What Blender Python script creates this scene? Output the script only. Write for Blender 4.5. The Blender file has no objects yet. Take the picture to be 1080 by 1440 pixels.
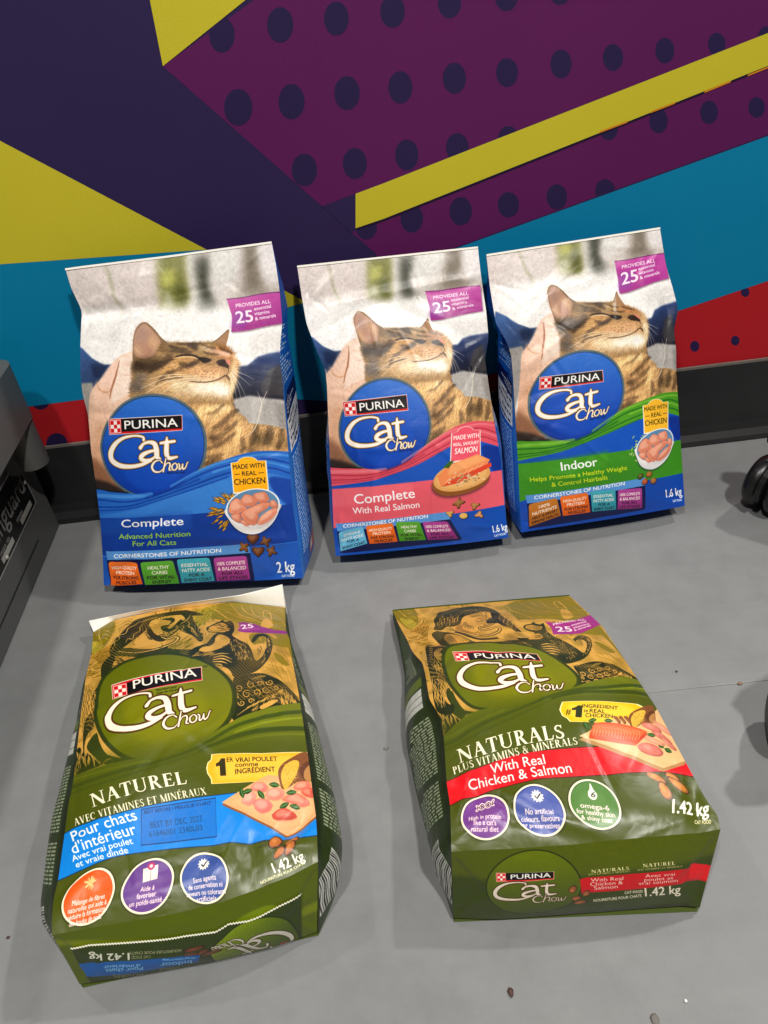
import bpy, bmesh, math, random
import numpy as np
from mathutils import Vector, Matrix

# ------------------------------------------------------------------ scene, camera
scene = bpy.context.scene
C = scene.collection
FPX = 1081.0                       # focal length in photograph pixels (1080 x 1440)
PITCH = math.radians(38.0)
ROLL = math.radians(7.0)
CAM_H = 0.616

_r0 = np.array([1.0, 0, 0])
_f0 = np.array([0, math.cos(PITCH), -math.sin(PITCH)])
_d0 = np.array([0, -math.sin(PITCH), -math.cos(PITCH)])
CR = math.cos(ROLL) * _r0 + math.sin(ROLL) * _d0      # picture right
CD = -math.sin(ROLL) * _r0 + math.cos(ROLL) * _d0     # picture down
CF = _f0                                              # view direction
CO = np.array([0.0, 0.0, CAM_H])

cam_data = bpy.data.cameras.new('camera')
cam = bpy.data.objects.new('camera', cam_data)
C.objects.link(cam)
cam_data.sensor_fit = 'VERTICAL'
cam_data.sensor_height = 36.0
cam_data.lens = FPX / 1440.0 * 36.0
cam_data.clip_start = 0.02
cam_data.clip_end = 50.0
M = Matrix.Identity(4)
for i in range(3):
    M[i][0], M[i][1], M[i][2], M[i][3] = CR[i], -CD[i], -CF[i], CO[i]
cam.matrix_world = M
scene.camera = cam

# ------------------------------------------------------------------ light
world = bpy.data.worlds.new('World')
scene.world = world
world.use_nodes = True
bg = world.node_tree.nodes['Background']
bg.inputs[0].default_value = (1.0, 0.97, 0.94, 1)
bg.inputs[1].default_value = 0.055

def ceiling_lamp(x, y, z, power, size, tx=0.0, ty=0.5, color=(1.0, 0.962, 0.905)):
    ld = bpy.data.lights.new('ceiling_lamp', 'AREA')
    ld.shape = 'DISK'; ld.size = size; ld.energy = power; ld.color = color
    lo = bpy.data.objects.new('ceiling_lamp', ld)
    C.objects.link(lo)
    lo.location = (x, y, z)
    d = Vector((tx, ty, 0.1)) - Vector((x, y, z))
    lo.rotation_euler = d.to_track_quat('-Z', 'Y').to_euler()
    return lo

ceiling_lamp(1.75, 1.35, 2.6, 36, 0.12)
ceiling_lamp(-1.35, 1.45, 2.6, 9, 0.12)
ceiling_lamp(0.70, -0.75, 2.6, 54, 0.15)
ceiling_lamp(-0.55, -0.55, 2.6, 33, 0.15)

vs = scene.view_settings
vs.view_transform = 'Standard'
vs.look = 'None'
vs.exposure = 0.06
vs.gamma = 1.0
vs.use_curve_mapping = False
scene.cycles.use_denoising = True

# ------------------------------------------------------------------ photo pixel -> place
def rays(p):
    p = np.atleast_2d(np.asarray(p, float))
    return CF * FPX + CR * (p[:, :1] - 540.0) + CD * (p[:, 1:2] - 720.0)

def at_z(p, z=0.0):
    v = rays(p)
    k = (np.asarray(z, float).reshape(-1) - CAM_H) / v[:, 2]
    return CO + v * k[:, None]

def at_y(p, y):
    v = rays(p)
    return CO + v * (y / v[:, 1])[:, None]

def at_plane(p, q, n):
    v = rays(p)
    return CO + v * (((q - CO) @ n) / (v @ n))[:, None]

def project(P):
    d = np.asarray(P, float) - CO
    w = d @ CF
    return np.stack([540 + FPX * (d @ CR) / w, 720 + FPX * (d @ CD) / w], -1)

# ------------------------------------------------------------------ mesh helpers
def link(o, parent=None):
    C.objects.link(o)
    if parent is not None:
        o.parent = parent
    return o

def mesh_obj(name, verts, faces, mat=None, parent=None, smooth=False, uvs=None):
    me = bpy.data.meshes.new(name)
    me.from_pydata([tuple(map(float, v)) for v in verts], [], faces)
    if uvs is not None:
        ul = me.uv_layers.new(name='UVMap')
        idx = np.empty(len(me.loops), np.int32)
        me.loops.foreach_get('vertex_index', idx)
        ul.data.foreach_set('uv', np.asarray(uvs, np.float32)[idx].ravel())
    if smooth:
        me.polygons.foreach_set('use_smooth', np.ones(len(me.polygons), bool))
    me.update()
    o = bpy.data.objects.new(name, me)
    if mat:
        me.materials.append(mat)
    return link(o, parent)

def grid_obj(name, P, mat, parent=None, flip=False, smooth=True, uv=None):
    """P: array (nv, nu, 3)."""
    nv, nu = P.shape[:2]
    i = np.arange(nv * nu).reshape(nv, nu)
    a, b, c, d = i[:-1, :-1].ravel(), i[:-1, 1:].ravel(), i[1:, 1:].ravel(), i[1:, :-1].ravel()
    f = np.stack([a, b, c, d] if not flip else [a, d, c, b], -1)
    if uv is None:
        u, v = np.meshgrid(np.linspace(0, 1, nu), np.linspace(0, 1, nv))
        uv = np.stack([u, v], -1)
    return mesh_obj(name, P.reshape(-1, 3), f.tolist(), mat, parent, smooth, uv.reshape(-1, 2))

def bm_obj(name, bm, mat, parent=None, smooth=False):
    me = bpy.data.meshes.new(name)
    bmesh.ops.recalc_face_normals(bm, faces=bm.faces)
    bm.to_mesh(me); bm.free()
    if smooth:
        me.polygons.foreach_set('use_smooth', np.ones(len(me.polygons), bool))
    me.materials.append(mat)
    return link(bpy.data.objects.new(name, me), parent)

def thing(name, label, cat, loc=(0, 0, 0), group=None):
    o = bpy.data.objects.new(name, None)
    o.empty_display_size = 0.05
    C.objects.link(o)
    o.location = loc
    o['label'] = label; o['category'] = cat
    if group: o['group'] = group
    return o

def adopt(o, parent):
    """Parent a mesh built in world coordinates without moving it."""
    o.parent = parent
    o.matrix_parent_inverse = Matrix.Translation(-Vector(parent.location))

# ------------------------------------------------------------------ materials
def mat_new(name):
    m = bpy.data.materials.new(name)
    m.use_nodes = True
    nt = m.node_tree
    return m, nt, nt.nodes['Principled BSDF']

def srgb(c):
    c = np.asarray(c, float) / 255.0
    return tuple(np.where(c <= 0.04045, c / 12.92, ((c + 0.055) / 1.055) ** 2.4))

def N(nt, kind, **kw):
    n = nt.nodes.new(kind)
    for k, v in kw.items():
        if k.startswith('i_'):
            n.inputs[k[2:].replace('_', ' ')].default_value = v
        else:
            setattr(n, k, v)
    return n

def plain_mat(name, rgb, rough=0.5, bump=0.0, scale=200.0, vary=0.08, spec=0.5, metal=0.0, detail=4.0):
    m, nt, b = mat_new(name)
    L = nt.links
    tc = N(nt, 'ShaderNodeTexCoord')
    nz = N(nt, 'ShaderNodeTexNoise', i_Scale=scale, i_Detail=detail)
    L.new(tc.outputs['Object'], nz.inputs['Vector'])
    c = srgb(rgb)
    mix = N(nt, 'ShaderNodeMix', data_type='RGBA')
    mix.inputs[6].default_value = tuple(x * (1 - vary) for x in c) + (1,)
    mix.inputs[7].default_value = tuple(min(1, x * (1 + vary)) for x in c) + (1,)
    L.new(nz.outputs['Fac'], mix.inputs[0])
    L.new(mix.outputs[2], b.inputs['Base Color'])
    b.inputs['Roughness'].default_value = rough
    b.inputs['Specular IOR Level'].default_value = spec
    b.inputs['Metallic'].default_value = metal
    if bump:
        bp = N(nt, 'ShaderNodeBump', i_Strength=bump, i_Distance=0.0006)
        L.new(nz.outputs['Fac'], bp.inputs['Height'])
        L.new(bp.outputs[0], b.inputs['Normal'])
    return m
# ------------------------------------------------------------------ print: a small vector painter
def blur(a, r):
    """three box blurs, r in pixels (float ok)"""
    r = int(round(r))
    if r < 1:
        return a
    for ax in (0, 1):
        for _ in range(3):
            pad = [(0, 0)] * a.ndim; pad[ax] = (r + 1, r)
            c = np.cumsum(np.pad(a, pad, mode='edge'), axis=ax, dtype=np.float64)
            n = a.shape[ax]
            hi = np.take(c, np.arange(2 * r + 1, 2 * r + 1 + n), axis=ax)
            lo = np.take(c, np.arange(0, n), axis=ax)
            a = ((hi - lo) / (2 * r + 1)).astype(np.float32)
    return a

def poly_edges(polys, orient=True):
    E = []
    for p in polys:
        p = np.asarray(p, float)
        if orient:
            x, y = p[:, 0], p[:, 1]
            if np.sum(x * np.roll(y, -1) - np.roll(x, -1) * y) < 0:
                p = p[::-1]
        E.append(np.concatenate([p, np.roll(p, -1, 0)], 1))
    return np.concatenate(E, 0)

def cr_spline(pts, n=8, closed=False):
    p = np.asarray(pts, float)
    if len(p) < 3:
        return p
    if closed:
        q = np.concatenate([p[-1:], p, p[:2]], 0)
    else:
        q = np.concatenate([2 * p[:1] - p[1:2], p, 2 * p[-1:] - p[-2:-1]], 0)
    out = []
    t = np.linspace(0, 1, n, endpoint=False)[:, None]
    for i in range(len(q) - 3):
        a, b, c, d = q[i], q[i + 1], q[i + 2], q[i + 3]
        out.append(0.5 * (2 * b + (c - a) * t + (2 * a - 5 * b + 4 * c - d) * t ** 2 + (3 * b - a - 3 * c + d) * t ** 3))
    r = np.concatenate(out, 0)
    return r if closed else np.concatenate([r, p[-1:]], 0)

_glyphs = {}
def text_edges(s, bold=0.0, shear=0.0):
    key = (s, bold, shear)
    if key in _glyphs:
        return _glyphs[key]
    cu = bpy.data.curves.new('tmp_text', 'FONT')
    cu.body = s; cu.fill_mode = 'FRONT'; cu.offset = bold; cu.shear = shear; cu.resolution_u = 4
    cu.space_character = 1.0 + bold * 2.2
    ob = bpy.data.objects.new('tmp_text', cu)
    C.objects.link(ob)
    dg = bpy.context.evaluated_depsgraph_get()
    me = ob.evaluated_get(dg).to_mesh()
    nv = len(me.vertices)
    co = np.empty(nv * 3, np.float32); me.vertices.foreach_get('co', co)
    co = co.reshape(-1, 3)[:, :2].astype(float)
    keyv = np.round(co * 20000).astype(np.int64)
    _, inv = np.unique(keyv, axis=0, return_inverse=True)
    inv = inv.ravel()
    de = {}
    for p in me.polygons:
        v = list(p.vertices)
        for a, b in zip(v, v[1:] + v[:1]):
            ka, kb = inv[a], inv[b]
            if (kb, ka) in de:
                del de[(kb, ka)]
            else:
                de[(ka, kb)] = (a, b)
    ed = np.array([[*co[a], *co[b]] for a, b in de.values()]) if de else np.zeros((0, 4))
    ob.to_mesh_clear()
    bpy.data.objects.remove(ob); bpy.data.curves.remove(cu)
    _glyphs[key] = ed
    return ed

class Canvas:
    def __init__(s, w, h, color=(255, 255, 255)):
        s.w, s.h = w, h
        s.a = np.empty((h, w, 3), np.float32)
        s.a[:] = np.array(color, np.float32) / 255.0

    def mask(s, E, soft=0.0):
        """coverage of directed edges (x0,y0,x1,y1), nonzero winding; returns (slice_y, slice_x, mask)"""
        pad = int(3 * soft) + 2
        xs = E[:, [0, 2]]; ys = E[:, [1, 3]]
        x0 = int(max(0, math.floor(xs.min()) - pad)); x1 = int(min(s.w, math.ceil(xs.max()) + pad))
        y0 = int(max(0, math.floor(ys.min()) - pad)); y1 = int(min(s.h, math.ceil(ys.max()) + pad))
        if x1 <= x0 or y1 <= y0:
            return None
        ss = 4 if (x1 - x0) * (y1 - y0) < 90000 else 2
        bw, bh = (x1 - x0) * ss, (y1 - y0) * ss
        ax = (E[:, 0] - x0) * ss; ay = (E[:, 1] - y0) * ss
        bx = (E[:, 2] - x0) * ss; by = (E[:, 3] - y0) * ss
        sg = np.where(by > ay, 1, -1)
        lo = np.minimum(ay, by); hi = np.maximum(ay, by)
        r0 = np.clip(np.ceil(lo - 0.5), 0, bh).astype(int); r1 = np.clip(np.ceil(hi - 0.5), 0, bh).astype(int)
        n = np.maximum(r1 - r0, 0)
        tot = int(n.sum())
        if tot == 0:
            return None
        ei = np.repeat(np.arange(len(n)), n)
        off = np.arange(tot) - np.repeat(np.cumsum(n) - n, n)
        row = r0[ei] + off
        t = (row + 0.5 - ay[ei]) / (by[ei] - ay[ei])
        x = ax[ei] + t * (bx[ei] - ax[ei])
        col = np.clip(np.floor(x + 0.5), 0, bw).astype(int)
        acc = np.bincount(row * (bw + 1) + col, weights=sg[ei], minlength=bh * (bw + 1)).reshape(bh, bw + 1)
        m = (np.abs(np.cumsum(acc, 1)[:, :bw]) > 0.5)
        m = m.reshape(y1 - y0, ss, x1 - x0, ss).mean((1, 3), dtype=np.float32)
        if soft:
            m = blur(m, soft / 1.7)
        return slice(y0, y1), slice(x0, x1), m

    def blend(s, r, color, alpha=1.0):
        if r is None:
            return
        sy, sx, m = r
        if callable(color):
            Y, X = np.mgrid[sy, sx]
            c = color(X.astype(np.float32), Y.astype(np.float32)) / 255.0
        else:
            c = np.array(color, np.float32) / 255.0
        k = (m * alpha)[..., None]
        s.a[sy, sx] = s.a[sy, sx] * (1 - k) + c * k

    def fill(s, polys, color, alpha=1.0, soft=0.0):
        if not isinstance(polys, list):
            polys = [polys]
        polys = [p for p in polys if len(p) > 2]
        if polys:
            s.blend(s.mask(poly_edges(polys), soft), color, alpha)

    def stroke_poly(s, pts, w, n=8, spline=True):
        p = cr_spline(pts, n) if spline else np.asarray(pts, float)
        if np.ndim(w) == 0:
            ww = np.full(len(p), float(w))
        else:
            w = np.asarray(w, float)
            ww = np.interp(np.linspace(0, 1, len(p)), np.linspace(0, 1, len(w)), w)
        d = np.gradient(p, axis=0)
        d /= np.maximum(np.linalg.norm(d, axis=1, keepdims=True), 1e-6)
        nrm = np.stack([-d[:, 1], d[:, 0]], 1) * ww[:, None] / 2
        out = []
        L, R = p + nrm, p - nrm
        for i in range(len(p) - 1):
            out.append(np.array([L[i], L[i + 1], R[i + 1], R[i]]))
        ang = np.linspace(0, 2 * np.pi, 9)[:-1]
        cs = np.stack([np.cos(ang), np.sin(ang)], 1)
        for i in range(len(p)):
            if ww[i] > 1.0:
                out.append(p[i] + cs * ww[i] / 2)
        return out

    def stroke(s, pts, w, color, alpha=1.0, soft=0.0, spline=True, n=8):
        s.fill(s.stroke_poly(pts, w, n, spline), color, alpha, soft)

    def strokes(s, lst, color, alpha=1.0, soft=0.0, n=5):
        P = []
        for pts, w in lst:
            P += s.stroke_poly(pts, w, n)
        s.fill(P, color, alpha, soft)

    def ellipse_pts(s, c, ax, ay, n=48):
        t = np.linspace(0, 2 * np.pi, n, endpoint=False)[:, None]
        return np.asarray(c) + np.cos(t) * np.asarray(ax) + np.sin(t) * np.asarray(ay)

    def text(s, st, p0, p1, p2, color, bold=0.0, alpha=1.0, bend=0.0, outline=None, ow=0.0, shear=0.0, soft=0.0, sy=1.0):
        """baseline p0->p1, cap height p0->p2 (canvas px)"""
        E = text_edges(st, min(bold, 0.0), shear)
        if not len(E):
            return
        H = text_edges('H', 0.0)
        cap = H[:, [1, 3]].max() - H[:, [1, 3]].min(); base = H[:, [1, 3]].min()
        xmn = E[:, [0, 2]].min(); xmx = E[:, [0, 2]].max()
        p0, p1, p2 = map(np.asarray, (p0, p1, p2))
        ex, ey = p1 - p0, p2 - p0
        def tr(x, y):
            u = (x - xmn) / (xmx - xmn); v = (y - base) / cap
            v = v + bend * 4 * u * (1 - u)
            return p0 + u[:, None] * ex + v[:, None] * ey
        EE = np.concatenate([tr(E[:, 0], E[:, 1]), tr(E[:, 2], E[:, 3])], 1)
        if outline is not None:
            r = s.mask(EE, ow)
            if r is not None:
                s.blend((r[0], r[1], np.clip(r[2] * 3.0, 0, 1)), outline, alpha)
        s.blend(s.mask(EE, soft), color, alpha)
        if bold > 0:
            r = bold * np.linalg.norm(ey) * 1.15
            n1 = ex / (np.linalg.norm(ex) + 1e-6); n2 = ey / (np.linalg.norm(ey) + 1e-6)
            for d in (n1 * r, -n1 * r, n2 * r * .6, -n2 * r * .6):
                s.blend(s.mask(EE + np.concatenate([d, d]), soft), color, alpha)

    def inside(s, polys, soft=0.0):
        m = np.zeros((s.h, s.w), np.float32)
        r = s.mask(poly_edges(polys if isinstance(polys, list) else [polys]), soft)
        if r is not None:
            m[r[0], r[1]] = r[2]
        return m

    def fur(s, m, n, length, angle, seed, jit=0.35, lo=0.72, hi=1.25, alpha=0.75, steps=None, curve=0.0):
        """hair strokes inside mask m taking the colour under their root"""
        rng = np.random.default_rng(seed)
        ys, xs = np.nonzero(m > 0.5)
        if not len(xs):
            return
        k = rng.integers(0, len(xs), n)
        x = xs[k] + rng.random(n); y = ys[k] + rng.random(n)
        a = angle(x, y) + rng.normal(0, jit, n)
        col = s.a[ys[k], xs[k]] * rng.uniform(lo, hi, n)[:, None]
        ln = length * rng.uniform(0.5, 1.3, n)
        steps = steps or int(length * 1.2)
        for i in range(steps):
            f = i / steps
            aa = a + curve * f
            px = (x + np.cos(aa) * ln * f).astype(int); py = (y + np.sin(aa) * ln * f).astype(int)
            ok = (px >= 0) & (px < s.w) & (py >= 0) & (py < s.h)
            al = alpha * (1 - 0.6 * f)
            s.a[py[ok], px[ok]] = s.a[py[ok], px[ok]] * (1 - al) + col[ok] * al

    def noise(s, amp, cell, seed, m=None):
        rng = np.random.default_rng(seed)
        g = rng.standard_normal((s.h // cell + 3, s.w // cell + 3)).astype(np.float32)
        yy = np.linspace(0, g.shape[0] - 2.001, s.h); xx = np.linspace(0, g.shape[1] - 2.001, s.w)
        yi = yy.astype(int); xi = xx.astype(int)
        fy = (yy - yi)[:, None]; fx = (xx - xi)[None]
        v = (g[yi][:, xi] * (1 - fy) * (1 - fx) + g[yi + 1][:, xi] * fy * (1 - fx) + g[yi][:, xi + 1] * (1 - fy) * fx + g[yi + 1][:, xi + 1] * fy * fx)
        if m is not None:
            v = v * m
        s.a *= (1 + amp * v)[..., None]

    def image(s, name):
        im = bpy.data.images.new(name, s.w, s.h, alpha=False)
        px = np.ones((s.h, s.w, 4), np.float32)
        a = np.clip(s.a[::-1], 0, 1)
        g = a.mean(-1, keepdims=True)
        a = np.clip(g + (a - g) * 1.05, 0, 1) ** 1.20      # ink density
        px[..., :3] = a
        im.pixels.foreach_set(px.ravel())
        im.update()
        return im

def tps(src, dst, lam=1.0):
    src = np.asarray(src, float); dst = np.asarray(dst, float)
    mu = src.mean(0); sc = src.std()
    a = (src - mu) / sc
    def U(r2):
        return r2 * np.log(np.maximum(r2, 1e-12))
    n = len(a)
    K = U(((a[:, None] - a[None]) ** 2).sum(-1)) + np.eye(n) * lam * 1e-2
    P = np.concatenate([np.ones((n, 1)), a], 1)
    A = np.zeros((n + 3, n + 3)); A[:n, :n] = K; A[:n, n:] = P; A[n:, :n] = P.T
    b = np.zeros((n + 3, 2)); b[:n] = dst
    W = np.linalg.solve(A, b)
    def f(p):
        p = np.atleast_2d(np.asarray(p, float)); q = (p - mu) / sc
        return U(((q[:, None] - a[None]) ** 2).sum(-1)) @ W[:n] + np.concatenate([np.ones((len(q), 1)), q], 1) @ W[n:]
    return f

def Z(ox, oy, sc, pts):
    return np.asarray(pts, float) / sc + np.array([ox, oy])
# ------------------------------------------------------------------ the setting
WALL_Y = 0.872

def floor_material():
    m, nt, b = mat_new('worn_grey_floor')
    L = nt.links
    tc = N(nt, 'ShaderNodeTexCoord')
    n1 = N(nt, 'ShaderNodeTexNoise', i_Scale=2.6, i_Detail=6.0, i_Roughness=0.6)
    n2 = N(nt, 'ShaderNodeTexNoise', i_Scale=26.0, i_Detail=8.0, i_Roughness=0.65)
    n3 = N(nt, 'ShaderNodeTexNoise', i_Scale=420.0, i_Detail=3.0)
    n4 = N(nt, 'ShaderNodeTexNoise', i_Scale=9.0, i_Detail=10.0, i_Roughness=0.75, i_Distortion=0.6)
    for n in (n1, n2, n3, n4):
        L.new(tc.outputs['Object'], n.inputs['Vector'])
    r1 = N(nt, 'ShaderNodeValToRGB')
    r1.color_ramp.elements[0].position = 0.30; r1.color_ramp.elements[1].position = 0.72
    r1.color_ramp.elements[0].color = srgb((122, 124, 125)) + (1,)
    r1.color_ramp.elements[1].color = srgb((137, 138, 138)) + (1,)
    L.new(n1.outputs['Fac'], r1.inputs[0])
    mx = N(nt, 'ShaderNodeMix', data_type='RGBA', blend_type='MULTIPLY')
    r2 = N(nt, 'ShaderNodeValToRGB')
    r2.color_ramp.elements[0].position = 0.25; r2.color_ramp.elements[0].color = (0.875, 0.87, 0.865, 1)
    r2.color_ramp.elements[1].position = 0.60; r2.color_ramp.elements[1].color = (1, 1, 1, 1)
    L.new(n2.outputs['Fac'], r2.inputs[0])
    mx.inputs[0].default_value = 1.0
    L.new(r1.outputs[0], mx.inputs[6]); L.new(r2.outputs[0], mx.inputs[7])
    # scuffs: faint pale and dark smears with a shape of their own
    r4 = N(nt, 'ShaderNodeValToRGB')
    r4.color_ramp.elements[0].position = 0.60; r4.color_ramp.elements[0].color = (0, 0, 0, 1)
    r4.color_ramp.elements[1].position = 0.74; r4.color_ramp.elements[1].color = (0.22, 0.22, 0.22, 1)
    L.new(n4.outputs['Fac'], r4.inputs[0])
    m2 = N(nt, 'ShaderNodeMix', data_type='RGBA')
    L.new(r4.outputs[0], m2.inputs[0]); L.new(mx.outputs[2], m2.inputs[6])
    m2.inputs[7].default_value = srgb((158, 157, 152)) + (1,)
    mp = N(nt, 'ShaderNodeMapping'); mp.inputs['Rotation'].default_value = (0, 0, .5); mp.inputs['Scale'].default_value = (1.4, 16.0, 1)
    L.new(tc.outputs['Object'], mp.inputs['Vector'])
    n5 = N(nt, 'ShaderNodeTexNoise', i_Scale=2.2, i_Detail=7.0, i_Roughness=0.7, i_Distortion=0.3)
    L.new(mp.outputs[0], n5.inputs['Vector'])
    r6 = N(nt, 'ShaderNodeValToRGB')
    r6.color_ramp.elements[0].position = 0.34; r6.color_ramp.elements[0].color = (.955, .955, .955, 1)
    r6.color_ramp.elements[1].position = 0.62; r6.color_ramp.elements[1].color = (1.01, 1.01, 1.005, 1)
    L.new(n5.outputs['Fac'], r6.inputs[0])
    m4 = N(nt, 'ShaderNodeMix', data_type='RGBA', blend_type='MULTIPLY'); m4.inputs[0].default_value = 1.0
    L.new(m2.outputs[2], m4.inputs[6]); L.new(r6.outputs[0], m4.inputs[7])
    m2 = m4
    # tiny dark specks
    vo = N(nt, 'ShaderNodeTexVoronoi', i_Scale=38.0, i_Randomness=1.0)
    L.new(tc.outputs['Object'], vo.inputs['Vector'])
    r5 = N(nt, 'ShaderNodeValToRGB')
    r5.color_ramp.elements[0].position = 0.020; r5.color_ramp.elements[0].color = (0.45, 0.42, 0.40, 1)
    r5.color_ramp.elements[1].position = 0.045; r5.color_ramp.elements[1].color = (1, 1, 1, 1)
    L.new(vo.outputs['Distance'], r5.inputs[0])
    sep = N(nt, 'ShaderNodeSeparateColor')
    L.new(vo.outputs['Color'], sep.inputs[0])
    gt = N(nt, 'ShaderNodeMath', operation='GREATER_THAN'); gt.inputs[1].default_value = 0.92
    L.new(sep.outputs[0], gt.inputs[0])
    m3 = N(nt, 'ShaderNodeMix', data_type='RGBA', blend_type='MULTIPLY')
    L.new(gt.outputs[0], m3.inputs[0]); L.new(m2.outputs[2], m3.inputs[6]); L.new(r5.outputs[0], m3.inputs[7])
    L.new(m3.outputs[2], b.inputs['Base Color'])
    rr = N(nt, 'ShaderNodeMapRange')
    rr.inputs['To Min'].default_value = 0.32; rr.inputs['To Max'].default_value = 0.60
    L.new(n2.outputs['Fac'], rr.inputs['Value']); L.new(rr.outputs[0], b.inputs['Roughness'])
    b.inputs['Specular IOR Level'].default_value = 0.35
    bp = N(nt, 'ShaderNodeBump', i_Strength=0.12, i_Distance=0.0008)
    L.new(n3.outputs['Fac'], bp.inputs['Height']); L.new(bp.outputs[0], b.inputs['Normal'])
    return m

FX0, FX1, FY0, FY1 = -2.2, 2.2, -1.6, 1.0
fl = mesh_obj('floor', [(FX0, FY0, 0), (FX1, FY0, 0), (FX1, FY1, 0), (FX0, FY1, 0)], [(0, 1, 2, 3)], floor_material())
fl['kind'] = 'structure'
# pale filled joint across the floor, a hair proud
sj = at_z([(868, 979), (1000, 965), (1130, 951)])
jd = (sj[2] - sj[0]); jd /= np.linalg.norm(jd); jn = np.array([-jd[1], jd[0], 0])
jp = []
rng = np.random.default_rng(5)
A_, B_ = sj[0] - jd * 0.01, sj[0] + jd * 1.2
for f in np.linspace(0, 1, 60):
    c = A_ + (B_ - A_) * f + np.array([0, 0, 0.0006])
    w = 0.0007 * rng.uniform(0.5, 1.5) * min(1, f * 8 + 0.2)
    jp.append(c + jn * w); jp.append(c - jn * w)
mesh_obj('floor_joint', jp, [(2 * i, 2 * i + 1, 2 * i + 3, 2 * i + 2) for i in range(59)],
         plain_mat('joint_filler', (142, 142, 140), 0.7, vary=0.1), fl)

# wall with a printed mural
def fabric_mat(name, rgb, rough=0.62):
    m, nt, b = mat_new(name)
    L = nt.links
    tc = N(nt, 'ShaderNodeTexCoord')
    mp = N(nt, 'ShaderNodeMapping'); mp.inputs['Rotation'].default_value = (0, math.radians(45), 0)
    L.new(tc.outputs['Object'], mp.inputs['Vector'])
    w1 = N(nt, 'ShaderNodeTexWave', i_Scale=210.0, i_Distortion=0.4, wave_type='BANDS', bands_direction='X')
    w2 = N(nt, 'ShaderNodeTexWave', i_Scale=210.0, i_Distortion=0.4, wave_type='BANDS', bands_direction='Z')
    nz = N(nt, 'ShaderNodeTexNoise', i_Scale=900.0, i_Detail=2.0)
    nb = N(nt, 'ShaderNodeTexNoise', i_Scale=5.0, i_Detail=5.0)
    for n in (w1, w2, nz): L.new(mp.outputs[0], n.inputs['Vector'])
    L.new(tc.outputs['Object'], nb.inputs['Vector'])
    ad = N(nt, 'ShaderNodeMath', operation='ADD'); L.new(w1.outputs['Fac'], ad.inputs[0]); L.new(w2.outputs['Fac'], ad.inputs[1])
    a2 = N(nt, 'ShaderNodeMath', operation='MULTIPLY_ADD'); a2.inputs[1].default_value = 0.9
    L.new(nz.outputs['Fac'], a2.inputs[0]); L.new(ad.outputs[0], a2.inputs[2])
    mr = N(nt, 'ShaderNodeMapRange'); mr.inputs['From Min'].default_value = 0.3; mr.inputs['From Max'].default_value = 2.3
    mr.inputs['To Min'].default_value = 0.86; mr.inputs['To Max'].default_value = 1.10
    L.new(a2.outputs[0], mr.inputs['Value'])
    mb = N(nt, 'ShaderNodeMapRange'); mb.inputs['To Min'].default_value = 0.93; mb.inputs['To Max'].default_value = 1.07
    L.new(nb.outputs['Fac'], mb.inputs['Value'])
    mu = N(nt, 'ShaderNodeMath', operation='MULTIPLY'); L.new(mr.outputs[0], mu.inputs[0]); L.new(mb.outputs[0], mu.inputs[1])
    hv = N(nt, 'ShaderNodeVectorMath', operation='SCALE'); hv.inputs[0].default_value = srgb(rgb)
    L.new(mu.outputs[0], hv.inputs['Scale']); L.new(hv.outputs[0], b.inputs['Base Color'])
    rn = N(nt, 'ShaderNodeMapRange'); rn.inputs['To Min'].default_value = rough - .20; rn.inputs['To Max'].default_value = rough + .12
    L.new(nb.outputs['Fac'], rn.inputs['Value']); L.new(rn.outputs[0], b.inputs['Roughness'])
    b.inputs['Specular IOR Level'].default_value = 0.2
    bp = N(nt, 'ShaderNodeBump', i_Strength=0.25, i_Distance=0.0004)
    L.new(a2.outputs[0], bp.inputs['Height']); L.new(bp.outputs[0], b.inputs['Normal'])
    return m

MUR = {
    'purple': fabric_mat('mural_dark_purple', (43, 31, 74)),
    'magenta': fabric_mat('mural_magenta', (88, 22, 82)),
    'yellow': fabric_mat('mural_yellow', (196, 184, 44)),
    'cyan': fabric_mat('mural_cyan', (0, 123, 165)),
    'red': fabric_mat('mural_red', (176, 28, 36)),
    'dot': fabric_mat('mural_dot', (38, 27, 70)),
    'orange': fabric_mat('mural_orange', (207, 128, 27)),
    'line': fabric_mat('mural_line', (27, 16, 47)),
}
wall = mesh_obj('wall', [(-2.2, WALL_Y, 0), (2.2, WALL_Y, 0), (2.2, WALL_Y, 0.64), (-2.2, WALL_Y, 0.64),
                         (-2.2, WALL_Y + 0.1, 0), (2.2, WALL_Y + 0.1, 0), (2.2, WALL_Y + 0.1, 0.64), (-2.2, WALL_Y + 0.1, 0.64)],
                [(0, 1, 2, 3), (5, 4, 7, 6), (3, 2, 6, 7), (1, 5, 6, 2), (4, 0, 3, 7)], MUR['purple'])
wall['kind'] = 'structure'

def mural(name, px, key, layer):
    P = at_y(px, WALL_Y - 0.00013 * layer)
    P[:, 2] = np.clip(P[:, 2], 0.06, 0.635)
    mesh_obj(name, P, [tuple(range(len(P)))], MUR[key], wall)

mural('mural_field', [(229, 93), (600, -203), (1600, -203), (1600, 2), (529, 388), (529, 357)], 'magenta', 1)
mural('mural_field', [(-300, 622), (46, 571), (115, 562), (260, 552), (250, 700), (-300, 760)], 'red', 1)
mural('mural_field', [(560, 570), (955, 437), (1080, 395), (1500, 254), (1500, 620), (560, 700)], 'red', 1)

def dot(x, y, rx, ry, layer=2):
    t = np.linspace(0, 2 * np.pi, 28, endpoint=False)
    mural('mural_dot', np.stack([x + rx * np.cos(t), y + ry * np.sin(t)], 1), 'dot', layer)

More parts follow.
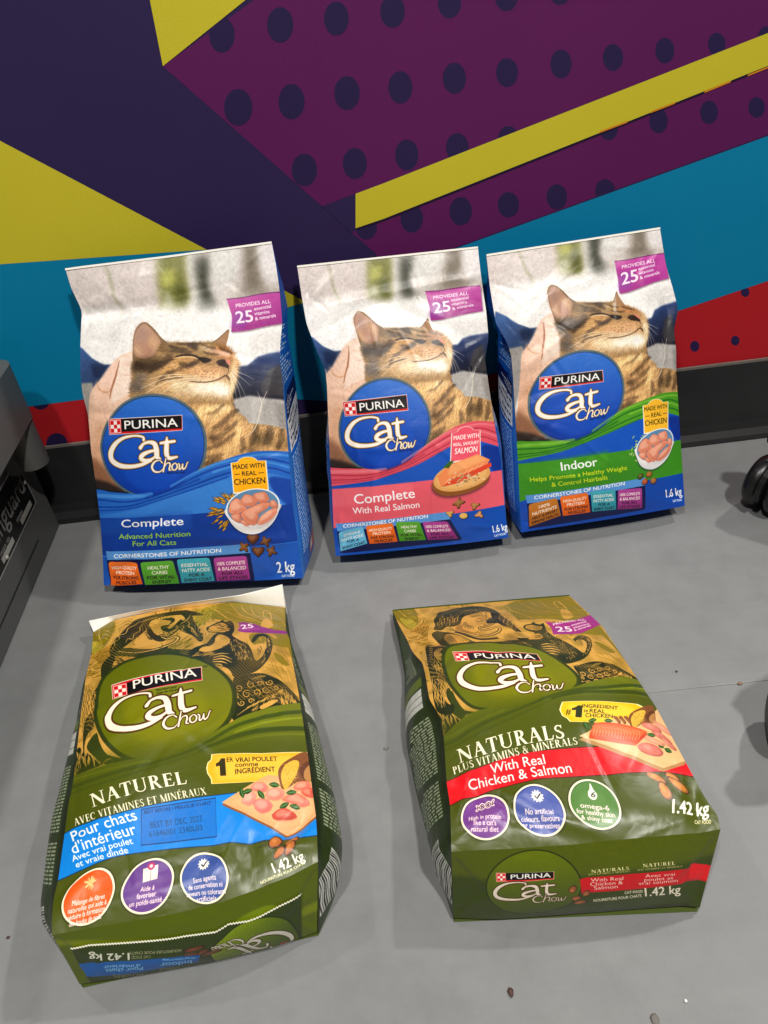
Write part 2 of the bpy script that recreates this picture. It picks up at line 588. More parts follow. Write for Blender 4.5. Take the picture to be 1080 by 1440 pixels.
for d in [(312, 49, 18, 25), (394, 35, 18.5, 25), (473, 26, 17.5, 24), (552, 16, 17.5, 23), (632, 4, 16.5, 22), (712, -4, 16, 20),
          (787, -12, 15, 19), (335, 151, 20, 26), (410, 143, 18.5, 25), (488, 131, 18, 24), (563, 123, 17, 23), (639, 110, 16.5, 22),
          (713, 102, 15.5, 20.5), (789, 90, 15, 20.5), (862, 81, 14.5, 19), (935, 71, 13.5, 18), (1008, 62, 12.5, 16), (1078, 52, 12, 15),
          (428, 239, 18, 23), (499, 230, 17, 22), (572, 218, 16.5, 22), (643, 207, 16, 20), (715, 196, 15, 19),
          (515, 319, 15, 18), (579, 307, 16, 20), (648, 297, 16, 20), (715, 288, 15, 18), (783, 277, 14.5, 18), (851, 268, 14, 16),
          (856, 181, 13, 16), (926, 170, 13, 17.5), (997, 158, 12.5, 16.5), (1064, 151, 11.5, 14.5), (1130, 142, 11, 14),
          (977, 487, 6.5, 7.5), (1034, 479, 6, 6.8), (1048, 411, 6, 6.5), (1106, 402, 5.5, 6.2), (1092, 470, 6, 6.6),
          (57, 566, 12, 10), (80, 624, 15, 15)]:
    dot(*d)
mural('mural_field', [(-300, 393), (290, 351), (300, 460), (431, 425), (1600, 4), (1600, 220), (1080, 395), (955, 437), (560, 570), (260, 552), (115, 562), (46, 571), (-300, 622)], 'cyan', 3)
mural('mural_field', [(-300, 40), (431, 425), (300, 460), (290, 351), (-300, 393)], 'yellow', 4)
mural('mural_field', [(229, 93), (190, -105), (480, -108)], 'yellow', 4)
mural('mural_field', [(453, 290), (500, 272), (501, 322), (494, 328)], 'purple', 3)
mural('mural_stripe', [(500, 324), (540, 311), (1080, 95.5), (1600, -110), (1600, -150), (1080, 60), (500, 300)], 'line', 4)
mural('mural_stripe', [(500, 272.5), (540, 257.5), (1080, 46.5), (1600, -157), (1600, -112), (1080, 92.5), (540, 307.5), (500, 321)], 'yellow', 5)
for a, b in [((842, 187.5), (882, 172.5)), ((915, 159), (949, 146)), ((990, 131), (1027, 116)), ((1051, 107.5), (1090, 92))]:
    mural('mural_dash', [a, b, (b[0] + 1.5, b[1] - 3.0), (a[0] + 1.5, a[1] - 3.0)], 'orange', 6)

# vinyl cove base
m_base = plain_mat('black_vinyl_base', (34, 34, 35), 0.40, bump=0.5, scale=22, vary=0.34, detail=9)
prof = [(0.004, 0.110), (0.0, 0.108), (-0.0005, 0.020), (-0.004, 0.009), (-0.013, 0.0035), (-0.020, 0.0025), (-0.020, 0.0), (0.004, 0.0)]
V = []; n = len(prof)
for x in (-2.2, 2.2):
    V += [(x, WALL_Y - 0.0042 + p[0], p[1]) for p in prof]
bb = mesh_obj('baseboard', V, [(i, (i + 1) % n, n + (i + 1) % n, n + i) for i in range(n)], m_base, None)
bb['kind'] = 'structure'
tr = WALL_Y - 0.0046
mesh_obj('trim_edge', [(-2.2, tr, 0.1085), (2.2, tr, 0.1085), (2.2, tr, 0.1118), (-2.2, tr, 0.1118), (-2.2, WALL_Y - 0.0026, 0.1124), (2.2, WALL_Y - 0.0026, 0.1124)],
         [(0, 1, 2, 3), (3, 2, 5, 4)], plain_mat('base_trim', (104, 98, 92), 0.6, vary=0.15), bb)
# ------------------------------------------------------------------ bag shapes
def resample(poly3, key, k, n):
    """poly3 (m,3) with increasing key -> interpolated at k"""
    return np.stack([np.interp(k, key, poly3[:, i]) for i in range(3)], -1)

def smooth1(a, r):
    if r < 1: return a
    k = np.hanning(2 * r + 3)[1:-1]; k /= k.sum()
    p = np.concatenate([2 * a[:1] - a[r:0:-1], a, 2 * a[-1:] - a[-2:-r - 2:-1]], 0)
    return np.stack([np.convolve(p[:, i], k, 'valid') for i in range(a.shape[1])], -1)

def creases(s, t, seed, n, wide, high, amp, extra=()):
    """height field (m) of paper folds over s,t (metres)"""
    rng = np.random.default_rng(seed)
    h = np.zeros_like(s)
    L = []
    for _ in range(n):
        ed = rng.random()
        cx = rng.random() * wide if ed < 0.45 else (rng.choice([0.03, 0.97]) + rng.normal(0, 0.05)) * wide
        cy = rng.random() * high
        if ed > 0.8: cy = rng.choice([0.04, 0.9]) * high
        L.append((cx, cy, rng.uniform(0, np.pi), rng.uniform(0.008, 0.035), rng.uniform(0.0025, 0.008), amp * rng.uniform(-1, 1)))
    L += list(extra)
    for cx, cy, a, ln, w, am in L:
        dx, dy = s - cx, t - cy
        al = dx * np.cos(a) + dy * np.sin(a); pr = -dx * np.sin(a) + dy * np.cos(a)
        h += am * np.exp(-(al / ln) ** 2) * np.maximum(0, 1 - np.abs(pr) / w)
    for k in range(5):      # slack undulation
        a = rng.uniform(0, np.pi); f = rng.uniform(12, 34); ph = rng.uniform(0, 6.28)
        h += amp * 0.34 * np.sin((s * np.cos(a) + t * np.sin(a)) * f + ph)
    return h

class Panel:
    """a bag face: P(s,t) points, and photo pixel -> (s,t) lookup used only to place the print"""
    def __init__(self, P):
        self.P = P
        nv, nu = P.shape[:2]
        self.S, self.T = np.meshgrid(np.linspace(0, 1, nu), np.linspace(0, 1, nv))
        self.px = project(P.reshape(-1, 3)).reshape(nv, nu, 2)
    def st(self, p):
        p = np.atleast_2d(np.asarray(p, float))
        nv, nu = self.px.shape[:2]
        step = 3
        sub = self.px[::step, ::step].reshape(-1, 2)
        Ss = self.S[::step, ::step].ravel(); Ts = self.T[::step, ::step].ravel()
        j = np.array([np.argmin(((sub - q) ** 2).sum(1)) for q in p])
        s, t = Ss[j].copy(), Ts[j].copy()
        def ev(s, t):
            sc, tc = np.clip(s, 0, 1) * (nu - 1), np.clip(t, 0, 1) * (nv - 1)
            i0 = np.minimum(sc.astype(int), nu - 2); j0 = np.minimum(tc.astype(int), nv - 2)
            a, b = s * (nu - 1) - i0, t * (nv - 1) - j0      # extrapolates linearly outside
            X = self.px
            a, b = a[:, None], b[:, None]
            return X[j0, i0] * (1 - a) * (1 - b) + X[j0, i0 + 1] * a * (1 - b) + X[j0 + 1, i0] * (1 - a) * b + X[j0 + 1, i0 + 1] * a * b
        for _ in range(6):
            e = 0.006
            f = ev(s, t); fs = (ev(s + e, t) - ev(s - e, t)) / (2 * e); ft = (ev(s, t + e) - ev(s, t - e)) / (2 * e)
            r = p - f
            det = fs[:, 0] * ft[:, 1] - fs[:, 1] * ft[:, 0]
            det = np.where(np.abs(det) < 1e-3, 1e-3, det)
            ds = (r[:, 0] * ft[:, 1] - r[:, 1] * ft[:, 0]) / det
            dt = (fs[:, 0] * r[:, 1] - fs[:, 1] * r[:, 0]) / det
            s += np.clip(ds, -0.08, 0.08); t += np.clip(dt, -0.08, 0.08)
            s = np.clip(s, -0.3, 1.3); t = np.clip(t, -0.3, 1.3)
        return np.stack([s, t], 1)
    def to_canvas(self, cv, warp=None):
        def f(p):
            p = np.atleast_2d(np.asarray(p, float))
            if warp is not None: p = warp(p)
            st = self.st(p)
            return np.stack([st[:, 0] * cv.w, (1 - st[:, 1]) * cv.h], 1)
        return f

def wob(t, seed, amp):
    rng = np.random.default_rng(seed)
    return sum(amp / (k + 1) * np.sin(t * (5 + 7 * k) + rng.uniform(0, 6.28)) for k in range(4))

def standing_bag(L, R, lean, depth, bulge, seed, NU=120, NV=180, folds=(), tilt=None):
    zb = 0.020
    Lp, Rp = np.array(L, float), np.array(R, float)
    bl, br = at_z(Lp[-1], zb)[0], at_z(Rp[-1], zb)[0]
    e = br - bl; wid = np.linalg.norm(e); e /= wid
    g = np.array([-e[1], e[0], 0.0])
    lo_, hi_ = math.radians(10), math.radians(40)
    for _ in range(30):                                    # lean back until the seal rests near the wall
        lean = (lo_ + hi_) / 2
        up = math.cos(lean) * np.array([0, 0, 1.0]) + math.sin(lean) * g
        n = np.cross(e, up)
        ty = max(at_plane(Lp[0], bl, n)[0][1], at_plane(Rp[0], bl, n)[0][1])
        if ty > WALL_Y - 0.022: hi_ = lean
        else: lo_ = lean
    def edge(px):
        P = at_plane(px, bl, n)
        b = (P - bl) @ up
        a = (P - bl) @ e
        o = np.argsort(b); b = b[o]; a = a[o]; b[0] = 0
        t = np.linspace(0, 1, NV)
        q = np.stack([np.interp(t, b / b[-1], a), t * b[-1]], -1)
        q[:, 0:1] = smooth1(q[:, 0:1], 3)
        return q
    qL, qR = edge(Lp), edge(Rp)
    hgt = (qL[-1, 1] + qR[-1, 1]) / 2
    s = np.linspace(0, 1, NU)[None]; t = np.linspace(0, 1, NV)[:, None]
    a = qL[:, None, 0] * (1 - s) + qR[:, None, 0] * s
    b = qL[:, None, 1] * (1 - s) + qR[:, None, 1] * s
    S, T = np.broadcast_to(s, a.shape), np.broadcast_to(t, a.shape)
    prof = np.interp(T, [0, 0.05, 0.2, 0.42, 0.62, 0.78, 0.88, 1.0], [0.22, 0.5, 0.92, 1.0, 0.8, 0.40, 0.10, 0.0])
    k = np.ones(9) / 9
    prof = np.apply_along_axis(lambda c: np.convolve(np.pad(c, 4, 'edge'), k, 'valid'), 0, prof)
    cs = np.clip(1 - np.abs(2 * S - 1) ** 2.6, 0, 1)
    h = bulge * prof * cs
    h0 = h.copy()
    fx = [(cx * wid, cy * hgt, an, ln, w, am) for cx, cy, an, ln, w, am in folds]
    h += creases(S * wid, T * hgt, seed, 64, wid, hgt, 0.0013, fx) * np.clip(np.minimum(S, 1 - S) * 14 + 0.15, 0, 1) * np.clip((1 - T) * 20 + 0.1, 0, 1) * np.interp(T, [0, .12, .3, .6, .72, 1], [1.6, 1.2, .8, 1.1, 1.25, 1.2])
    if tilt: h += tilt(S, T) * hgt
    P = bl + e * a[..., None] + up * b[..., None] + n * h[..., None]
    Pm = bl + e * a[..., None] + up * b[..., None] + n * h0[..., None]
    # gusset depth along the floor direction g, closing to the seal
    td = np.linspace(0, 1, NV)
    D = depth * np.interp(td, [0, 0.06, 0.25, 0.5, 0.7, 0.85, 0.93, 1], [0.95, 1, 1.0, 0.90, 0.62, 0.28, 0.06, 0.012])
    D = smooth1(D[:, None], 6)[:, 0]
    back = []
    for q, ss in ((qL, -1), (qR, 1)):
        E = bl + e * q[:, :1] + up * q[:, 1:]
        Bk = E + g * D[:, None]
        Bk[:, 1] = np.minimum(Bk[:, 1], WALL_Y - 0.012)
        Bk[:, 2] = np.maximum(E[:, 2] - zb * np.clip(1 - td / 0.35, 0, 1), 0.002)
        back.append((E, Bk))
    out = dict(front=P, front_map=Pm, e=e, g=g, up=up, n=n, wid=wid, hgt=hgt, base=(bl + br) / 2)
    NQ = 15
    q = np.linspace(0, 1, NQ)[None, :, None]
    gs = []
    for i, (E, Bk) in enumerate(back):
        sg = -1 if i == 0 else 1
        E2 = P[:, 0] if i == 0 else P[:, -1]
        fold = np.interp(td, [0, 0.1, 0.35, 0.55, 0.75, 0.9, 1.0], [0.001, 0.006, 0.005, -0.004, -0.020, -0.012, -0.001])[:, None, None]
        tri = 1 - np.abs(2 * q - 1)
        par = np.sin(np.pi * q)
        shp = np.where(fold > 0, par, tri)
        G = E2[:, None] * (1 - q) + Bk[:, None] * q + (sg * e) * (fold * shp)
        qq, tt = np.broadcast_to(q[..., 0] * depth, G.shape[:2]), np.broadcast_to(td[:, None] * hgt, G.shape[:2])
        cz = creases(qq, tt, seed + 31 + i, 30, depth, hgt, 0.0016) * np.sin(np.pi * q[..., 0])
        G = G + (sg * e) * cz[..., None]
        G[..., 1] = np.minimum(G[..., 1], WALL_Y - 0.010)
        G[..., 2] = np.maximum(G[..., 2], 0.0015)
        gs.append(G)
    out['gussets'] = gs
    # back
    s2 = np.linspace(0, 1, 24)[None, :, None]
    B = gs[0][:, -1][:, None] * (1 - s2) + gs[1][:, -1][:, None] * s2
    B = B + g * (0.008 * np.sin(np.pi * s2) * np.interp(td, [0, 0.3, 0.8, 1], [0, 1, 0.4, 0])[:, None, None])
    B[..., 1] = np.minimum(B[..., 1], WALL_Y - 0.009)
    out['back'] = B
    # bottom: rounds under from the front edge
    qv = np.linspace(0, 1, 14)[:, None, None]
    fr = P[0][None]; bk = (gs[0][0, -1] * (1 - s[0, :, None]) + gs[1][0, -1] * s[0, :, None])[None]
    Bt = fr * (1 - qv) + bk * qv
    Bt[..., 2] = np.maximum(0.0012, fr[..., 2] * (1 - qv[..., 0]) ** 1.3)
    out['bottom'] = Bt
    return out

def lying_bag(L, R, zfun, Lback, Rback, crease, floorline, bulge, seed, top=None, NU=110, NV=170, folds=()):
    def edge(px):
        px = np.array(px, float)
        d = np.concatenate([[0], np.cumsum(np.linalg.norm(np.diff(px, axis=0), axis=1))])
        t = 1 - d / d[-1]                                 # px listed from the top seal (t=1) to the bottom (t=0)
        for _ in range(5):
            P = at_z(px, zfun(t))
            y = P[:, 1]
            t = np.clip((y - y[-1]) / (y[0] - y[-1]), 0, 1)
        o = np.argsort(t)
        td = np.linspace(0, 1, NV)
        return smooth1(resample(P[o], t[o], td, NV), 3)
    EL, ER = edge(L), edge(R)
    s = np.linspace(0, 1, NU); t = np.linspace(0, 1, NV)
    P = EL[:, None] * (1 - s[None, :, None]) + ER[:, None] * s[None, :, None]
    # bottom crease line
    c3 = at_z(crease, zfun(np.zeros(len(crease))))
    ks = ((c3 - c3[0]) @ (c3[-1] - c3[0])) / ((c3[-1] - c3[0]) @ (c3[-1] - c3[0]))
    row = smooth1(resample(c3, ks, s, NU), 4)
    P = P + ((row - P[0])[None]) * ((1 - t) ** 3)[:, None, None]
    if top is not None:
        c3 = at_z(top, zfun(np.ones(len(top))))
        ks = ((c3 - c3[0]) @ (c3[-1] - c3[0])) / ((c3[-1] - c3[0]) @ (c3[-1] - c3[0]))
        row = resample(c3, ks, s, NU)
        P = P + ((row - P[-1])[None]) * (t ** 6)[:, None, None]
    S, T = np.meshgrid(s, t)
    wid = np.linalg.norm(ER[0] - EL[0]); hgt = np.linalg.norm((EL[-1] + ER[-1] - EL[0] - ER[0]) / 2)
    prof = np.interp(T, [0, 0.06, 0.25, 0.5, 0.75, 0.92, 1.0], [0.05, 0.35, 0.9, 1.0, 0.75, 0.25, 0.02])
    k = np.ones(9) / 9
    prof = np.apply_along_axis(lambda c: np.convolve(np.pad(c, 4, 'edge'), k, 'valid'), 0, prof)
    cs = np.clip(1 - np.abs(2 * S - 1) ** 2.4, 0, 1)
    h = bulge * prof * cs
    Pm = P.copy(); Pm[..., 2] += h
    fx = [(cx * wid, cy * hgt, an, ln, w, am) for cx, cy, an, ln, w, am in folds]
    h += creases(S * wid, T * hgt, seed, 62, wid, hgt, 0.0013, fx) * np.clip(np.minimum(S, 1 - S) * 14 + 0.15, 0, 1) * np.clip((1 - T) * 20 + 0.15, 0, 1) * np.clip(T * 14 + 0.2, 0, 1)
    P[..., 2] += h
    wr = np.clip(1 - T / .07, 0, 1) ** 2                     # soft turn over the bottom edge
    P[..., 2] -= .0045 * wr; P[..., 1] += .0025 * wr
    Pm[..., 2] -= .0045 * wr; Pm[..., 1] += .0025 * wr
    out = dict(front=P, front_map=Pm, wid=wid, hgt=hgt)
    td = t
    fl3 = at_z(floorline, 0.008)
    ks = ((fl3 - fl3[0]) @ (fl3[-1] - fl3[0])) / ((fl3[-1] - fl3[0]) @ (fl3[-1] - fl3[0]))
    frow = smooth1(resample(fl3, ks, s, NU), 3)
    backs = []
    for i, (E, bp) in enumerate(((P[:, 0], Lback), (P[:, -1], Rback))):
        if bp is not None:
            b3 = at_z(bp, 0.004)
            y = b3[:, 1]; tt = (y - y[-1]) / (y[0] - y[-1]); o = np.argsort(tt)
            b = smooth1(resample(b3[o], tt[o], td, NV), 5)
        else:
            b = E.copy(); b[:, 2] = 0.003
            b[:, 0] += (0.004 if i == 0 else -0.004)
        c = frow[0] if i == 0 else frow[-1]
        w = np.clip(1 - td / 0.10, 0, 1)[:, None] ** 2
        b = b * (1 - w) + (c[None] + (b - b[0])) * w
        b[:, 2] = np.minimum(0.003, E[:, 2])
        backs.append(b)
    q = np.linspace(0, 1, 15)[None, :, None]
    gs = []
    for i, E in enumerate((P[:, 0], P[:, -1])):
        sg = np.array([-1.0 if i == 0 else 1.0, 0, 0])
        G = E[:, None] * (1 - q) + backs[i][:, None] * q
        fold = np.interp(td, [0, 0.05, 0.3, 0.6, 0.8, 1], [0.0, 0.010, 0.009, 0.002, -0.006, 0])[:, None, None]
        G = G + sg * (fold * np.sin(np.pi * q))
        qq, tt = np.broadcast_to(q[..., 0] * 0.07, G.shape[:2]), np.broadcast_to(td[:, None] * hgt, G.shape[:2])
        cz = creases(qq, tt, seed + 51 + i, 30, 0.07, hgt, 0.0018) * np.sin(np.pi * q[..., 0]) * np.clip(td / .03, 0, 1)[:, None]
        G = G + sg * cz[..., None]
        G[..., 2] = np.maximum(G[..., 2], 0.0015)
        gs.append(G)
    out['gussets'] = gs
    s2 = np.linspace(0, 1, 20)[None, :, None]
    Bk = backs[0][:, None] * (1 - s2) + backs[1][:, None] * s2
    Bk[..., 2] = np.maximum(0.0012, Bk[..., 2] * 0.5)
    out['back'] = Bk
    qv = np.linspace(0, 1, 44)[:, None, None]
    Bt = P[0][None] * (1 - qv) + frow[None] * qv
    so = np.sin(np.pi * qv) * np.clip(np.sin(np.pi * s), 0, 1)[None, :, None] ** 0.5
    Bt = Bt + np.array([0, -1.0, 0.0]) * (0.008 * so)
    out['bottom_map'] = Bt.copy()
    SS, QQ = np.meshgrid(s * wid, np.linspace(0, 0.08, 44))
    Bt[..., 1] -= creases(SS, QQ, seed + 77, 26, wid, 0.08, 0.0006) * np.sin(np.pi * qv[..., 0]) * np.clip(np.minimum(SS, wid - SS) / .006, 0, 1)
    q2 = np.linspace(0, 1, 44)[:, None]
    for d_ in (s[None] * wid, (1 - s[None]) * wid):          # tucked triangular folds at both ends of the base
        inn = np.clip((.026 * (1 - np.abs(2 * q2 - 1)) - d_) / .003, 0, 1)
        Bt[..., 1] += .0014 * inn * np.clip(d_ / .004, 0, 1)
    Bt[..., 2] = np.maximum(Bt[..., 2], 0.0015)
    out['bottom'] = Bt
    ub = np.stack([frow, frow + np.array([0, .004, -.004]), np.stack([frow[:, 0], frow[:, 1] + .014, np.full(NU, .0012)], 1), np.stack([frow[:, 0], frow[:, 1] + .03, np.full(NU, .0010)], 1)], 0)
    out['under'] = ub
    out['base'] = np.array([P[..., 0].mean(), P[..., 1].mean(), 0.0])
    return out

def print_mat(name, img, rough=0.35, bump=0.16, spec=0.45):
    m, nt, b = mat_new(name)
    L = nt.links
    tx = N(nt, 'ShaderNodeTexImage'); tx.image = img; tx.extension = 'EXTEND'; tx.interpolation = 'Cubic'
    uv = N(nt, 'ShaderNodeUVMap'); uv.uv_map = 'UVMap'
    L.new(uv.outputs[0], tx.inputs['Vector'])
    L.new(tx.outputs['Color'], b.inputs['Base Color'])
    tc = N(nt, 'ShaderNodeTexCoord')
    n1 = N(nt, 'ShaderNodeTexNoise', i_Scale=26.0, i_Detail=2.5, i_Roughness=0.5, i_Distortion=1.2)
    v1 = N(nt, 'ShaderNodeTexVoronoi', i_Scale=24.0, feature='DISTANCE_TO_EDGE')
    L.new(tc.outputs['Object'], n1.inputs['Vector'])
    dv = N(nt, 'ShaderNodeVectorMath', operation='MULTIPLY_ADD')
    dv.inputs[1].default_value = (0.03, 0.03, 0.03)
    L.new(n1.outputs['Color'], dv.inputs[0]); L.new(tc.outputs['Object'], dv.inputs[2])
    L.new(dv.outputs[0], v1.inputs['Vector'])
    mr = N(nt, 'ShaderNodeMapRange'); mr.inputs['From Max'].default_value = 0.25
    L.new(v1.outputs['Distance'], mr.inputs['Value'])
    ma = N(nt, 'ShaderNodeMath', operation='MULTIPLY_ADD'); ma.inputs[1].default_value = 0.35
    L.new(mr.outputs[0], ma.inputs[0]); L.new(n1.outputs['Fac'], ma.inputs[2])
    bp = N(nt, 'ShaderNodeBump', i_Strength=bump, i_Distance=0.004)
    L.new(ma.outputs[0], bp.inputs['Height']); L.new(bp.outputs[0], b.inputs['Normal'])
    rr = N(nt, 'ShaderNodeMapRange'); rr.inputs['To Min'].default_value = rough - 0.06; rr.inputs['To Max'].default_value = rough + 0.10
    L.new(n1.outputs['Fac'], rr.inputs['Value']); L.new(rr.outputs[0], b.inputs['Roughness'])
    b.inputs['Specular IOR Level'].default_value = spec
    return m

m_white_paper = plain_mat('white_paper', (238, 234, 224), 0.7, bump=0.3, scale=300, vary=0.03)

def assemble(name, geo, mats, label, group, kind):
    root = thing(name, label, 'cat food', tuple(geo['base'][:2]) + (0.0,), group)
    def part(nm, P, mat, flip=False):
        o = grid_obj(nm, P, mat, None, flip)
        adopt(o, root)
        return o
    part('front_panel', geo['front'], mats['front'])
    part('side_gusset', geo['gussets'][0], mats['gusset_left'], True)
    part('side_gusset', geo['gussets'][1], mats['gusset_right'])
    part('back_panel', geo['back'], mats['plain'], True)
    part('bottom_panel', geo['bottom'], mats['bottom'], True)
    if 'under' in geo: part('bottom_fold', geo['under'], mats['plain'], True)
    return root, part
# ------------------------------------------------------------------ shared print pieces
def lerp(a, b, t):
    return np.asarray(a, float) * (1 - t) + np.asarray(b, float) * t

def tx3(cv, T, s, a, b, cap, color, **kw):
    """text from photo-pixel baseline a->b, cap height in photo pixels"""
    a, b = np.array(a, float), np.array(b, float)
    d = b - a; d /= np.linalg.norm(d)
    upv = kw.pop('up', None)
    u = np.array([d[1], -d[0]]) if upv is None else np.array(upv, float)
    q = T(np.array([a, b, a + u * cap]))
    cv.text(s, q[0], q[1], q[2], color, **kw)

def vgrad(p0, p1, c0, c1):
    p0, p1 = np.asarray(p0, float), np.asarray(p1, float)
    d = p1 - p0; L2 = (d * d).sum()
    c0, c1 = np.asarray(c0, np.float32), np.asarray(c1, np.float32)
    def f(X, Y):
        t = np.clip(((X - p0[0]) * d[0] + (Y - p0[1]) * d[1]) / L2, 0, 1)[..., None]
        return c0 * (1 - t) + c1 * t
    return f

def rgrad(c, r, c0, c1, pw=1.0):
    c0, c1 = np.asarray(c0, np.float32), np.asarray(c1, np.float32)
    def f(X, Y):
        t = np.clip(np.hypot(X - c[0], Y - c[1]) / r, 0, 1)[..., None] ** pw
        return c0 * (1 - t) + c1 * t
    return f

def ell(T, left, right, top, bot, n=56):
    q = T(np.array([left, right, top, bot], float))
    c = q.mean(0); ax = (q[1] - q[0]) / 2; ay = (q[3] - q[2]) / 2
    t = np.linspace(0, 2 * np.pi, n, endpoint=False)[:, None]
    return c + np.cos(t) * ax + np.sin(t) * ay, c, ax, ay

# "Cat Chow" lettering: pen strokes in a 1000-wide design square (zoomed drawing units)
LOGO_CAT = [
    ([(548, 412), (540, 388), (470, 378), (380, 396), (310, 446), (272, 520), (284, 588), (350, 630), (440, 638), (530, 622), (612, 588)],
     [20, 12, 11, 18, 32, 42, 40, 34, 26, 22, 12]),
    ([(520, 480), (548, 446), (596, 432), (640, 448), (656, 500), (662, 556), (690, 574)], [26, 16, 20, 34, 40, 36, 10]),
    ([(652, 500), (590, 514), (540, 540), (526, 568), (556, 588), (610, 578), (656, 548)], [14, 20, 30, 34, 26, 16, 12]),
    ([(744, 392), (742, 450), (742, 530), (766, 566), (832, 556)], [8, 34, 36, 26, 10]),
    ([(690, 440), (744, 432), (810, 424)], [14, 18, 16]),
]
LOGO_CHOW = [
    ([(706, 606), (682, 585), (642, 598), (619, 640), (640, 679), (684, 682), (710, 660)], [8, 5, 11, 17, 13, 7, 4]),
    ([(738, 566), (728, 610), (714, 680)], [5.76, 10.08, 10.8]),
    ([(722, 646), (744, 612), (768, 608), (772, 630), (764, 664), (782, 668)], [4.32, 5.76, 9.36, 10.8, 9.36, 4.32]),
    ([(812, 608), (792, 626), (790, 654), (806, 668), (828, 654), (832, 626), (816, 608)], [5.04, 8.64, 10.08, 6.48, 8.64, 9.36, 5.04]),
    ([(842, 612), (852, 624), (850, 660), (868, 650), (880, 618)], [5.76, 9.36, 9.36, 5.76, 8.64]),
    ([(878, 618), (882, 658), (904, 644), (918, 606), (926, 600)], [7.2, 9.36, 6.48, 5.76, 3.6]),
]
def logo(cv, T, A, white=(252, 246, 236), edge=(196, 158, 96), dark=(28, 22, 30), sc=1.0):
    """A maps design points to photo pixels; T photo pixels to canvas"""
    def mp(p): return T(A(np.asarray(p, float)))
    e = mp([(300, 500), (301, 500), (300, 501)])
    k = math.sqrt(abs(np.cross(e[1] - e[0], e[2] - e[0])))
    for grp, ow in ((LOGO_CAT, (22, 13)), (LOGO_CHOW, (13, 7))):
        for add, col in ((ow[0], dark), (ow[1], edge), (0, white)):
            P = []
            for pts, w in grp:
                P += cv.stroke_poly(mp(cr_spline(pts, 6)), (np.interp(np.linspace(0, 1, 40), np.linspace(0, 1, len(w)), w) + add) * k, spline=False)
            cv.fill(P, col)

def purina_bar(cv, T, tl, tr, br, bl, txt0, txt1, cap):
    q = np.array([tl, tr, br, bl], float)
    def B(u, v): return lerp(lerp(q[0], q[1], u), lerp(q[3], q[2], u), v)
    def box(u0, v0, u1, v1, c): cv.fill(T(np.array([B(u0, v0), B(u1, v0), B(u1, v1), B(u0, v1)])), c)
    box(0, 0, 1, 1, (236, 232, 226))
    box(0.006, 0.04, 0.994, 0.97, (214, 34, 44))
    box(0.17, 0.05, 0.988, 0.86, (24, 20, 22))
    for i in range(3):
        for j in range(3):
            if (i + j) % 2 == 0:
                pass
            else:
                box(0.028 + i * 0.042, 0.16 + j * 0.235, 0.028 + (i + 1) * 0.042, 0.16 + (j + 1) * 0.235, (248, 244, 240))
    for (a, b, c, d) in ((0.02, 0.10, 0.160, 0.14), (0.02, 0.88, 0.160, 0.92), (0.018, 0.1, 0.024, 0.92), (0.157, 0.1, 0.163, 0.92)):
        box(a, b, c, d, (248, 240, 236))
    tx3(cv, T, 'PURINA', txt0, txt1, cap, (252, 250, 246), bold=0.012, up=(B(0, 0) - B(0, 1)) / np.linalg.norm(B(0, 0) - B(0, 1)))

def blob(cv, c, rx, ry, ang, color, seed=0, irr=0.12, dark=(120, 60, 45), hl=(255, 225, 200), ol=0.0):
    rng = np.random.default_rng(seed)
    t = np.linspace(0, 2 * np.pi, 22, endpoint=False)
    r = 1 + irr * (np.sin(2 * t + rng.uniform(0, 6)) * 0.6 + np.sin(3 * t + rng.uniform(0, 6)) * 0.5 + rng.normal(0, 0.12, 22))
    p = np.stack([np.cos(t) * rx * r, np.sin(t) * ry * r], 1)
    Rm = np.array([[math.cos(ang), -math.sin(ang)], [math.sin(ang), math.cos(ang)]])
    p = cr_spline(p @ Rm.T + np.asarray(c), 4, True)
    if ol:
        cv.fill(np.asarray(c) + (p - np.asarray(c)) * (1 + ol), dark)
    cv.fill(p, lerp(color, dark, 0.45))
    cv.fill(np.asarray(c) + np.array([-0.06 * rx, -0.10 * ry]) + (p - np.asarray(c)) * 0.90, color, 1, max(1.0, rx * 0.10))
    cv.fill(np.asarray(c) + np.array([-0.2 * rx, -0.32 * ry]) + (p - np.asarray(c)) * 0.38, hl, 0.5, max(1.0, rx * 0.2))

def chunk(cv, p, col, k, dark=(150, 74, 58)):
    c = p.mean(0)
    q = []
    for i in range(len(p)):
        q += [lerp(p[i], p[i - 1], .18), lerp(p[i], p[(i + 1) % len(p)], .18)]
    q = cr_spline(np.array(q), 3, True)
    cv.fill(c + (q - c) * 1.03, dark, .9)
    cv.fill(q, col)
    cv.fill(c + (q - c) * .8 + np.array([2.2, 3.0]) * k * .6, lerp(col, dark, .35), .6, 2.0 * k)
    cv.fill(c + (q - c) * .62 - np.array([1.4, 1.8]) * k, lerp(col, (255, 226, 205), .45), .75, 1.6 * k)
    for j in range(4):
        a, b = q[(j * 7) % len(q)], q[(j * 7 + len(q) // 2) % len(q)]
        cv.stroke(np.array([lerp(a, b, .2), lerp(a, b, .5) + np.array([1, -1]) * k, lerp(a, b, .8)]), .5 * k, lerp(col, (255, 235, 220), .5), .4, .4 * k)

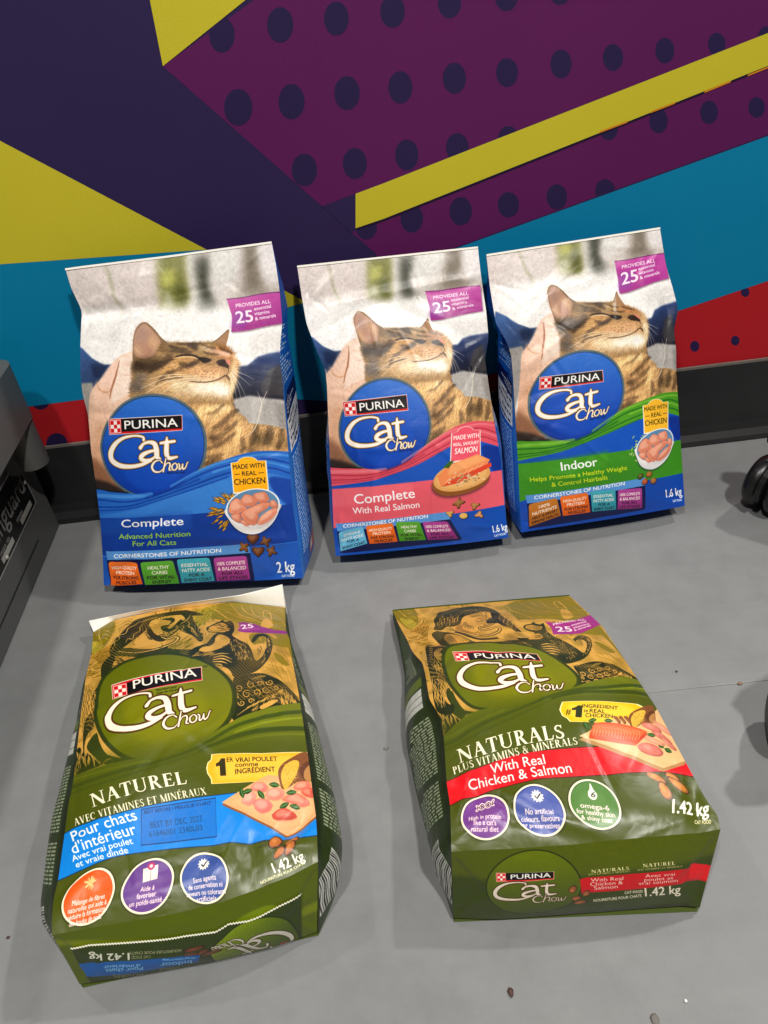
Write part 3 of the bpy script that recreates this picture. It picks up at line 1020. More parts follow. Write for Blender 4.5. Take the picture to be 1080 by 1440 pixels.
def fine_print(cv, x0, y0, x1, y1, lh, seed, color=(225, 232, 240), alpha=0.7, bar=0.55, skew=0.0):
    """rows of unreadably small type"""
    rng = np.random.default_rng(seed)
    y = y0; P = []
    while y < y1:
        end = x1 - (x1 - x0) * (rng.random() ** 3) * 0.6
        x = x0
        while x < end:
            w = rng.uniform(0.05, 0.16) * (x1 - x0)
            xe = min(x + w, end)
            P.append(np.array([(x, y + skew * (x - x0)), (xe, y + skew * (xe - x0)), (xe, y + lh * bar + skew * (xe - x0)), (x, y + lh * bar + skew * (x - x0))]))
            x = xe + 0.03 * (x1 - x0)
        y += lh
    cv.fill(P, color, alpha)

# ------------------------------------------------------------------ blue bags: cat photograph front
def zA3(p): return Z(170, 440, 6, p)          # drawing notes taken on enlarged views of the first bag
def zA1(p): return Z(90, 330, 6, p)
def zA2(p): return Z(260, 330, 6, p)
def zA4(p): return Z(110, 550, 6, p)
def zA5(p): return Z(280, 550, 6.353, p)
def zA6(p): return Z(130, 680, 6.75, p)
def zA7(p): return Z(280, 680, 6.353, p)

def paint_cat(cv, T):
    k = cv.w / 285.0                                     # canvas px per photo px
    def soft_patch(c, rx, ry, ang, col, al, soft):
        q = T(np.array([c, (c[0] + math.cos(ang) * rx, c[1] + math.sin(ang) * rx), (c[0] - math.sin(ang) * ry, c[1] + math.cos(ang) * ry)], float))
        cv.fill(cv.ellipse_pts(q[0], q[1] - q[0], q[2] - q[0], 30), col, al, soft * k)
    def z3patch(cx, cy, rx, ry, ang, col, al=0.8, soft=2.0):
        c = zA3([(cx, cy)])[0]
        soft_patch(c, rx / 6, ry / 6, ang, col, al, soft)
    # ----- body and chest
    body = np.concatenate([zA3([(105, 560), (300, 560), (700, 640), (935, 640), (932, 720)]),
                           zA5([(295, 60), (300, 120), (350, 190), (420, 240), (446, 288), (520, 292), (620, 302), (700, 318), (790, 344), (806, 545), (600, 535), (400, 560), (200, 620), (0, 690), (-60, 700), (-260, 300), (-560, 60)])])
    bp = T(body)
    cv.fill(bp, (176, 136, 88), 1, 1.2)
    for a in ((90, 150, 110, 80, .5, (206, 166, 112), .9, 6), (200, 90, 90, 60, .3, (226, 190, 140), .9, 6), (140, 390, 70, 50, .9, (112, 84, 56), .85, 5),
              (250, 250, 60, 28, -.9, (120, 90, 60), .8, 4), (360, 330, 40, 90, .2, (212, 172, 118), .9, 5), (330, 480, 120, 40, -.3, (186, 148, 96), .9, 5), (560, 400, 80, 60, .4, (104, 84, 54), .9, 5),
              (690, 430, 60, 50, .2, (160, 128, 84), .9, 4), (640, 360, 40, 26, .2, (70, 58, 40), .8, 3), (760, 470, 50, 30, .3, (150, 116, 74), .8, 4), (480, 500, 60, 30, .3, (80, 64, 44), .7, 4), (60, 640, 110, 26, -.25, (86, 66, 46), .8, 4), (40, 560, 80, 40, .1, (190, 150, 98), .8, 5)):
        c = zA5([(a[0], a[1])])[0]
        soft_patch(c, a[2] / 6.35, a[3] / 6.35, a[4], a[5], a[6], a[7])
    mb = cv.inside([bp])
    cv.fur(mb, 26000, 7 * k, lambda x, y: np.full(len(x), 2.05), 3, 0.45, 0.62, 1.32, 0.7)
    cv.fur(mb, 5000, 8 * k, lambda x, y: np.full(len(x), 2.2), 4, 0.5, 1.2, 1.6, 0.45)
    # ----- ears
    ear = T(cr_spline(zA3([(104, 420), (104, 300), (108, 220), (122, 148), (160, 96), (200, 78), (240, 90), (290, 140), (340, 205), (398, 258), (420, 330), (300, 430), (180, 430)]), 5, True))
    cv.fill(ear, (150, 122, 92))
    inner = T(cr_spline(zA3([(118, 330), (120, 220), (148, 140), (196, 98), (240, 112), (292, 176), (336, 250), (300, 330), (236, 386), (150, 376)]), 5, True))
    cv.fill(inner, vgrad(T(zA3([(150, 110)]))[0], T(zA3([(240, 380)]))[0], (196, 164, 146), (184, 142, 120)), 1, 1.5)
    z3patch(190, 190, 46, 60, 0.2, (178, 150, 138), .7, 4); z3patch(290, 260, 40, 60, -0.5, (214, 180, 140), .7, 4); z3patch(150, 320, 26, 40, 0.1, (220, 186, 150), .7, 3)
    cv.fur(cv.inside([inner]), 1500, 9 * k, lambda x, y: np.full(len(x), -2.3), 7, .4, .95, 1.2, .35)
    cv.strokes([(T(zA3([(330, 270), (300, 320), (250, 380)])), 1.5), (T(zA3([(300, 250), (280, 310), (240, 370)])), 1.5), (T(zA3([(120, 290), (160, 340), (190, 350)])), 2.2), (T(zA3([(340, 300), (310, 340), (260, 385)])), 2)], (240, 214, 178), .7)
    ear2 = T(cr_spline(zA3([(770, 256), (810, 222), (862, 178), (903, 140), (914, 150), (906, 200), (890, 260), (876, 300)]), 5, True))
    cv.fill(ear2, (178, 140, 104), 1, 0.8)
    cv.stroke(T(zA3([(776, 250), (830, 208), (903, 142)])), 3, (110, 84, 58), .8)
    # ----- head
    head = T(cr_spline(zA3([(104, 420), (150, 400), (230, 400), (300, 350), (350, 270), (398, 254), (500, 248), (600, 252), (700, 250), (776, 252), (830, 268), (884, 292), (930, 330), (968, 380), (986, 430), (984, 500), (974, 560), (958, 620), (940, 690),
                                 (930, 760), (700, 760), (400, 760), (104, 740), (100, 560)]), 5, True))
    cv.fill(head, (168, 132, 86), 1, 1.0)
    for a in ((230, 440, 120, 60, -.3, (92, 72, 48), .9, 5), (140, 450, 40, 50, 0, (80, 64, 46), .9, 5), (400, 300, 70, 40, .2, (120, 94, 62), .9, 5), (180, 540, 60, 40, 0, (128, 112, 98), .9, 4), (150, 620, 70, 60, 0, (110, 98, 88), .9, 5),
              (480, 300, 110, 36, .05, (150, 122, 82), .8, 5), (640, 290, 50, 24, .3, (98, 78, 52), .8, 4), (720, 300, 70, 34, .2, (190, 160, 112), .8, 4), (780, 290, 50, 26, .2, (170, 140, 96), .8, 4), (840, 340, 80, 34, .35, (190, 128, 72), .9, 5), (900, 360, 60, 30, .6, (200, 134, 80), .9, 5),
              (540, 400, 130, 30, .1, (196, 148, 88), .9, 4), (430, 470, 110, 50, -.4, (206, 160, 100), .9, 6), (520, 510, 120, 40, -.1, (206, 158, 98), .9, 6), (700, 500, 130, 56, .05, (214, 164, 112), .95, 6), (820, 500, 70, 40, -.1, (220, 168, 122), .95, 5),
              (740, 620, 190, 60, -.05, (248, 232, 208), .95, 8), (500, 620, 130, 60, .1, (230, 202, 162), .95, 8), (860, 640, 70, 50, 0, (250, 236, 216), .95, 6), (940, 480, 36, 90, .1, (226, 188, 140), .95, 5), (950, 580, 24, 70, 0, (236, 206, 160), .9, 5), (360, 620, 90, 60, .3, (200, 160, 110), .9, 6), (270, 620, 60, 50, .3, (180, 148, 108), .8, 6)):
        z3patch(*a)
    mh = cv.inside([head])
    cv.catmask = np.maximum(mb, mh)
    nose = T(zA3([(880, 420)]))[0]
    ang = lambda x, y: np.arctan2(y - nose[1], x - nose[0]) + 0.25 * np.sin((y - nose[1]) / 60.0)
    cv.fur(mh, 24000, 5.5 * k, ang, 11, .35, .66, 1.28, .62)
    # stripes, as clumps of dark hair along curves
    def stripe(pts, w, seed, n=240, col=(64, 46, 31), al=.54, Zf=None):
        p = cr_spline((Zf or zA3)(pts), 10)
        rng = np.random.default_rng(seed)
        i = rng.integers(0, len(p) - 1, n)
        q = T(p)
        d = np.gradient(q, axis=0); d /= np.linalg.norm(d, axis=1, keepdims=True) + 1e-6
        nn = np.stack([-d[:, 1], d[:, 0]], 1)
        ww = w / 6 * k * np.sin(np.pi * (i + 3) / (len(p) + 5)) ** 0.5
        c = q[i] + nn[i] * (rng.normal(0, .38, n) * ww)[:, None]
        L = rng.uniform(1.5, 4, n) * k
        P = []
        for a, dd, l in zip(c, d[i], L):
            r = rng.normal(0, .25); dd = np.array([dd[0] * math.cos(r) - dd[1] * math.sin(r), dd[0] * math.sin(r) + dd[1] * math.cos(r)])
            nr = np.array([-dd[1], dd[0]]) * 0.55 * k * rng.uniform(.5, 1)
            P.append(np.array([a - dd * l, a + nr, a + dd * l, a - nr]))
        cv.fill(P, col, al, .35 * k)
    stripe([(330, 560), (400, 510), (450, 490), (560, 450), (640, 420)], 26, 1)
    stripe([(430, 395), (500, 360), (580, 352), (650, 372)], 12, 2, 160)
    stripe([(500, 420), (560, 440), (620, 424), (660, 400)], 26, 3, 200)
    stripe([(240, 470), (300, 440), (370, 410), (430, 370)], 46, 4, 420)
    stripe([(240, 500), (330, 450), (420, 395)], 24, 24, 240)
    stripe([(130, 430), (180, 440), (220, 480)], 40, 5, 260)
    stripe([(420, 280), (470, 300), (560, 310)], 16, 6, 140); stripe([(430, 320), (500, 330), (600, 330)], 14, 7, 140)
    stripe([(570, 268), (620, 280), (640, 310)], 26, 8, 180); stripe([(680, 262), (740, 290), (790, 300)], 10, 9, 80)
    stripe([(700, 330), (760, 350), (820, 350)], 10, 10, 80); stripe([(470, 262), (560, 262), (660, 262)], 10, 26, 120)
    stripe([(840, 300), (880, 320), (930, 340)], 12, 27, 80)
    stripe([(300, 600), (340, 570), (420, 560), (520, 545)], 8, 28, 90, al=.55)
    for j, (pts, w) in enumerate([([(120, 330), (200, 280), (290, 200), (350, 170)], 26), ([(90, 420), (180, 400), (270, 330), (350, 260)], 34), ([(60, 520), (160, 480), (260, 420), (330, 360)], 22), ([(520, 310), (500, 400), (470, 480)], 40), ([(640, 320), (630, 400), (590, 480)], 44),
                                  ([(740, 350), (740, 430), (700, 510)], 34), ([(380, 420), (400, 480), (380, 540)], 26), ([(20, 600), (120, 580), (220, 560)], 22), ([(0, 650), (100, 630), (200, 600)], 26), ([(60, 200), (140, 180), (220, 120)], 12)]):
        stripe(pts, w, 40 + j, 260, (66, 52, 38), .52, zA5)
    cv.fur(mb * (1 - mh), 9000, 7 * k, lambda x, y: np.full(len(x), 2.1), 23, .4, .85, 1.35, .5)
    cv.fur(mh, 9000, 5 * k, ang, 29, .35, .85, 1.25, .45)
    # eye, nose, mouth
    cv.fill(T(cr_spline(zA3([(640, 378), (700, 374), (760, 392), (740, 416), (700, 424), (668, 404)]), 5, True)), (40, 28, 22), .85, 1.6)
    cv.stroke(T(zA3([(450, 372), (520, 356), (600, 358), (660, 378), (700, 392)])), [2, 5, 6, 5, 3], (40, 30, 22), .85, 0.8)
    cv.stroke(T(zA3([(440, 384), (520, 372), (600, 374), (650, 388)])), [2, 4, 4, 2], (236, 200, 150), .7, 0.8)
    cv.fill(T(cr_spline(zA3([(806, 410), (850, 392), (890, 404), (908, 440), (904, 468), (870, 456), (820, 440)]), 5, True)), (58, 36, 28), .9, 1.6)
    cv.fill(T(cr_spline(zA3([(880, 396), (912, 394), (928, 416), (918, 440), (896, 430)]), 5, True)), (214, 136, 112), .9, 1.2)
    cv.stroke(T(zA3([(904, 460), (906, 500), (890, 524)])), 3, (90, 60, 44), .8, 0.8)
    cv.stroke(T(zA3([(560, 574), (640, 584), (740, 582), (820, 562), (880, 530), (905, 548), (914, 572)])), [2, 4, 4, 4, 5, 7, 3], (84, 54, 40), .9, 0.9)
    rg = np.random.default_rng(17)
    for y0, x0, x1 in ((490, 620, 800), (512, 640, 806), (536, 670, 790)):
        for x_ in np.arange(x0, x1, 34):
            yy = y0 + 8 * math.sin((x_ - x0) / (x1 - x0) * 3.1) + rg.normal(0, 3); l_ = rg.uniform(8, 20)
            cv.stroke(T(zA3([(x_, yy), (x_ + l_, yy + rg.normal(0, 3))])), 2.6, (112, 74, 50), .6, 0.8)
    # whiskers
    rng = np.random.default_rng(8)
    W = []
    for a, b, c in (((930, 500), (1000, 600), (1060, 720)), ((930, 510), (985, 620), (1020, 760)), ((940, 490), (1030, 560), (1100, 620)), ((920, 520), (960, 640), (980, 780)), ((940, 480), (1040, 520), (1120, 560))):
        W.append((T(zA3([a, b, c])), [2.2, 1.6, .8]))
    for a, b, c in (((640, 540), (400, 545), (160, 640)), ((650, 550), (420, 570), (200, 680)), ((640, 530), (420, 520), (230, 560)), ((660, 556), (460, 600), (330, 690))):
        W.append((T(zA3([a, b, c])), [1.2, 1.8, .8]))
    W.append((T(zA5([(520, 0), (560, 130), (500, 330), (400, 420)])), [1, 3, 2.4, 1]))
    W.append((T(zA5([(610, 0), (560, 120), (520, 290)])), [2, 2.4, 1]))
    cv.strokes(W, (246, 236, 218), .8, .6)

def art_blue(cv, T, v):
    k = cv.w / 285.0
    def F(p, c, al=1.0, soft=0.0): cv.fill(T(np.asarray(p, float)), c, al, soft * k)
    def S(p, w, c, al=1.0, soft=0.0): cv.stroke(T(np.asarray(p, float)), np.asarray(w) * k, c, al, soft * k)
    cv.a[:] = np.array((244, 241, 238), np.float32) / 255
    # blurred wintry window
    F([(80, 330), (420, 300), (420, 428), (80, 440)], (220, 212, 208), 1, 8.5)
    F([(90, 370), (225, 350), (222, 440), (100, 440)], (224, 214, 210), .9, 10.2)
    S([(150, 372), (158, 392), (164, 420), (172, 440), (164, 470)], [3, 4, 4, 5, 3], (160, 162, 128), .6, 2.5)
    F([(222, 362), (262, 352), (266, 436), (224, 436)], (138, 138, 74), .95, 8.5)
    F([(228, 382), (246, 378), (248, 402), (228, 404)], (196, 196, 116), .9, 5.1)
    F([(228, 412), (240, 410), (246, 430), (230, 434)], (190, 190, 160), .9, 5.1)
    F([(244, 400), (262, 400), (262, 436), (246, 438)], (96, 100, 44), .8, 6.8)
    F([(262, 352), (276, 350), (284, 440), (266, 440)], (226, 224, 218), .9, 6.8)
    F([(274, 362), (300, 362), (294, 400), (306, 420), (304, 442), (280, 442)], (64, 66, 52), .95, 8.5)
    F([(296, 350), (342, 344), (330, 398), (312, 416), (296, 398)], (230, 228, 224), .95, 8.5)
    F([(294, 398), (336, 396), (334, 418), (300, 422)], (228, 222, 218), .95, 6.8)
    F([(342, 342), (362, 340), (366, 392), (378, 416), (340, 420), (344, 386)], (132, 122, 108), .95, 8.5)
    F([(362, 340), (400, 330), (410, 408), (380, 404), (366, 378)], (236, 232, 232), .9, 6.8)
    F([(330, 408), (400, 398), (400, 424), (300, 440)], (176, 166, 156), .6, 10.2)
    F([(80, 438), (420, 428), (430, 560), (80, 560)], (252, 250, 248), 1, 11.9)
    F([(150, 466), (175, 458), (170, 478), (150, 480)], (214, 214, 210), .6, 10.2)
    F([(352, 470), (420, 466), (420, 496), (352, 498)], (236, 233, 230), .8, 5.1)
    # blue sofa both sides, throw blanket
    F([(100, 478), (116, 490), (130, 504), (146, 513), (166, 512), (150, 540), (130, 552), (100, 552)], vgrad(T([(110, 490)])[0], T([(150, 540)])[0], (84, 118, 172), (54, 68, 100)), 1, 1)
    F([(128, 512), (150, 514), (146, 536), (132, 530)], (42, 56, 88), .8, 3)
    F([(330, 516), (348, 514), (362, 502), (378, 497), (410, 492), (420, 575), (322, 575)], vgrad(T([(370, 496)])[0], T([(366, 560)])[0], (66, 88, 138), (34, 33, 48)), 1, 1.5)
    F([(378, 520), (394, 512), (400, 556), (372, 558), (366, 545)], (84, 80, 80), .8, 2)
    F([(326, 562), (350, 556), (380, 560), (415, 564), (415, 612), (352, 602), (335, 586)], (188, 184, 180), 1, 1.5)
    F([(352, 560), (372, 560), (366, 600), (352, 598)], (206, 202, 198), .7, 2.5)
    F([(385, 566), (410, 570), (410, 606), (392, 600)], (150, 146, 142), .7, 3)
    # hand
    F([(100, 540), (130, 538), (134, 560), (124, 640), (100, 640)], (172, 168, 164), 1, 1.5)
    hand = cr_spline([(192, 497), (172, 499), (160, 510), (146, 530), (132, 545), (126, 562), (125, 600), (128, 650), (134, 700), (168, 700), (190, 600), (192, 540)], 5, True)
    F(hand, vgrad(T([(160, 505)])[0], T([(138, 680)])[0], (254, 226, 208), (222, 176, 146)), 1, .6)
    F(zA1([(470, 1040), (560, 1020), (590, 1030), (585, 1180), (560, 1340), (440, 1400), (390, 1440), (400, 1330), (430, 1220), (450, 1120)]), (255, 234, 220), .9, 1.6)
    F(zA1([(400, 1090), (450, 1040), (470, 1050), (440, 1160), (410, 1230), (330, 1280), (300, 1230)]), (250, 218, 200), .9, 1.6)
    F(zA1([(290, 1230), (360, 1280), (400, 1300), (380, 1420), (340, 1440), (230, 1440), (240, 1300)]), (248, 214, 192), .8, 3)
    S(zA1([(470, 1060), (455, 1130), (430, 1220), (405, 1290), (385, 1380)]), [.8, 2.0, 3.0, 2.4, 1.4], (176, 116, 86), .85, .7)
    S(zA1([(600, 1060), (592, 1200), (575, 1340)]), [1.5, 2.2, 2], (150, 104, 76), .6, 1.2)
    S(zA1([(270, 1230), (310, 1310), (370, 1330), (400, 1300)]), [.8, 1.6, 1.6, .6], (188, 134, 92), .7, .9)
    for yy in (1085, 1100, 1180):
        S(zA1([(490, yy), (530, yy + 8), (580, yy)]), [.3, .7, .3], (206, 150, 116), .6, .4)
    F([(134, 600), (160, 590), (150, 660), (134, 650)], (228, 182, 148), .7, 5)
    F([(126, 640), (146, 655), (180, 700), (128, 700)], (130, 88, 62), .7, 6)
    F([(128, 672), (150, 678), (190, 694), (190, 706), (130, 706)], (50, 42, 40), .9, 3)
    cv.noise(.03, 7, 3)
    paint_cat(cv, T)
    # cooler, lighter fur
    m_ = blur(cv.catmask, 2)[..., None]
    g_ = cv.a.mean(-1, keepdims=True)
    cv.a += m_ * (np.clip(.5 + ((cv.a * .74 + g_ * .26) * 1.10 - .5) * 1.16, 0, 1) - cv.a)
    # round logo field
    e, c, ax, ay = ell(T, (140, 632), (290, 628), (211, 552), (215, 700))
    cv.fill(e, (92, 116, 130), .95, .5 * k)
    ei = c + (e - c) * 0.955
    cv.fill(ei, (12, 40, 96))
    cv.fill(c + (e - c) * 0.945, vgrad(c - ay, c + ay, (66, 132, 214), (14, 66, 164)))
    cv.fill(c + (e - c) * 0.6 + ay * 0.25, (30, 96, 196), .6, 10)
    # waves
    low = [(100, 688), (136, 687), (155, 691), (185, 694), (215, 697), (243, 688), (273, 666), (290, 656), (311, 648), (343, 638), (374, 634), (440, 637)]
    wv, wd, wl = v['wave'], v['wave_dark'], v['wave_light']
    lo = cr_spline(low, 6)
    F(np.concatenate([lo, [(440, 860), (100, 860)]]), wv)
    base = v['mid']
    m_ = cr_spline([(100, 722), (142, 724), (190, 716), (230, 702), (270, 690), (320, 672), (352, 664), (380, 666), (440, 680)], 6)
    F(np.concatenate([m_, [(440, 860), (100, 860)]]), vgrad(T([(250, 690)])[0], T([(250, 760)])[0], base, v['mid2']))
    F(cr_spline([(378, 673), (400, 672), (430, 684), (430, 726), (392, 700)], 4, True), v['right_swoosh'], .9, 1.5)
    for pts, w, c_, al in (
            ([(100, 688), (136, 687.5), (155, 691), (180, 693)], 1.6, (20, 16, 20), .8),
            ([(100, 700), (140, 703), (178, 706), (213, 699), (248, 684), (290, 664), (330, 652), (372, 645), (410, 652)], 1.8, wd, .9),
            ([(100, 697), (140, 697), (178, 699), (213, 695)], 5, wl, .6),
            ([(100, 711), (140, 713), (180, 712), (222, 700), (262, 686), (300, 672), (340, 660), (380, 658), (415, 668)], 1.8, wd, .9),
            ([(100, 716), (142, 718), (184, 715), (226, 703), (268, 689), (320, 671)], 1.4, wd, .8),
            ([(240, 684), (280, 662), (320, 648), (370, 639), (410, 641)], 3, wl, .6),
            ([(300, 664), (340, 652), (375, 650), (410, 658)], 3, wl, .55),
            ([(205, 700), (250, 686), (280, 674)], 3.2, wd, .55)):
        S(pts, w, c_, al, .5)
    # name panel
    F([(100, 731), (142, 728.5), (414, 708), (440, 706), (440, 757), (417, 761), (352, 769), (149, 781), (100, 784)], v['panel'])
    F([(100, 731), (142, 728.5), (270, 718.5), (270, 745), (142, 752), (100, 754)], v['panel2'], .5, 3)
    F([(100, 786), (149, 783), (350, 770), (417, 762), (440, 759), (440, 860), (100, 860)], v['foot'])
    F([(149, 775), (349, 764.5), (352, 778), (152, 788)], (104, 160, 218))
    F([(151, 787), (351.5, 777.5), (358, 815), (356, 818), (155, 826)], (16, 30, 84))
    # yellow or coloured claim tag
    tag = zA5([(280, 642), (338, 632), (360, 606), (396, 590), (432, 586), (470, 588), (506, 604), (524, 622), (600, 620), (624, 890), (306, 920)])
    F(tag, (244, 240, 228), 1)
    ct = tag.mean(0)
    F(ct + (tag - ct) * 0.945, v['tag'])
    if v['tag_lines'] == 3:
        tx3(cv, T, 'MADE WITH', (327.7, 660), (371.8, 657), 6.2, v['tag_ink'], bold=.01)
        tx3(cv, T, 'REAL', (340.6, 669.2), (360.6, 667.8), 6, v['tag_ink'], bold=.01)
        S([(330, 667.3), (337, 666.8)], .9, v['tag_ink']); S([(363.5, 665.2), (371, 664.6)], .9, v['tag_ink'])
        tx3(cv, T, 'CHICKEN', (329.6, 682), (373, 679.3), 8, v['tag_ink'], bold=.012)
    else:
        tx3(cv, T, 'MADE WITH', (328.5, 662), (371.5, 659), 6.4, v['tag_ink'], bold=.02)
        tx3(cv, T, 'REAL, SAVOURY', (329, 671), (372, 668.4), 4.6, v['tag_ink'], bold=.02)
        tx3(cv, T, 'SALMON', (333, 682.5), (370, 680), 8, v['tag_ink'], bold=.02)
    v['food'](cv, T, k)
    # words
    for s_, a, b, cap, col, bo in v['words']:
        tx3(cv, T if v.get('own') is None else v['own'], s_, a, b, cap, col, bold=bo)
    tx3(cv, T, 'CORNERSTONES OF NUTRITION', (161, 784.6), (311, 776.6), 5.2, (250, 250, 252), bold=.03)
    tiles = [zA6([(158, 738), (425, 752), (482, 950), (172, 968)]), zA6([(456, 746), (766, 728), (828, 946), (506, 958)]),
             np.array([(248.5, 786.5), (294.5, 784), (302, 817), (256, 819.5)]), np.array([(300, 784.5), (346.5, 781.6), (352, 815), (305, 817)])]
    rows = [((.10, .22, .92), (.26, .44, .78), (.2, .66, .9), (.28, .86, .82))] * 4
    for tq, (col, words) in zip(tiles, v['tiles']):
        c0 = tq.mean(0)
        rr = []
        for i in range(4):                                # rounded top corners
            a, b, c_ = tq[i - 1], tq[i], tq[(i + 1) % 4]
            if i < 2: rr += [lerp(b, a, .10), lerp(b, lerp(a, c_, .5), .045), lerp(b, c_, .10)]
            else: rr.append(b)
        q = T(np.array(rr))
        cv.fill(q, vgrad(T([tq[0]])[0], T([tq[3]])[0], lerp(col, (255, 255, 255), .12), lerp(col, (0, 0, 0), .10)))
        def TB(u, vv): return lerp(lerp(tq[0], tq[1], u), lerp(tq[3], tq[2], u), vv)
        for (s_, dark), vv in zip(words, (.34, .56, .76, .96)):
            wd_ = min(.84, .085 * len(s_) + .04)
            tx3(cv, T, s_, TB(.5 - wd_ / 2, vv), TB(.5 + wd_ / 2, vv), 4.6 if not dark else 4.2, (40, 26, 40) if dark else (250, 240, 232), bold=.015)
    # vitamin flag
    fl = zA2([(355, 545), (480, 532), (600, 508), (720, 490), (812, 484), (842, 745), (700, 768), (560, 800), (470, 816), (390, 820), (398, 690)])
    F(fl + np.array([1.2, 1.8]), (80, 50, 70), .5, 1.2)
    F(fl, vgrad(T([fl[0]])[0], T([fl[9]])[0], (206, 92, 178), (176, 62, 152)))
    S(fl[[0, 1, 2, 3, 4]], 1.4, (128, 40, 116), .9)
    F(zA2([(380, 790), (500, 790), (560, 640), (420, 640)]), (146, 76, 176), .5, 4)
    wt = (252, 240, 248)
    tx3(cv, T, 'PROVIDES ALL', (332, 432.5), (380.5, 426), 5.0, wt, bold=.02)
    tx3(cv, T, '25', (332.5, 454.5), (356, 452), 16, wt, bold=.03)
    tx3(cv, T, 'essential', (357.5, 436.6), (381, 432.4), 4.6, wt, bold=.01)
    tx3(cv, T, 'vitamins', (358, 443.6), (379, 440), 4.6, wt, bold=.01)
    tx3(cv, T, '& minerals', (359, 450.6), (388, 445.4), 4.6, wt, bold=.01)
    # logo
    purina_bar(cv, T, (151.7, 589), (256, 583.3), (256.3, 605.5), (153, 611.7), (174.7, 603.6), (249.6, 600.0), 11.6)
    logo(cv, T, zA4)
    tx3(cv, T, 'Brand Cat Food', (235, 666.5), (259, 665.5), 2.6, (14, 26, 70), bold=.01)
    cv.noise(.012, 3, 9)

def food_bowl(cv, T, k, wheat=True, kib=None):
    def F(p, c, al=1.0, soft=0.0): cv.fill(T(np.asarray(p, float)), c, al, soft * k)
    rng = np.random.default_rng(4)
    if wheat:
        P = []
        for i in range(34):
            a = rng.uniform(2.5, 4.2) if i < 24 else rng.uniform(1.9, 2.6)
            r = rng.uniform(.55, 1.0) * 44
            c = np.array([338, 712]) + np.array([math.cos(a) * r, -math.sin(a) * r * .72 + 6]) * np.array([1, 1])
            d = np.array([math.cos(a), -math.sin(a) * .8 + .15]); d /= np.linalg.norm(d); nn = np.array([-d[1], d[0]])
            l = rng.uniform(4, 6.5); w = rng.uniform(1.2, 2)
            P.append(np.array([c - d * l, c - d * l * .3 + nn * w, c + d * l, c - d * l * .3 - nn * w]))
        for p in P:
            cc = p.mean(0)
            F(cc + (p - cc) * 1.3, (66, 44, 18))
            F(p, lerp((228, 186, 90), (196, 148, 56), rng.random()))
    else:
        for i in range(40):
            c = np.array([322, 716]) + rng.normal(0, 1, 2) * np.array([7, 9])
            a = rng.uniform(0, 6.28); d = np.array([math.cos(a), math.sin(a)]); nn = np.array([-d[1], d[0]])
            F([c - d * 3.4, c + nn * 1.2, c + d * 3.4, c - nn * 1.2], lerp((92, 160, 52), (206, 216, 160), rng.random()))
    # bowl
    rim = lambda f, dy=0: np.array([355.6, 713 + dy]) + f * np.stack([np.cos(np.linspace(0, 6.283, 48, endpoint=False)) * 38 - np.sin(np.linspace(0, 6.283, 48, endpoint=False)) * 1.5,
                                                                      np.sin(np.linspace(0, 6.283, 48, endpoint=False)) * 26 - np.cos(np.linspace(0, 6.283, 48, endpoint=False)) * 3.2], 1)
    F(cr_spline([(318, 716), (322, 732), (334, 746), (350, 752), (366, 750), (382, 738), (391, 722), (393, 710), (356, 715)], 5, True) + np.array([0, 1.5]), (20, 30, 70), .5, 1.5)
    F(cr_spline([(317.6, 716), (322, 731), (334, 745), (350, 751), (366, 749), (382, 737), (391, 721), (393.5, 708), (356, 712)], 5, True), vgrad(T([(325, 730)])[0], T([(385, 735)])[0], (240, 238, 236), (206, 204, 206)))
    F(rim(1.0), (242, 242, 242)); F(rim(.945), (110, 150, 182))
    for i, pts in enumerate([[(280, 285), (360, 262), (378, 330), (352, 348), (308, 328)], [(475, 95), (590, 70), (632, 150), (560, 172), (522, 162)], [(628, 165), (668, 145), (705, 192), (690, 222), (640, 212)], [(366, 152), (410, 95), (470, 105), (524, 160), (500, 190), (440, 210), (384, 196)],
                             [(262, 250), (280, 170), (330, 130), (372, 150), (382, 192), (432, 225), (350, 270), (290, 274)], [(362, 345), (400, 322), (454, 368), (420, 380)], [(528, 332), (556, 288), (640, 232), (694, 215), (694, 262), (640, 322), (560, 368), (512, 362)],
                             [(430, 228), (560, 168), (642, 172), (612, 218), (524, 268), (532, 302), (500, 372), (450, 366), (394, 322), (368, 282), (388, 246)]]):
        chunk(cv, T(zA7(pts)), lerp((236, 166, 138), (222, 146, 118), rng.random()), k)
    F(cr_spline([(318.5, 717), (324, 730), (336, 741), (354, 745), (374, 740), (387, 727), (392, 714), (391, 722), (382, 737), (366, 749), (350, 751), (334, 745), (322, 731)], 4, True), (228, 226, 226), .95)

def kibbles(cv, T, k, lst):
    for i, (x, y, kind, col) in enumerate(lst):
        c = np.array([x, y])
        t = np.linspace(0, 2 * np.pi, 40, endpoint=False)
        if kind == 'heart':
            p = np.stack([8.0 * np.sin(t) ** 3, -(6.5 * np.cos(t) - 2.6 * np.cos(2 * t) - 1.0 * np.cos(3 * t))], 1)
        elif kind == 'star':
            r = 7.6 * (.72 + .28 * np.cos(4 * t + .6 + i)); p = np.stack([r * np.cos(t), r * np.sin(t)], 1)
        elif kind == 'tri':
            r = 6 * (.72 + .28 * np.cos(3 * t + i)); p = np.stack([r * np.cos(t), r * np.sin(t)], 1)
        else:
            p = np.stack([5.2 * np.cos(t), 4.8 * np.sin(t)], 1)
        cv.fill(T(c + p * 1.14 + np.array([.4, .6])), (30, 18, 14), .9)
        cv.fill(T(c + p), col)
        cv.fill(T(c + p * .62 + np.array([-.8, -1])), lerp(col, (255, 220, 170), .3), .8, 1.2 * k)
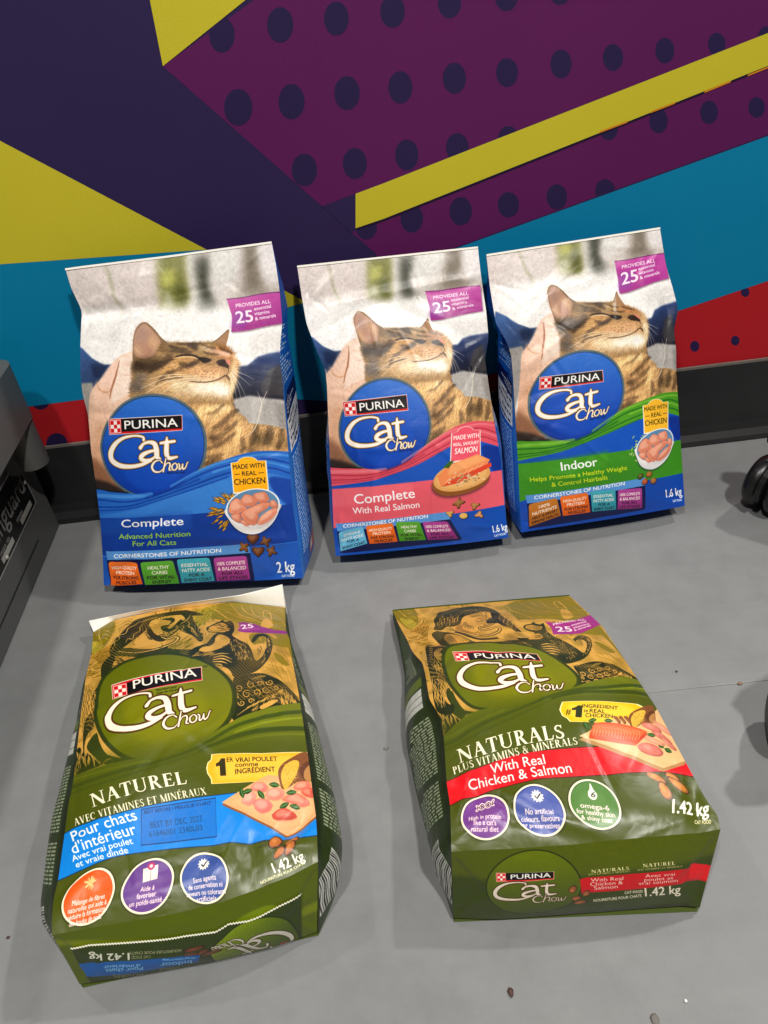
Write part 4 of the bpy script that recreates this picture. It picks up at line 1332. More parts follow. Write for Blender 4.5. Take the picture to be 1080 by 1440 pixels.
# ------------------------------------------------------------------ serif capitals (pen-drawn, cap height 1)
def serif_glyph(ch):
    tk, tn, sf = .19, .075, .045
    P = []
    def rect(x0, y0, x1, y1): P.append(np.array([(x0, y0), (x1, y0), (x1, y1), (x0, y1)]))
    def stem(x, w=tk, y0=0., y1=1.): 
        rect(x - w / 2, y0, x + w / 2, y1)
    def ser(x, y, w=.30):
        yy = (0, sf) if y == 0 else (1 - sf, 1)
        rect(x - w / 2, yy[0], x + w / 2, yy[1])
    def diag(x0, y0, x1, y1, w):
        P.append(np.array([(x0 - w / 2, y0), (x0 + w / 2, y0), (x1 + w / 2, y1), (x1 - w / 2, y1)]))
    def arc(cx, cy, rx, ry, a0, a1, w0, w1, n=16):
        a = np.linspace(a0, a1, n); w = w0 + (w1 - w0) * np.sin(np.linspace(0, np.pi, n))
        c, s_ = np.cos(a), np.sin(a)
        out = np.stack([cx + (rx + w / 2) * c, cy + (ry + w / 2 * .7) * s_], 1); inn = np.stack([cx + (rx - w / 2) * c, cy + (ry - w / 2 * .7) * s_], 1)
        for i in range(n - 1):
            P.append(np.array([out[i], out[i + 1], inn[i + 1], inn[i]]))
    w = .8
    if ch in 'EÉ':
        stem(.2); ser(.2, 0); ser(.2, 1); rect(.2, 0, .66, tn); rect(.2, 1 - tn, .62, 1); rect(.2, .48, .52, .48 + tn)
        diag(.62, tn * .6, .69, .26, .06); diag(.60, 1 - tn * .6, .63, .76, .06); rect(.49, .40, .54, .62); w = .72
        if ch == 'É': P.append(np.array([(.34, 1.06), (.44, 1.06), (.62, 1.26), (.46, 1.26)]))
    elif ch == 'L':
        stem(.2); ser(.2, 0); ser(.2, 1); rect(.2, 0, .64, tn); diag(.60, tn * .6, .68, .30, .06); w = .70
    elif ch == 'I':
        stem(.18); ser(.18, 0, .34); ser(.18, 1, .34); w = .36
    elif ch == 'T':
        stem(.4); ser(.4, 0, .36); rect(.06, 1 - tn, .74, 1); diag(.08, 1 - tn, .05, .72, .06); diag(.72, 1 - tn, .75, .72, .06); w = .8
    elif ch == 'N':
        stem(.16, tn); ser(.16, 0, .28); ser(.10, 1, .2); diag(.16, 1, .80, 0, .22); stem(.80, tn); ser(.80, 1, .28); w = .96
    elif ch == 'M':
        stem(.14, tn); ser(.14, 0, .26); ser(.08, 1, .16); diag(.16, 1, .52, 0, .2); diag(.90, 1, .52, 0, tn); stem(.90, tk); ser(.90, 0, .3); ser(.94, 1, .22); w = 1.08
    elif ch == 'A':
        diag(.12, 0, .42, 1, tn); diag(.72, 0, .42, 1, .2); rect(.24, .32, .62, .32 + tn * .9); ser(.12, 0, .26); ser(.72, 0, .32); w = .86
    elif ch == 'V':
        diag(.42, 0, .14, 1, .2); diag(.42, 0, .70, 1, tn); ser(.14, 1, .32); ser(.70, 1, .26); w = .84
    elif ch == 'X':
        diag(.70, 0, .14, 1, .21); diag(.12, 0, .68, 1, tn); ser(.14, 1, .3); ser(.68, 1, .26); ser(.12, 0, .26); ser(.70, 0, .3); w = .84
    elif ch == 'U':
        stem(.18, tk, .3, 1); ser(.18, 1, .32); arc(.46, .3, .28, .26, np.pi, 2 * np.pi, tn, tn * 1.2); stem(.74, tn, .28, 1); ser(.74, 1, .26); arc(.30, .30, .16, .22, np.pi, 1.5 * np.pi, .12, .05); w = .92
    elif ch in 'RPBD':
        if ch == 'D':
            stem(.2); ser(.2, 0); ser(.2, 1); arc(.30, .5, .42, .46, -np.pi / 2, np.pi / 2, tn, tk); w = .88
        else:
            stem(.2); ser(.2, 0); ser(.2, 1); arc(.36, .745, .20, .215, -np.pi / 2, np.pi / 2, tn, tk); rect(.2, 1 - tn * .9, .38, 1); rect(.2, .49, .38, .49 + tn)
            w = .70
            if ch == 'R': diag(.70, 0, .40, .5, .19); ser(.74, 0, .2); w = .84
    elif ch in 'CO':
        if ch == 'O': arc(.44, .5, .34, .46, 0, 2 * np.pi, tn, tn); arc(.44, .5, .34, .46, np.pi * .55, np.pi * 1.45, tn, tk); arc(.44, .5, .34, .46, -np.pi * .45, np.pi * .45, tn, tk); w = .88
        else: arc(.46, .5, .36, .46, np.pi * .25, np.pi * 1.75, tn, tk); rect(.70, .66, .75, .98); w = .82
    elif ch == 'S':
        arc(.32, .74, .19, .22, np.pi * .12, np.pi * 1.5, tn, .13); arc(.32, .27, .21, .23, -np.pi * .88, np.pi * .5, tn, .15)
        P.append(np.array([(.16, .62), (.30, .64), (.54, .36), (.40, .36)])); rect(.48, .74, .53, .99); rect(.08, .02, .13, .28); w = .62
    elif ch == '&':
        arc(.36, .78, .15, .19, 0, 2 * np.pi, tn, .1); arc(.32, .25, .24, .23, 0, 2 * np.pi, tn, .12); diag(.74, 0, .26, .72, .17); diag(.56, .2, .76, .56, tn); rect(.64, .54, .86, .58); w = .92
    elif ch == ' ':
        w = .36
    return P, w

def serif_text(cv, T, s, a, b, cap, color, arch=0.0, grow=0.0, shadow=None):
    """a,b baseline in photo px; arch lifts the middle (photo px); letters follow the curve"""
    gl = [serif_glyph(c) for c in s]
    W = sum(w for _, w in gl) + .06 * (len(gl) - 1)
    a, b = np.array(a, float), np.array(b, float)
    d = b - a; Ln = np.linalg.norm(d); d /= Ln; up = np.array([d[1], -d[0]])
    x = 0; E = []
    for P, w in gl:
        for p in P:
            u = (x + p[:, 0]) / W
            um = (x + w / 2) / W
            off = arch * 4 * u * (1 - u)
            c = cap * (1 + grow * 4 * um * (1 - um))
            pt = a + d * (u * Ln)[:, None] + up * (off + p[:, 1] * c)[:, None]
            E.append(T(pt))
        x += w + .06
    if not E: return
    if shadow is not None:
        cv.fill([e + np.array([1.5, 2.0]) for e in E], shadow, .8, 1)
    cv.fill(E, color)

# ------------------------------------------------------------------ green bags: woodcut front
def g1(p): return Z(90, 820, 6, p)
def g2(p): return Z(250, 815, 6, p)
def g3(p): return Z(80, 960, 6, p)
def g4(p): return Z(280, 980, 5.4, p)
def g6(p): return Z(250, 1120, 4.5, p)

GOLD, OLV, DRK = (214, 174, 96), (146, 132, 28), (42, 52, 24)

def hatch_lines(cv, T, rng, poly, n, ln, ang, w, col, al=1.0, jit=.12):
    poly = np.asarray(poly, float)
    mn, mx = poly.min(0), poly.max(0)
    L = []
    c = 0
    while c < n:
        p = mn + rng.random(2) * (mx - mn)
        x, y = poly[:, 0], poly[:, 1]; x2, y2 = np.roll(x, -1), np.roll(y, -1)
        hit = ((y > p[1]) != (y2 > p[1])) & (p[0] < (x2 - x) * (p[1] - y) / (y2 - y + 1e-9) + x)
        if hit.sum() % 2 == 0:
            c += .25; continue
        a = ang + rng.normal(0, jit); l = ln * rng.uniform(.5, 1.2)
        dd = np.array([math.cos(a), math.sin(a)])
        nn = np.array([-dd[1], dd[0]]) * w / 2
        L.append(np.array([p - dd * l / 2, p + nn, p + dd * l / 2, p - nn])); c += 1
    q = T(np.concatenate(L)).reshape(-1, 4, 2)
    cv.fill([x for x in q], col, al)

def woodcut(cv, T, k):
    rng = np.random.default_rng(12)
    def F(p, c, al=1.0, soft=0.0, sp=True): cv.fill(T(cr_spline(p, 4, True) if sp else np.asarray(p, float)), c, al, soft * k)
    def S(p, w, c, al=1.0): cv.stroke(T(cr_spline(np.asarray(p, float), 4)), np.asarray(w) * k, c, al, spline=False)
    hatch = lambda *a, **kw: hatch_lines(cv, T, rng, *a, **kw)
    # ground of the picture
    F([(60, 820), (460, 790), (470, 1110), (60, 1130)], GOLD, sp=False)
    # foliage, upper right
    F(g2([(160, 300), (240, 230), (420, 190), (640, 205), (905, 240), (960, 470), (1000, 800), (800, 560), (700, 430), (500, 360), (420, 345), (300, 330)]), OLV, sp=False)
    F(g2([(120, 280), (240, 232), (330, 215), (300, 290), (220, 370), (160, 380)]), (176, 160, 50), .8, 2)
    hatch(g2([(130, 270), (300, 220), (340, 320), (220, 390), (150, 380)]), 70, 9, -.95, .8, (110, 112, 20), .9)
    for p, w in [([(250, 225), (330, 260), (430, 330), (520, 350)], 2.2), ([(300, 210), (420, 270), (500, 310), (600, 340)], 1.6), ([(440, 200), (520, 290), (620, 330), (720, 370)], 2), ([(530, 210), (560, 260), (640, 310)], 1.6),
                 ([(610, 215), (640, 290), (700, 320)], 1.5), ([(730, 320), (720, 270), (770, 270), (790, 340), (740, 400)], 2.6), ([(830, 250), (870, 260), (900, 300)], 1.4), ([(700, 330), (760, 350), (800, 400), (870, 410)], 2.4),
                 ([(460, 260), (560, 330), (640, 350)], 1.2), ([(850, 330), (890, 360), (905, 400)], 1.3)]:
        S(g2(p), [w * .4, w, w * .4], GOLD)
    F(g2([(740, 330), (790, 350), (800, 400), (720, 410), (700, 380)]), GOLD, .9)
    F(g2([(570, 560), (560, 480), (620, 440), (720, 430), (830, 480), (860, 560), (930, 580), (980, 760), (1000, 960), (820, 820), (700, 780), (600, 640)]), GOLD)
    F(g2([(600, 480), (660, 450), (740, 450), (820, 500), (900, 510), (920, 570), (820, 560), (700, 540), (640, 550)]), OLV)
    for p in ([(600, 470), (660, 440), (740, 440), (810, 500)], [(570, 500), (600, 560), (620, 600)], [(820, 590), (900, 640), (960, 760)], [(760, 720), (880, 760), (960, 900)], [(740, 740), (840, 800), (920, 880)], [(830, 640), (880, 690), (950, 720)]):
        S(g2(p), [.5, 1.4, .5], OLV)
    F(g2([(810, 620), (880, 650), (940, 720), (900, 730), (840, 690)]), OLV); hatch(g2([(670, 570), (710, 570), (700, 640), (680, 640)]), 10, 8, 1.5, .7, DRK)
    # leaves, upper left
    F(g1([(210, 430), (250, 380), (330, 340), (430, 325), (420, 400), (360, 510), (300, 570), (220, 600)]), OLV)
    F(g1([(236, 500), (300, 500), (330, 540), (240, 600)]), (206, 194, 82), .8)
    for p in ([(300, 390), (296, 450), (330, 530)], [(240, 500), (300, 545)], [(330, 400), (360, 400), (390, 415)], [(320, 430), (350, 430), (385, 445)], [(320, 470), (345, 465), (370, 475)], [(430, 330), (440, 400), (390, 500), (300, 600), (230, 660)], [(460, 330), (450, 400), (460, 450)], [(500, 320), (450, 380), (440, 440)]):
        S(g1(p), [.5, 1.3, .5], (240, 206, 110))
    F(g1([(220, 640), (330, 560), (400, 520), (400, 600), (320, 700), (250, 700)]), (196, 152, 66), .9); hatch(g1([(230, 630), (400, 530), (390, 600), (300, 690), (240, 690)]), 60, 16, -.75, .8, (120, 104, 24), .9)
    F(g1([(200, 660), (260, 640), (300, 700), (335, 770), (250, 830), (180, 790)]), GOLD); hatch(g1([(200, 680), (270, 650), (330, 760), (260, 810), (190, 780)]), 26, 14, -.35, 1.2, (140, 116, 26), .9)
    # left wing and robe hem
    lw = g1([(180, 830), (320, 800), (335, 880), (300, 960), (290, 1080), (280, 1180), (270, 1300), (170, 1400), (130, 1300), (165, 1060)])
    F(lw, GOLD, sp=False)
    F(g1([(262, 900), (320, 820), (334, 880), (302, 970), (280, 1080), (250, 1190), (240, 1080), (230, 970)]), DRK); F(g1([(170, 1180), (230, 1090), (250, 1200), (215, 1300), (180, 1460), (160, 1400)]), DRK, .9)
    hatch(g1([(262, 900), (320, 820), (334, 880), (302, 970), (270, 1160), (235, 1080), (230, 970)]), 46, 8, -.5, 1.3, GOLD, 1, .5)
    for i in range(12):
        c = g1([(250 + 60 * rng.random(), 940 + 260 * rng.random())])[0]
        a = np.linspace(0, 4.6, 9) + rng.uniform(0, 6); r = np.linspace(1, 4.5, 9)
        S(np.stack([c[0] + r * np.cos(a) * .7, c[1] + r * np.sin(a)], 1), .8, GOLD)
    F(g3([(200, 640), (240, 560), (260, 600), (330, 640), (400, 660), (380, 690), (260, 740), (190, 760)]), DRK)
    hatch(g3([(210, 630), (250, 580), (330, 640), (400, 640), (380, 680), (230, 720)]), 34, 11, 1.35, 1.6, GOLD, 1, .18)
    F(g3([(230, 560), (260, 430), (330, 380), (300, 470), (260, 560), (250, 620)]), GOLD); F(g3([(165, 580), (205, 560), (210, 740), (160, 780)]), DRK); hatch(g3([(165, 590), (205, 570), (205, 730), (165, 760)]), 18, 12, 1.5, 1.1, GOLD)
    F(g3([(250, 540), (330, 420), (360, 500), (420, 600), (560, 640), (590, 650), (420, 690), (330, 640)]), (66, 78, 24)); S(g3([(420, 605), (500, 610), (590, 645)]), [.5, 1.2, .4], GOLD); S(g3([(380, 690), (420, 650), (460, 640)]), [.5, 1.2, .4], GOLD)
    # scrolled rock and feathers, right
    F(g2([(470, 840), (560, 812), (700, 790), (800, 820), (880, 868), (950, 930), (1020, 1010), (1040, 1090), (860, 1130), (640, 1180), (480, 1200), (450, 1080), (480, 960)]), DRK)
    S(g2([(480, 832), (600, 800), (720, 795), (840, 840)]), [.6, 1.6, .6], GOLD); F(g2([(620, 850), (690, 815), (750, 818), (690, 840)]), (150, 128, 60), .9)
    for (x, y, r, s0) in [(515, 920, 34, 0), (622, 895, 34, 2), (698, 886, 28, 4), (778, 872, 32, 1), (585, 972, 40, 3), (668, 960, 34, 5), (752, 945, 34, 2), (828, 920, 24, 0), (500, 990, 26, 3), (540, 1045, 30, 1), (620, 1030, 26, 4), (480, 1050, 20, 2)]:
        a = np.linspace(0, 8.5, 22) + s0; rr = np.linspace(.12, 1, 22) * r / 6
        c = g2([(x, y)])[0]
        S(np.stack([c[0] + rr * np.cos(a), c[1] + rr * np.sin(a) * .85], 1), [.6, 1.1, 1.5], GOLD)
    hatch(g2([(560, 1080), (850, 960), (860, 1000), (640, 1110)]), 40, 10, -.9, 1.2, GOLD, .95); S(g2([(500, 1150), (640, 1060), (850, 970)]), [.5, 1.5, .8], GOLD)
    F(g2([(700, 1070), (800, 1030), (850, 1030), (800, 1070), (710, 1100)]), GOLD)
    hatch(g2([(860, 960), (940, 950), (1010, 1040), (880, 1070)]), 34, 14, 1.2, 1.8, GOLD, .95, .22); F(g2([(850, 950), (885, 935), (892, 952), (860, 970)]), GOLD)


def figure_left(cv, T, k):
    """the same woman and cat as they show on the left-hand green bag"""
    rng = np.random.default_rng(12)
    def F(p, c, al=1.0, soft=0.0, sp=True): cv.fill(T(cr_spline(p, 4, True) if sp else np.asarray(p, float)), c, al, soft * k)
    def S(p, w, c, al=1.0): cv.stroke(T(cr_spline(np.asarray(p, float), 4)), np.asarray(w) * k, c, al, spline=False)
    hatch = lambda *a, **kw: hatch_lines(cv, T, rng, *a, **kw)
    # shoulders and sleeve
    F(g1([(440, 560), (540, 545), (700, 545), (880, 520), (1080, 520), (1400, 560), (1560, 640), (1560, 760), (1300, 700), (1080, 660), (800, 650), (560, 680), (430, 780), (330, 860), (315, 700), (400, 600)]), (58, 70, 26))
    F(g1([(540, 620), (700, 640), (640, 690), (520, 720), (440, 760), (400, 740), (420, 660), (400, 620)]), (214, 168, 88), .95); hatch(g1([(390, 620), (520, 640), (500, 720), (400, 760)]), 44, 12, .35, 1.1, DRK, .9)
    F(g1([(320, 690), (400, 606), (436, 640), (400, 700), (440, 760), (360, 850), (325, 800)]), DRK)
    # face and neck
    F(g1([(530, 530), (600, 450), (690, 380), (720, 300), (800, 275), (920, 250), (1010, 245), (1060, 300), (1010, 330), (960, 380), (870, 440), (960, 440), (960, 470), (880, 520), (760, 552), (620, 552)]), GOLD)
    F(g1([(900, 470), (1000, 440), (1080, 450), (1180, 470), (1250, 540), (1080, 560), (880, 545)]), GOLD, .95)
    hatch(g1([(920, 500), (1000, 460), (1060, 480), (1050, 550), (900, 550)]), 46, 22, -.55, .9, (118, 112, 26), .9)
    F(g1([(716, 356), (760, 420), (812, 446), (868, 466), (830, 492), (770, 484), (722, 446), (698, 404)]), DRK)
    hatch(g1([(700, 380), (730, 390), (760, 470), (720, 480), (690, 430)]), 30, 9, .5, 1.0, DRK, .9)
    F(g1([(820, 300), (870, 290), (925, 290), (930, 320), (880, 350), (900, 318), (850, 306)]), DRK); F(g1([(815, 366), (850, 350), (890, 350), (870, 372), (900, 380), (940, 340), (985, 300), (1000, 330), (950, 380), (880, 410), (830, 396)]), DRK)
    S(g1([(720, 330), (760, 345), (800, 345)]), [.4, .8, .4], (168, 118, 50)); S(g1([(830, 380), (860, 366), (884, 360)]), [.4, 1.0, .4], GOLD)
    # hair
    hairL = g1([(395, 610), (385, 560), (430, 480), (500, 400), (550, 350), (600, 310), (680, 285), (760, 265), (900, 238), (1020, 226), (1100, 236), (1180, 262), (1090, 270), (1000, 262), (860, 275), (780, 296), (730, 320), (706, 370), (650, 430), (570, 490), (500, 545), (450, 572)])
    F(hairL, DRK)
    F(g2([(-10, 275), (60, 254), (112, 270), (128, 330), (168, 400), (196, 452), (216, 496), (186, 524), (120, 470), (50, 440), (-20, 400), (20, 350), (60, 330), (40, 300)]), DRK)
    for p in ([(400, 570), (430, 520), (420, 500), (470, 470), (460, 440), (520, 420), (540, 380), (600, 350), (640, 318)], [(520, 500), (540, 470), (580, 470), (590, 430), (640, 400), (640, 370), (680, 330)], [(640, 330), (720, 300), (800, 280)]):
        S(g1(p), [.6, 1.5, 1.2, 1.5, .6], (226, 188, 110))
    for p in ([(80, 345), (98, 370), (86, 390), (120, 410), (112, 430), (150, 450)], [(30, 360), (50, 400), (30, 420), (70, 440)], [(20, 436), (44, 450), (60, 470)], [(120, 400), (140, 440), (170, 480)], [(-20, 380), (0, 410), (-10, 440)], [(20, 372), (80, 330), (108, 290)]):
        S(g2(p), [.5, 1.5, 1.2, .5], (226, 188, 110))
    hatch(g2([(112, 300), (140, 330), (200, 420), (215, 490), (190, 470), (130, 370)]), 26, 6, .2, 1.2, DRK)
    # hand held to the face, sash
    S(g1([(812, 442), (870, 446), (930, 410), (985, 360), (1010, 330)]), [8, 7, 6, 5, 3], DRK); S(g1([(816, 440), (870, 440), (930, 400), (985, 352)]), [3, 4, 3, 1], GOLD)
    hatch(g1([(830, 420), (900, 400), (1000, 330), (1000, 350), (900, 440)]), 26, 6, 1.2, 1.0, DRK)
    sash = g1([(820, 450), (870, 470), (930, 452), (962, 462), (930, 500), (860, 530), (740, 566), (600, 588), (460, 576)])
    S(sash, [6, 6, 7, 8, 8, 7, 6, 5, 3], DRK); S(sash, [1.4, 2.2, 3, 3.4, 3, 2.6, 2, 1.6, 1], (236, 198, 118))
    # the cat
    F(g2([(460, 470), (520, 510), (580, 540), (620, 590), (640, 650), (664, 690), (716, 650), (738, 600), (752, 540), (738, 486), (690, 482), (646, 530), (622, 522), (650, 470), (716, 456), (772, 482), (800, 545), (790, 615), (758, 684), (700, 752), (640, 790), (560, 812), (480, 832), (430, 760), (300, 700), (200, 690), (80, 640),
          (132, 580), (200, 552), (250, 530), (300, 470), (330, 448), (262, 440), (240, 408), (300, 372), (362, 346), (376, 334), (396, 352), (448, 346), (472, 378), (476, 430)]), DRK)
    F(g2([(318, 490), (352, 462), (420, 484), (440, 524), (400, 562), (330, 592), (250, 612), (180, 600), (210, 570), (270, 560), (310, 530)]), GOLD)
    F(g2([(250, 412), (306, 380), (366, 362), (420, 384), (440, 420), (400, 440), (340, 442), (270, 436)]), (206, 164, 84)); hatch(g2([(340, 370), (440, 380), (450, 440), (350, 440)]), 22, 8, .15, 1.0, DRK, .9)
    S(g2([(296, 384), (316, 382), (330, 388)]), 1.3, DRK); F(g2([(240, 400), (258, 398), (262, 414), (246, 416)]), DRK); S(g2([(252, 420), (290, 424)]), .8, DRK)
    hatch(g2([(380, 480), (460, 490), (600, 580), (630, 680), (520, 700), (440, 560)]), 90, 5, 1.1, 1.2, GOLD, .95, .25); hatch(g2([(680, 480), (760, 490), (790, 560), (770, 650), (700, 720), (740, 600)]), 44, 6, 1.5, 1.1, GOLD, .9, .3)
    hatch(g2([(90, 630), (280, 600), (300, 640), (140, 650)]), 26, 14, -.35, 1.1, GOLD, .9); hatch(g2([(330, 590), (430, 540), (440, 600), (340, 620)]), 24, 10, -.4, .9, DRK, .9)
    for i, p in enumerate(([(300, 640), (360, 626), (430, 628)], [(300, 660), (380, 646), (458, 676)], [(296, 680), (380, 670), (458, 704)], [(300, 696), (370, 696), (420, 712)], [(320, 716), (360, 720), (380, 738)])):
        S(g2(p), [1.2, 2.6, .8], (232, 192, 112))

def zR1(p): return Z(545, 830, 6.75, p)
def zR2(p): return Z(690, 830, 5.684, p)

def figure(cv, T, k):
    """woman with a cat, T takes positions on the right-hand green bag"""
    rng = np.random.default_rng(21)
    def F(p, c, al=1.0, soft=0.0): cv.fill(T(cr_spline(p, 4, True)), c, al, soft * k)
    def S(p, w, c, al=1.0): cv.stroke(T(cr_spline(np.asarray(p, float), 4)), np.asarray(w) * k, c, al, spline=False)
    def lines(Zf, a, b, n, spread, w, col, amp=0.0, wl=60.0, al=1.0, ln=(1, 1)):
        """n parallel engraved lines laid from a to b"""
        a, b = np.array(a, float), np.array(b, float); d = b - a; L = np.linalg.norm(d); d /= L; nn = np.array([-d[1], d[0]])
        out = []
        for i in range(n):
            o = spread * ((i + .5) / n - .5); u = np.linspace(rng.uniform(0, .15), rng.uniform(.8, 1), 14); ph = rng.uniform(0, 6.28)
            out.append((T(Zf(a + d * (u * L)[:, None] + nn * (o + amp * np.sin(u * L / wl * 6.28 + ph))[:, None])), np.array([.3, 1, 1, .3]) * w * k))
        cv.strokes(out, col, al, n=1)
    def fan(Zf, poly_a, poly_b, n, w, col, al=1.0):
        """strokes joining two curves"""
        A = cr_spline(poly_a, 8); B = cr_spline(poly_b, 8); out = []
        for u in np.linspace(0, 1, n):
            p = A[int(u * (len(A) - 1))]; q = B[int(u * (len(B) - 1))]
            m = (p + q) / 2 + rng.normal(0, 3, 2)
            out.append((T(Zf(np.array([p, m, q]))), np.array([1, .7, .15]) * w * k))
        cv.strokes(out, col, al, n=3)
    # ground behind the figure
    F(zR1([(380, 440), (430, 280), (600, 150), (800, 130), (1000, 140), (1150, 200), (1300, 330), (1500, 420), (1500, 560), (900, 560), (560, 600), (420, 520)]), GOLD)
    fan(zR1, [(400, 420), (380, 300), (430, 190), (560, 130), (760, 105)], [(440, 400), (430, 300), (480, 220), (600, 165), (780, 140)], 34, 1.3, OLV)
    # shoulders, robe
    F(zR1([(420, 430), (470, 390), (560, 380), (640, 420), (760, 470), (900, 500), (1080, 480), (1200, 470), (1330, 500), (1480, 560), (1560, 680), (1440, 640), (1240, 540), (1080, 520), (820, 520), (660, 570), (560, 600), (490, 510)]), (52, 62, 24))
    F(zR1([(560, 420), (640, 430), (740, 470), (780, 490), (700, 520), (640, 560), (590, 540), (540, 470)]), (206, 160, 80)); lines(zR1, (530, 420), (650, 560), 9, 90, .9, DRK)
    F(zR1([(470, 388), (560, 366), (640, 372), (760, 420), (860, 448), (780, 452), (680, 426), (580, 402)]), GOLD)
    # neck and face
    F(zR1([(610, 352), (690, 318), (704, 268), (760, 234), (880, 206), (980, 208), (1018, 244), (1010, 290), (960, 330), (900, 350), (930, 380), (880, 412), (800, 418), (700, 396)]), (226, 180, 98))
    fan(zR1, [(744, 300), (770, 332), (820, 352)], [(706, 330), (734, 368), (806, 392)], 11, .9, DRK)
    F(zR1([(700, 330), (720, 372), (800, 402), (880, 404), (860, 416), (780, 416), (690, 390), (640, 362)]), (150, 112, 46), .7)
    S(zR1([(800, 252), (850, 238), (900, 240), (926, 252)]), [.5, 1.5, 1.6, .6], DRK); S(zR1([(826, 284), (858, 298), (892, 294), (914, 280)]), [.5, 1.4, 1.6, .6], DRK)
    fan(zR1, [(850, 262), (880, 260), (915, 262)], [(846, 284), (876, 288), (908, 280)], 6, .7, (110, 82, 32))
    F(zR1([(936, 292), (960, 266), (1000, 254), (1048, 258), (1052, 284), (1010, 300), (970, 316), (944, 314)]), DRK); S(zR1([(900, 332), (922, 326), (940, 330)]), [.4, 1.3, .4], (96, 60, 30))
    S(zR1([(930, 210), (940, 240), (930, 280), (942, 296)]), [.4, .9, .9, .4], (120, 90, 36))
    # hand under the chin and sash
    sash = [(600, 372), (690, 402), (790, 428), (900, 438), (1000, 418), (1064, 378), (1056, 354), (1010, 352), (960, 372), (900, 384), (872, 362), (930, 346), (1000, 316), (1050, 262)]
    S(zR1(sash), [3, 5, 6, 6, 6, 6, 5, 5, 5, 5, 5, 6, 5, 3], DRK); S(zR1(sash), [.8, 1.6, 2.2, 2.4, 2.4, 2.2, 2, 2, 2, 2, 1.8, 2.2, 1.6, .6], (234, 192, 112))
    S(zR1([(640, 402), (780, 448), (920, 468), (1080, 446)]), [3, 6, 6, 4], DRK)
    # hair
    F(zR1([(440, 374), (452, 330), (438, 290), (466, 244), (480, 214), (540, 196), (620, 172), (720, 156), (830, 146), (930, 152), (1012, 178), (1062, 214), (1086, 262), (1060, 280), (1036, 250), (1008, 224), (950, 202), (880, 204), (800, 222), (742, 240), (706, 268), (690, 318), (640, 342), (560, 352), (520, 380), (478, 384)]), DRK)
    F(zR2([(-6, 152), (36, 160), (80, 196), (124, 226), (170, 262), (216, 304), (264, 354), (226, 346), (160, 302), (100, 284), (56, 262), (20, 262), (10, 220)]), DRK)
    for a, b, n, sp in (((470, 370), (560, 220), 3, 60), ((540, 352), (660, 210), 3, 70), ((640, 220), (960, 170), 3, 34), ((600, 330), (700, 230), 2, 36)):
        lines(zR1, a, b, n, sp, 1.15, (222, 180, 100), 8, 46)
    lines(zR2, (40, 190), (240, 340), 3, 36, 1.1, (222, 180, 100), 6, 40); fan(zR2, [(60, 180), (130, 226), (220, 300)], [(76, 168), (150, 214), (244, 300)], 12, .9, DRK)
    # arm towards the cat
    F(zR2([(150, 330), (210, 330), (280, 350), (330, 400), (420, 430), (520, 480), (560, 520), (420, 500), (300, 440), (180, 390), (60, 380), (80, 340)]), GOLD); lines(zR2, (90, 360), (400, 470), 8, 56, 1.0, DRK); lines(zR2, (170, 330), (330, 400), 4, 30, .8, DRK)
    # cat
    F(zR2([(262, 288), (286, 274), (320, 268), (344, 252), (358, 266), (396, 274), (420, 262), (436, 292), (448, 324), (500, 366), (562, 398), (624, 432), (684, 470), (740, 508), (762, 480), (768, 432), (740, 404), (694, 400), (676, 416), (660, 394), (700, 370), (762, 374), (802, 402), (808, 462), (772, 532), (702, 574), (604, 594), (540, 556), (450, 510), (300, 436), (226, 402), (216, 384),
           (290, 384), (336, 372), (350, 344), (300, 326), (270, 308)]), DRK)
    F(zR2([(270, 292), (320, 278), (370, 286), (410, 292), (404, 314), (360, 324), (300, 314)]), (208, 164, 86)); lines(zR2, (330, 276), (420, 330), 5, 40, .9, DRK); S(zR2([(300, 290), (318, 288)]), 1.2, DRK); F(zR2([(262, 286), (276, 288), (276, 300), (264, 298)]), DRK)
    F(zR2([(352, 352), (390, 350), (420, 370), (400, 392), (350, 396), (300, 392)]), (204, 160, 82)); lines(zR2, (340, 380), (430, 360), 4, 26, .8, DRK)
    out = []
    for i in range(110):
        u, v_ = rng.random(), rng.normal(0, 1)
        c = np.array([430, 350]) * (1 - u) + np.array([680, 540]) * u + np.array([-.6, .8]) * v_ * 22
        d = np.array([.6, .8]) * rng.uniform(5, 12)
        out.append((T(zR2(np.array([c - d, c + d * .2, c + d]))), np.array([.2, 1.0, .2]) * k))
    for i in range(40):
        u = rng.random(); c = cr_spline([(740, 530), (782, 480), (790, 430), (760, 388), (700, 384)], 8)[int(u * 31)] + rng.normal(0, 6, 2)
        out.append((T(zR2(np.array([c, c + np.array([4, -6]), c + np.array([6, -12])]))), np.array([.2, .9, .2]) * k))
    cv.strokes(out, (212, 170, 92), .95, n=3)
    for p in ([(404, 440), (450, 432), (510, 440)], [(410, 458), (470, 452), (540, 464)], [(420, 474), (490, 472), (566, 492)], [(440, 492), (500, 492), (556, 506)], [(456, 508), (500, 512), (540, 524)]):
        S(zR2(p), [1.0, 2.2, .6], (230, 188, 106))
    # carved bench end at the left
    F(zR1([(374, 528), (560, 548), (548, 620), (552, 700), (566, 840), (560, 900), (590, 1000), (640, 1080), (600, 1180), (480, 1160), (440, 1050), (420, 900), (392, 760), (372, 640)]), DRK)
    S(zR1([(384, 540), (460, 530), (548, 560)]), [1, 2.6, 1], GOLD)
    for r in (46, 34, 22, 10):
        t = np.linspace(.3, 5.4, 16); S(zR1(np.stack([492 + r * np.cos(t), 622 + r * 1.1 * np.sin(t)], 1)), 1.3, GOLD)
    for i in range(7):
        S(zR1([(392, 560 + i * 24), (412, 552 + i * 24), (430, 566 + i * 24)]), [.5, 1.4, .5], GOLD)
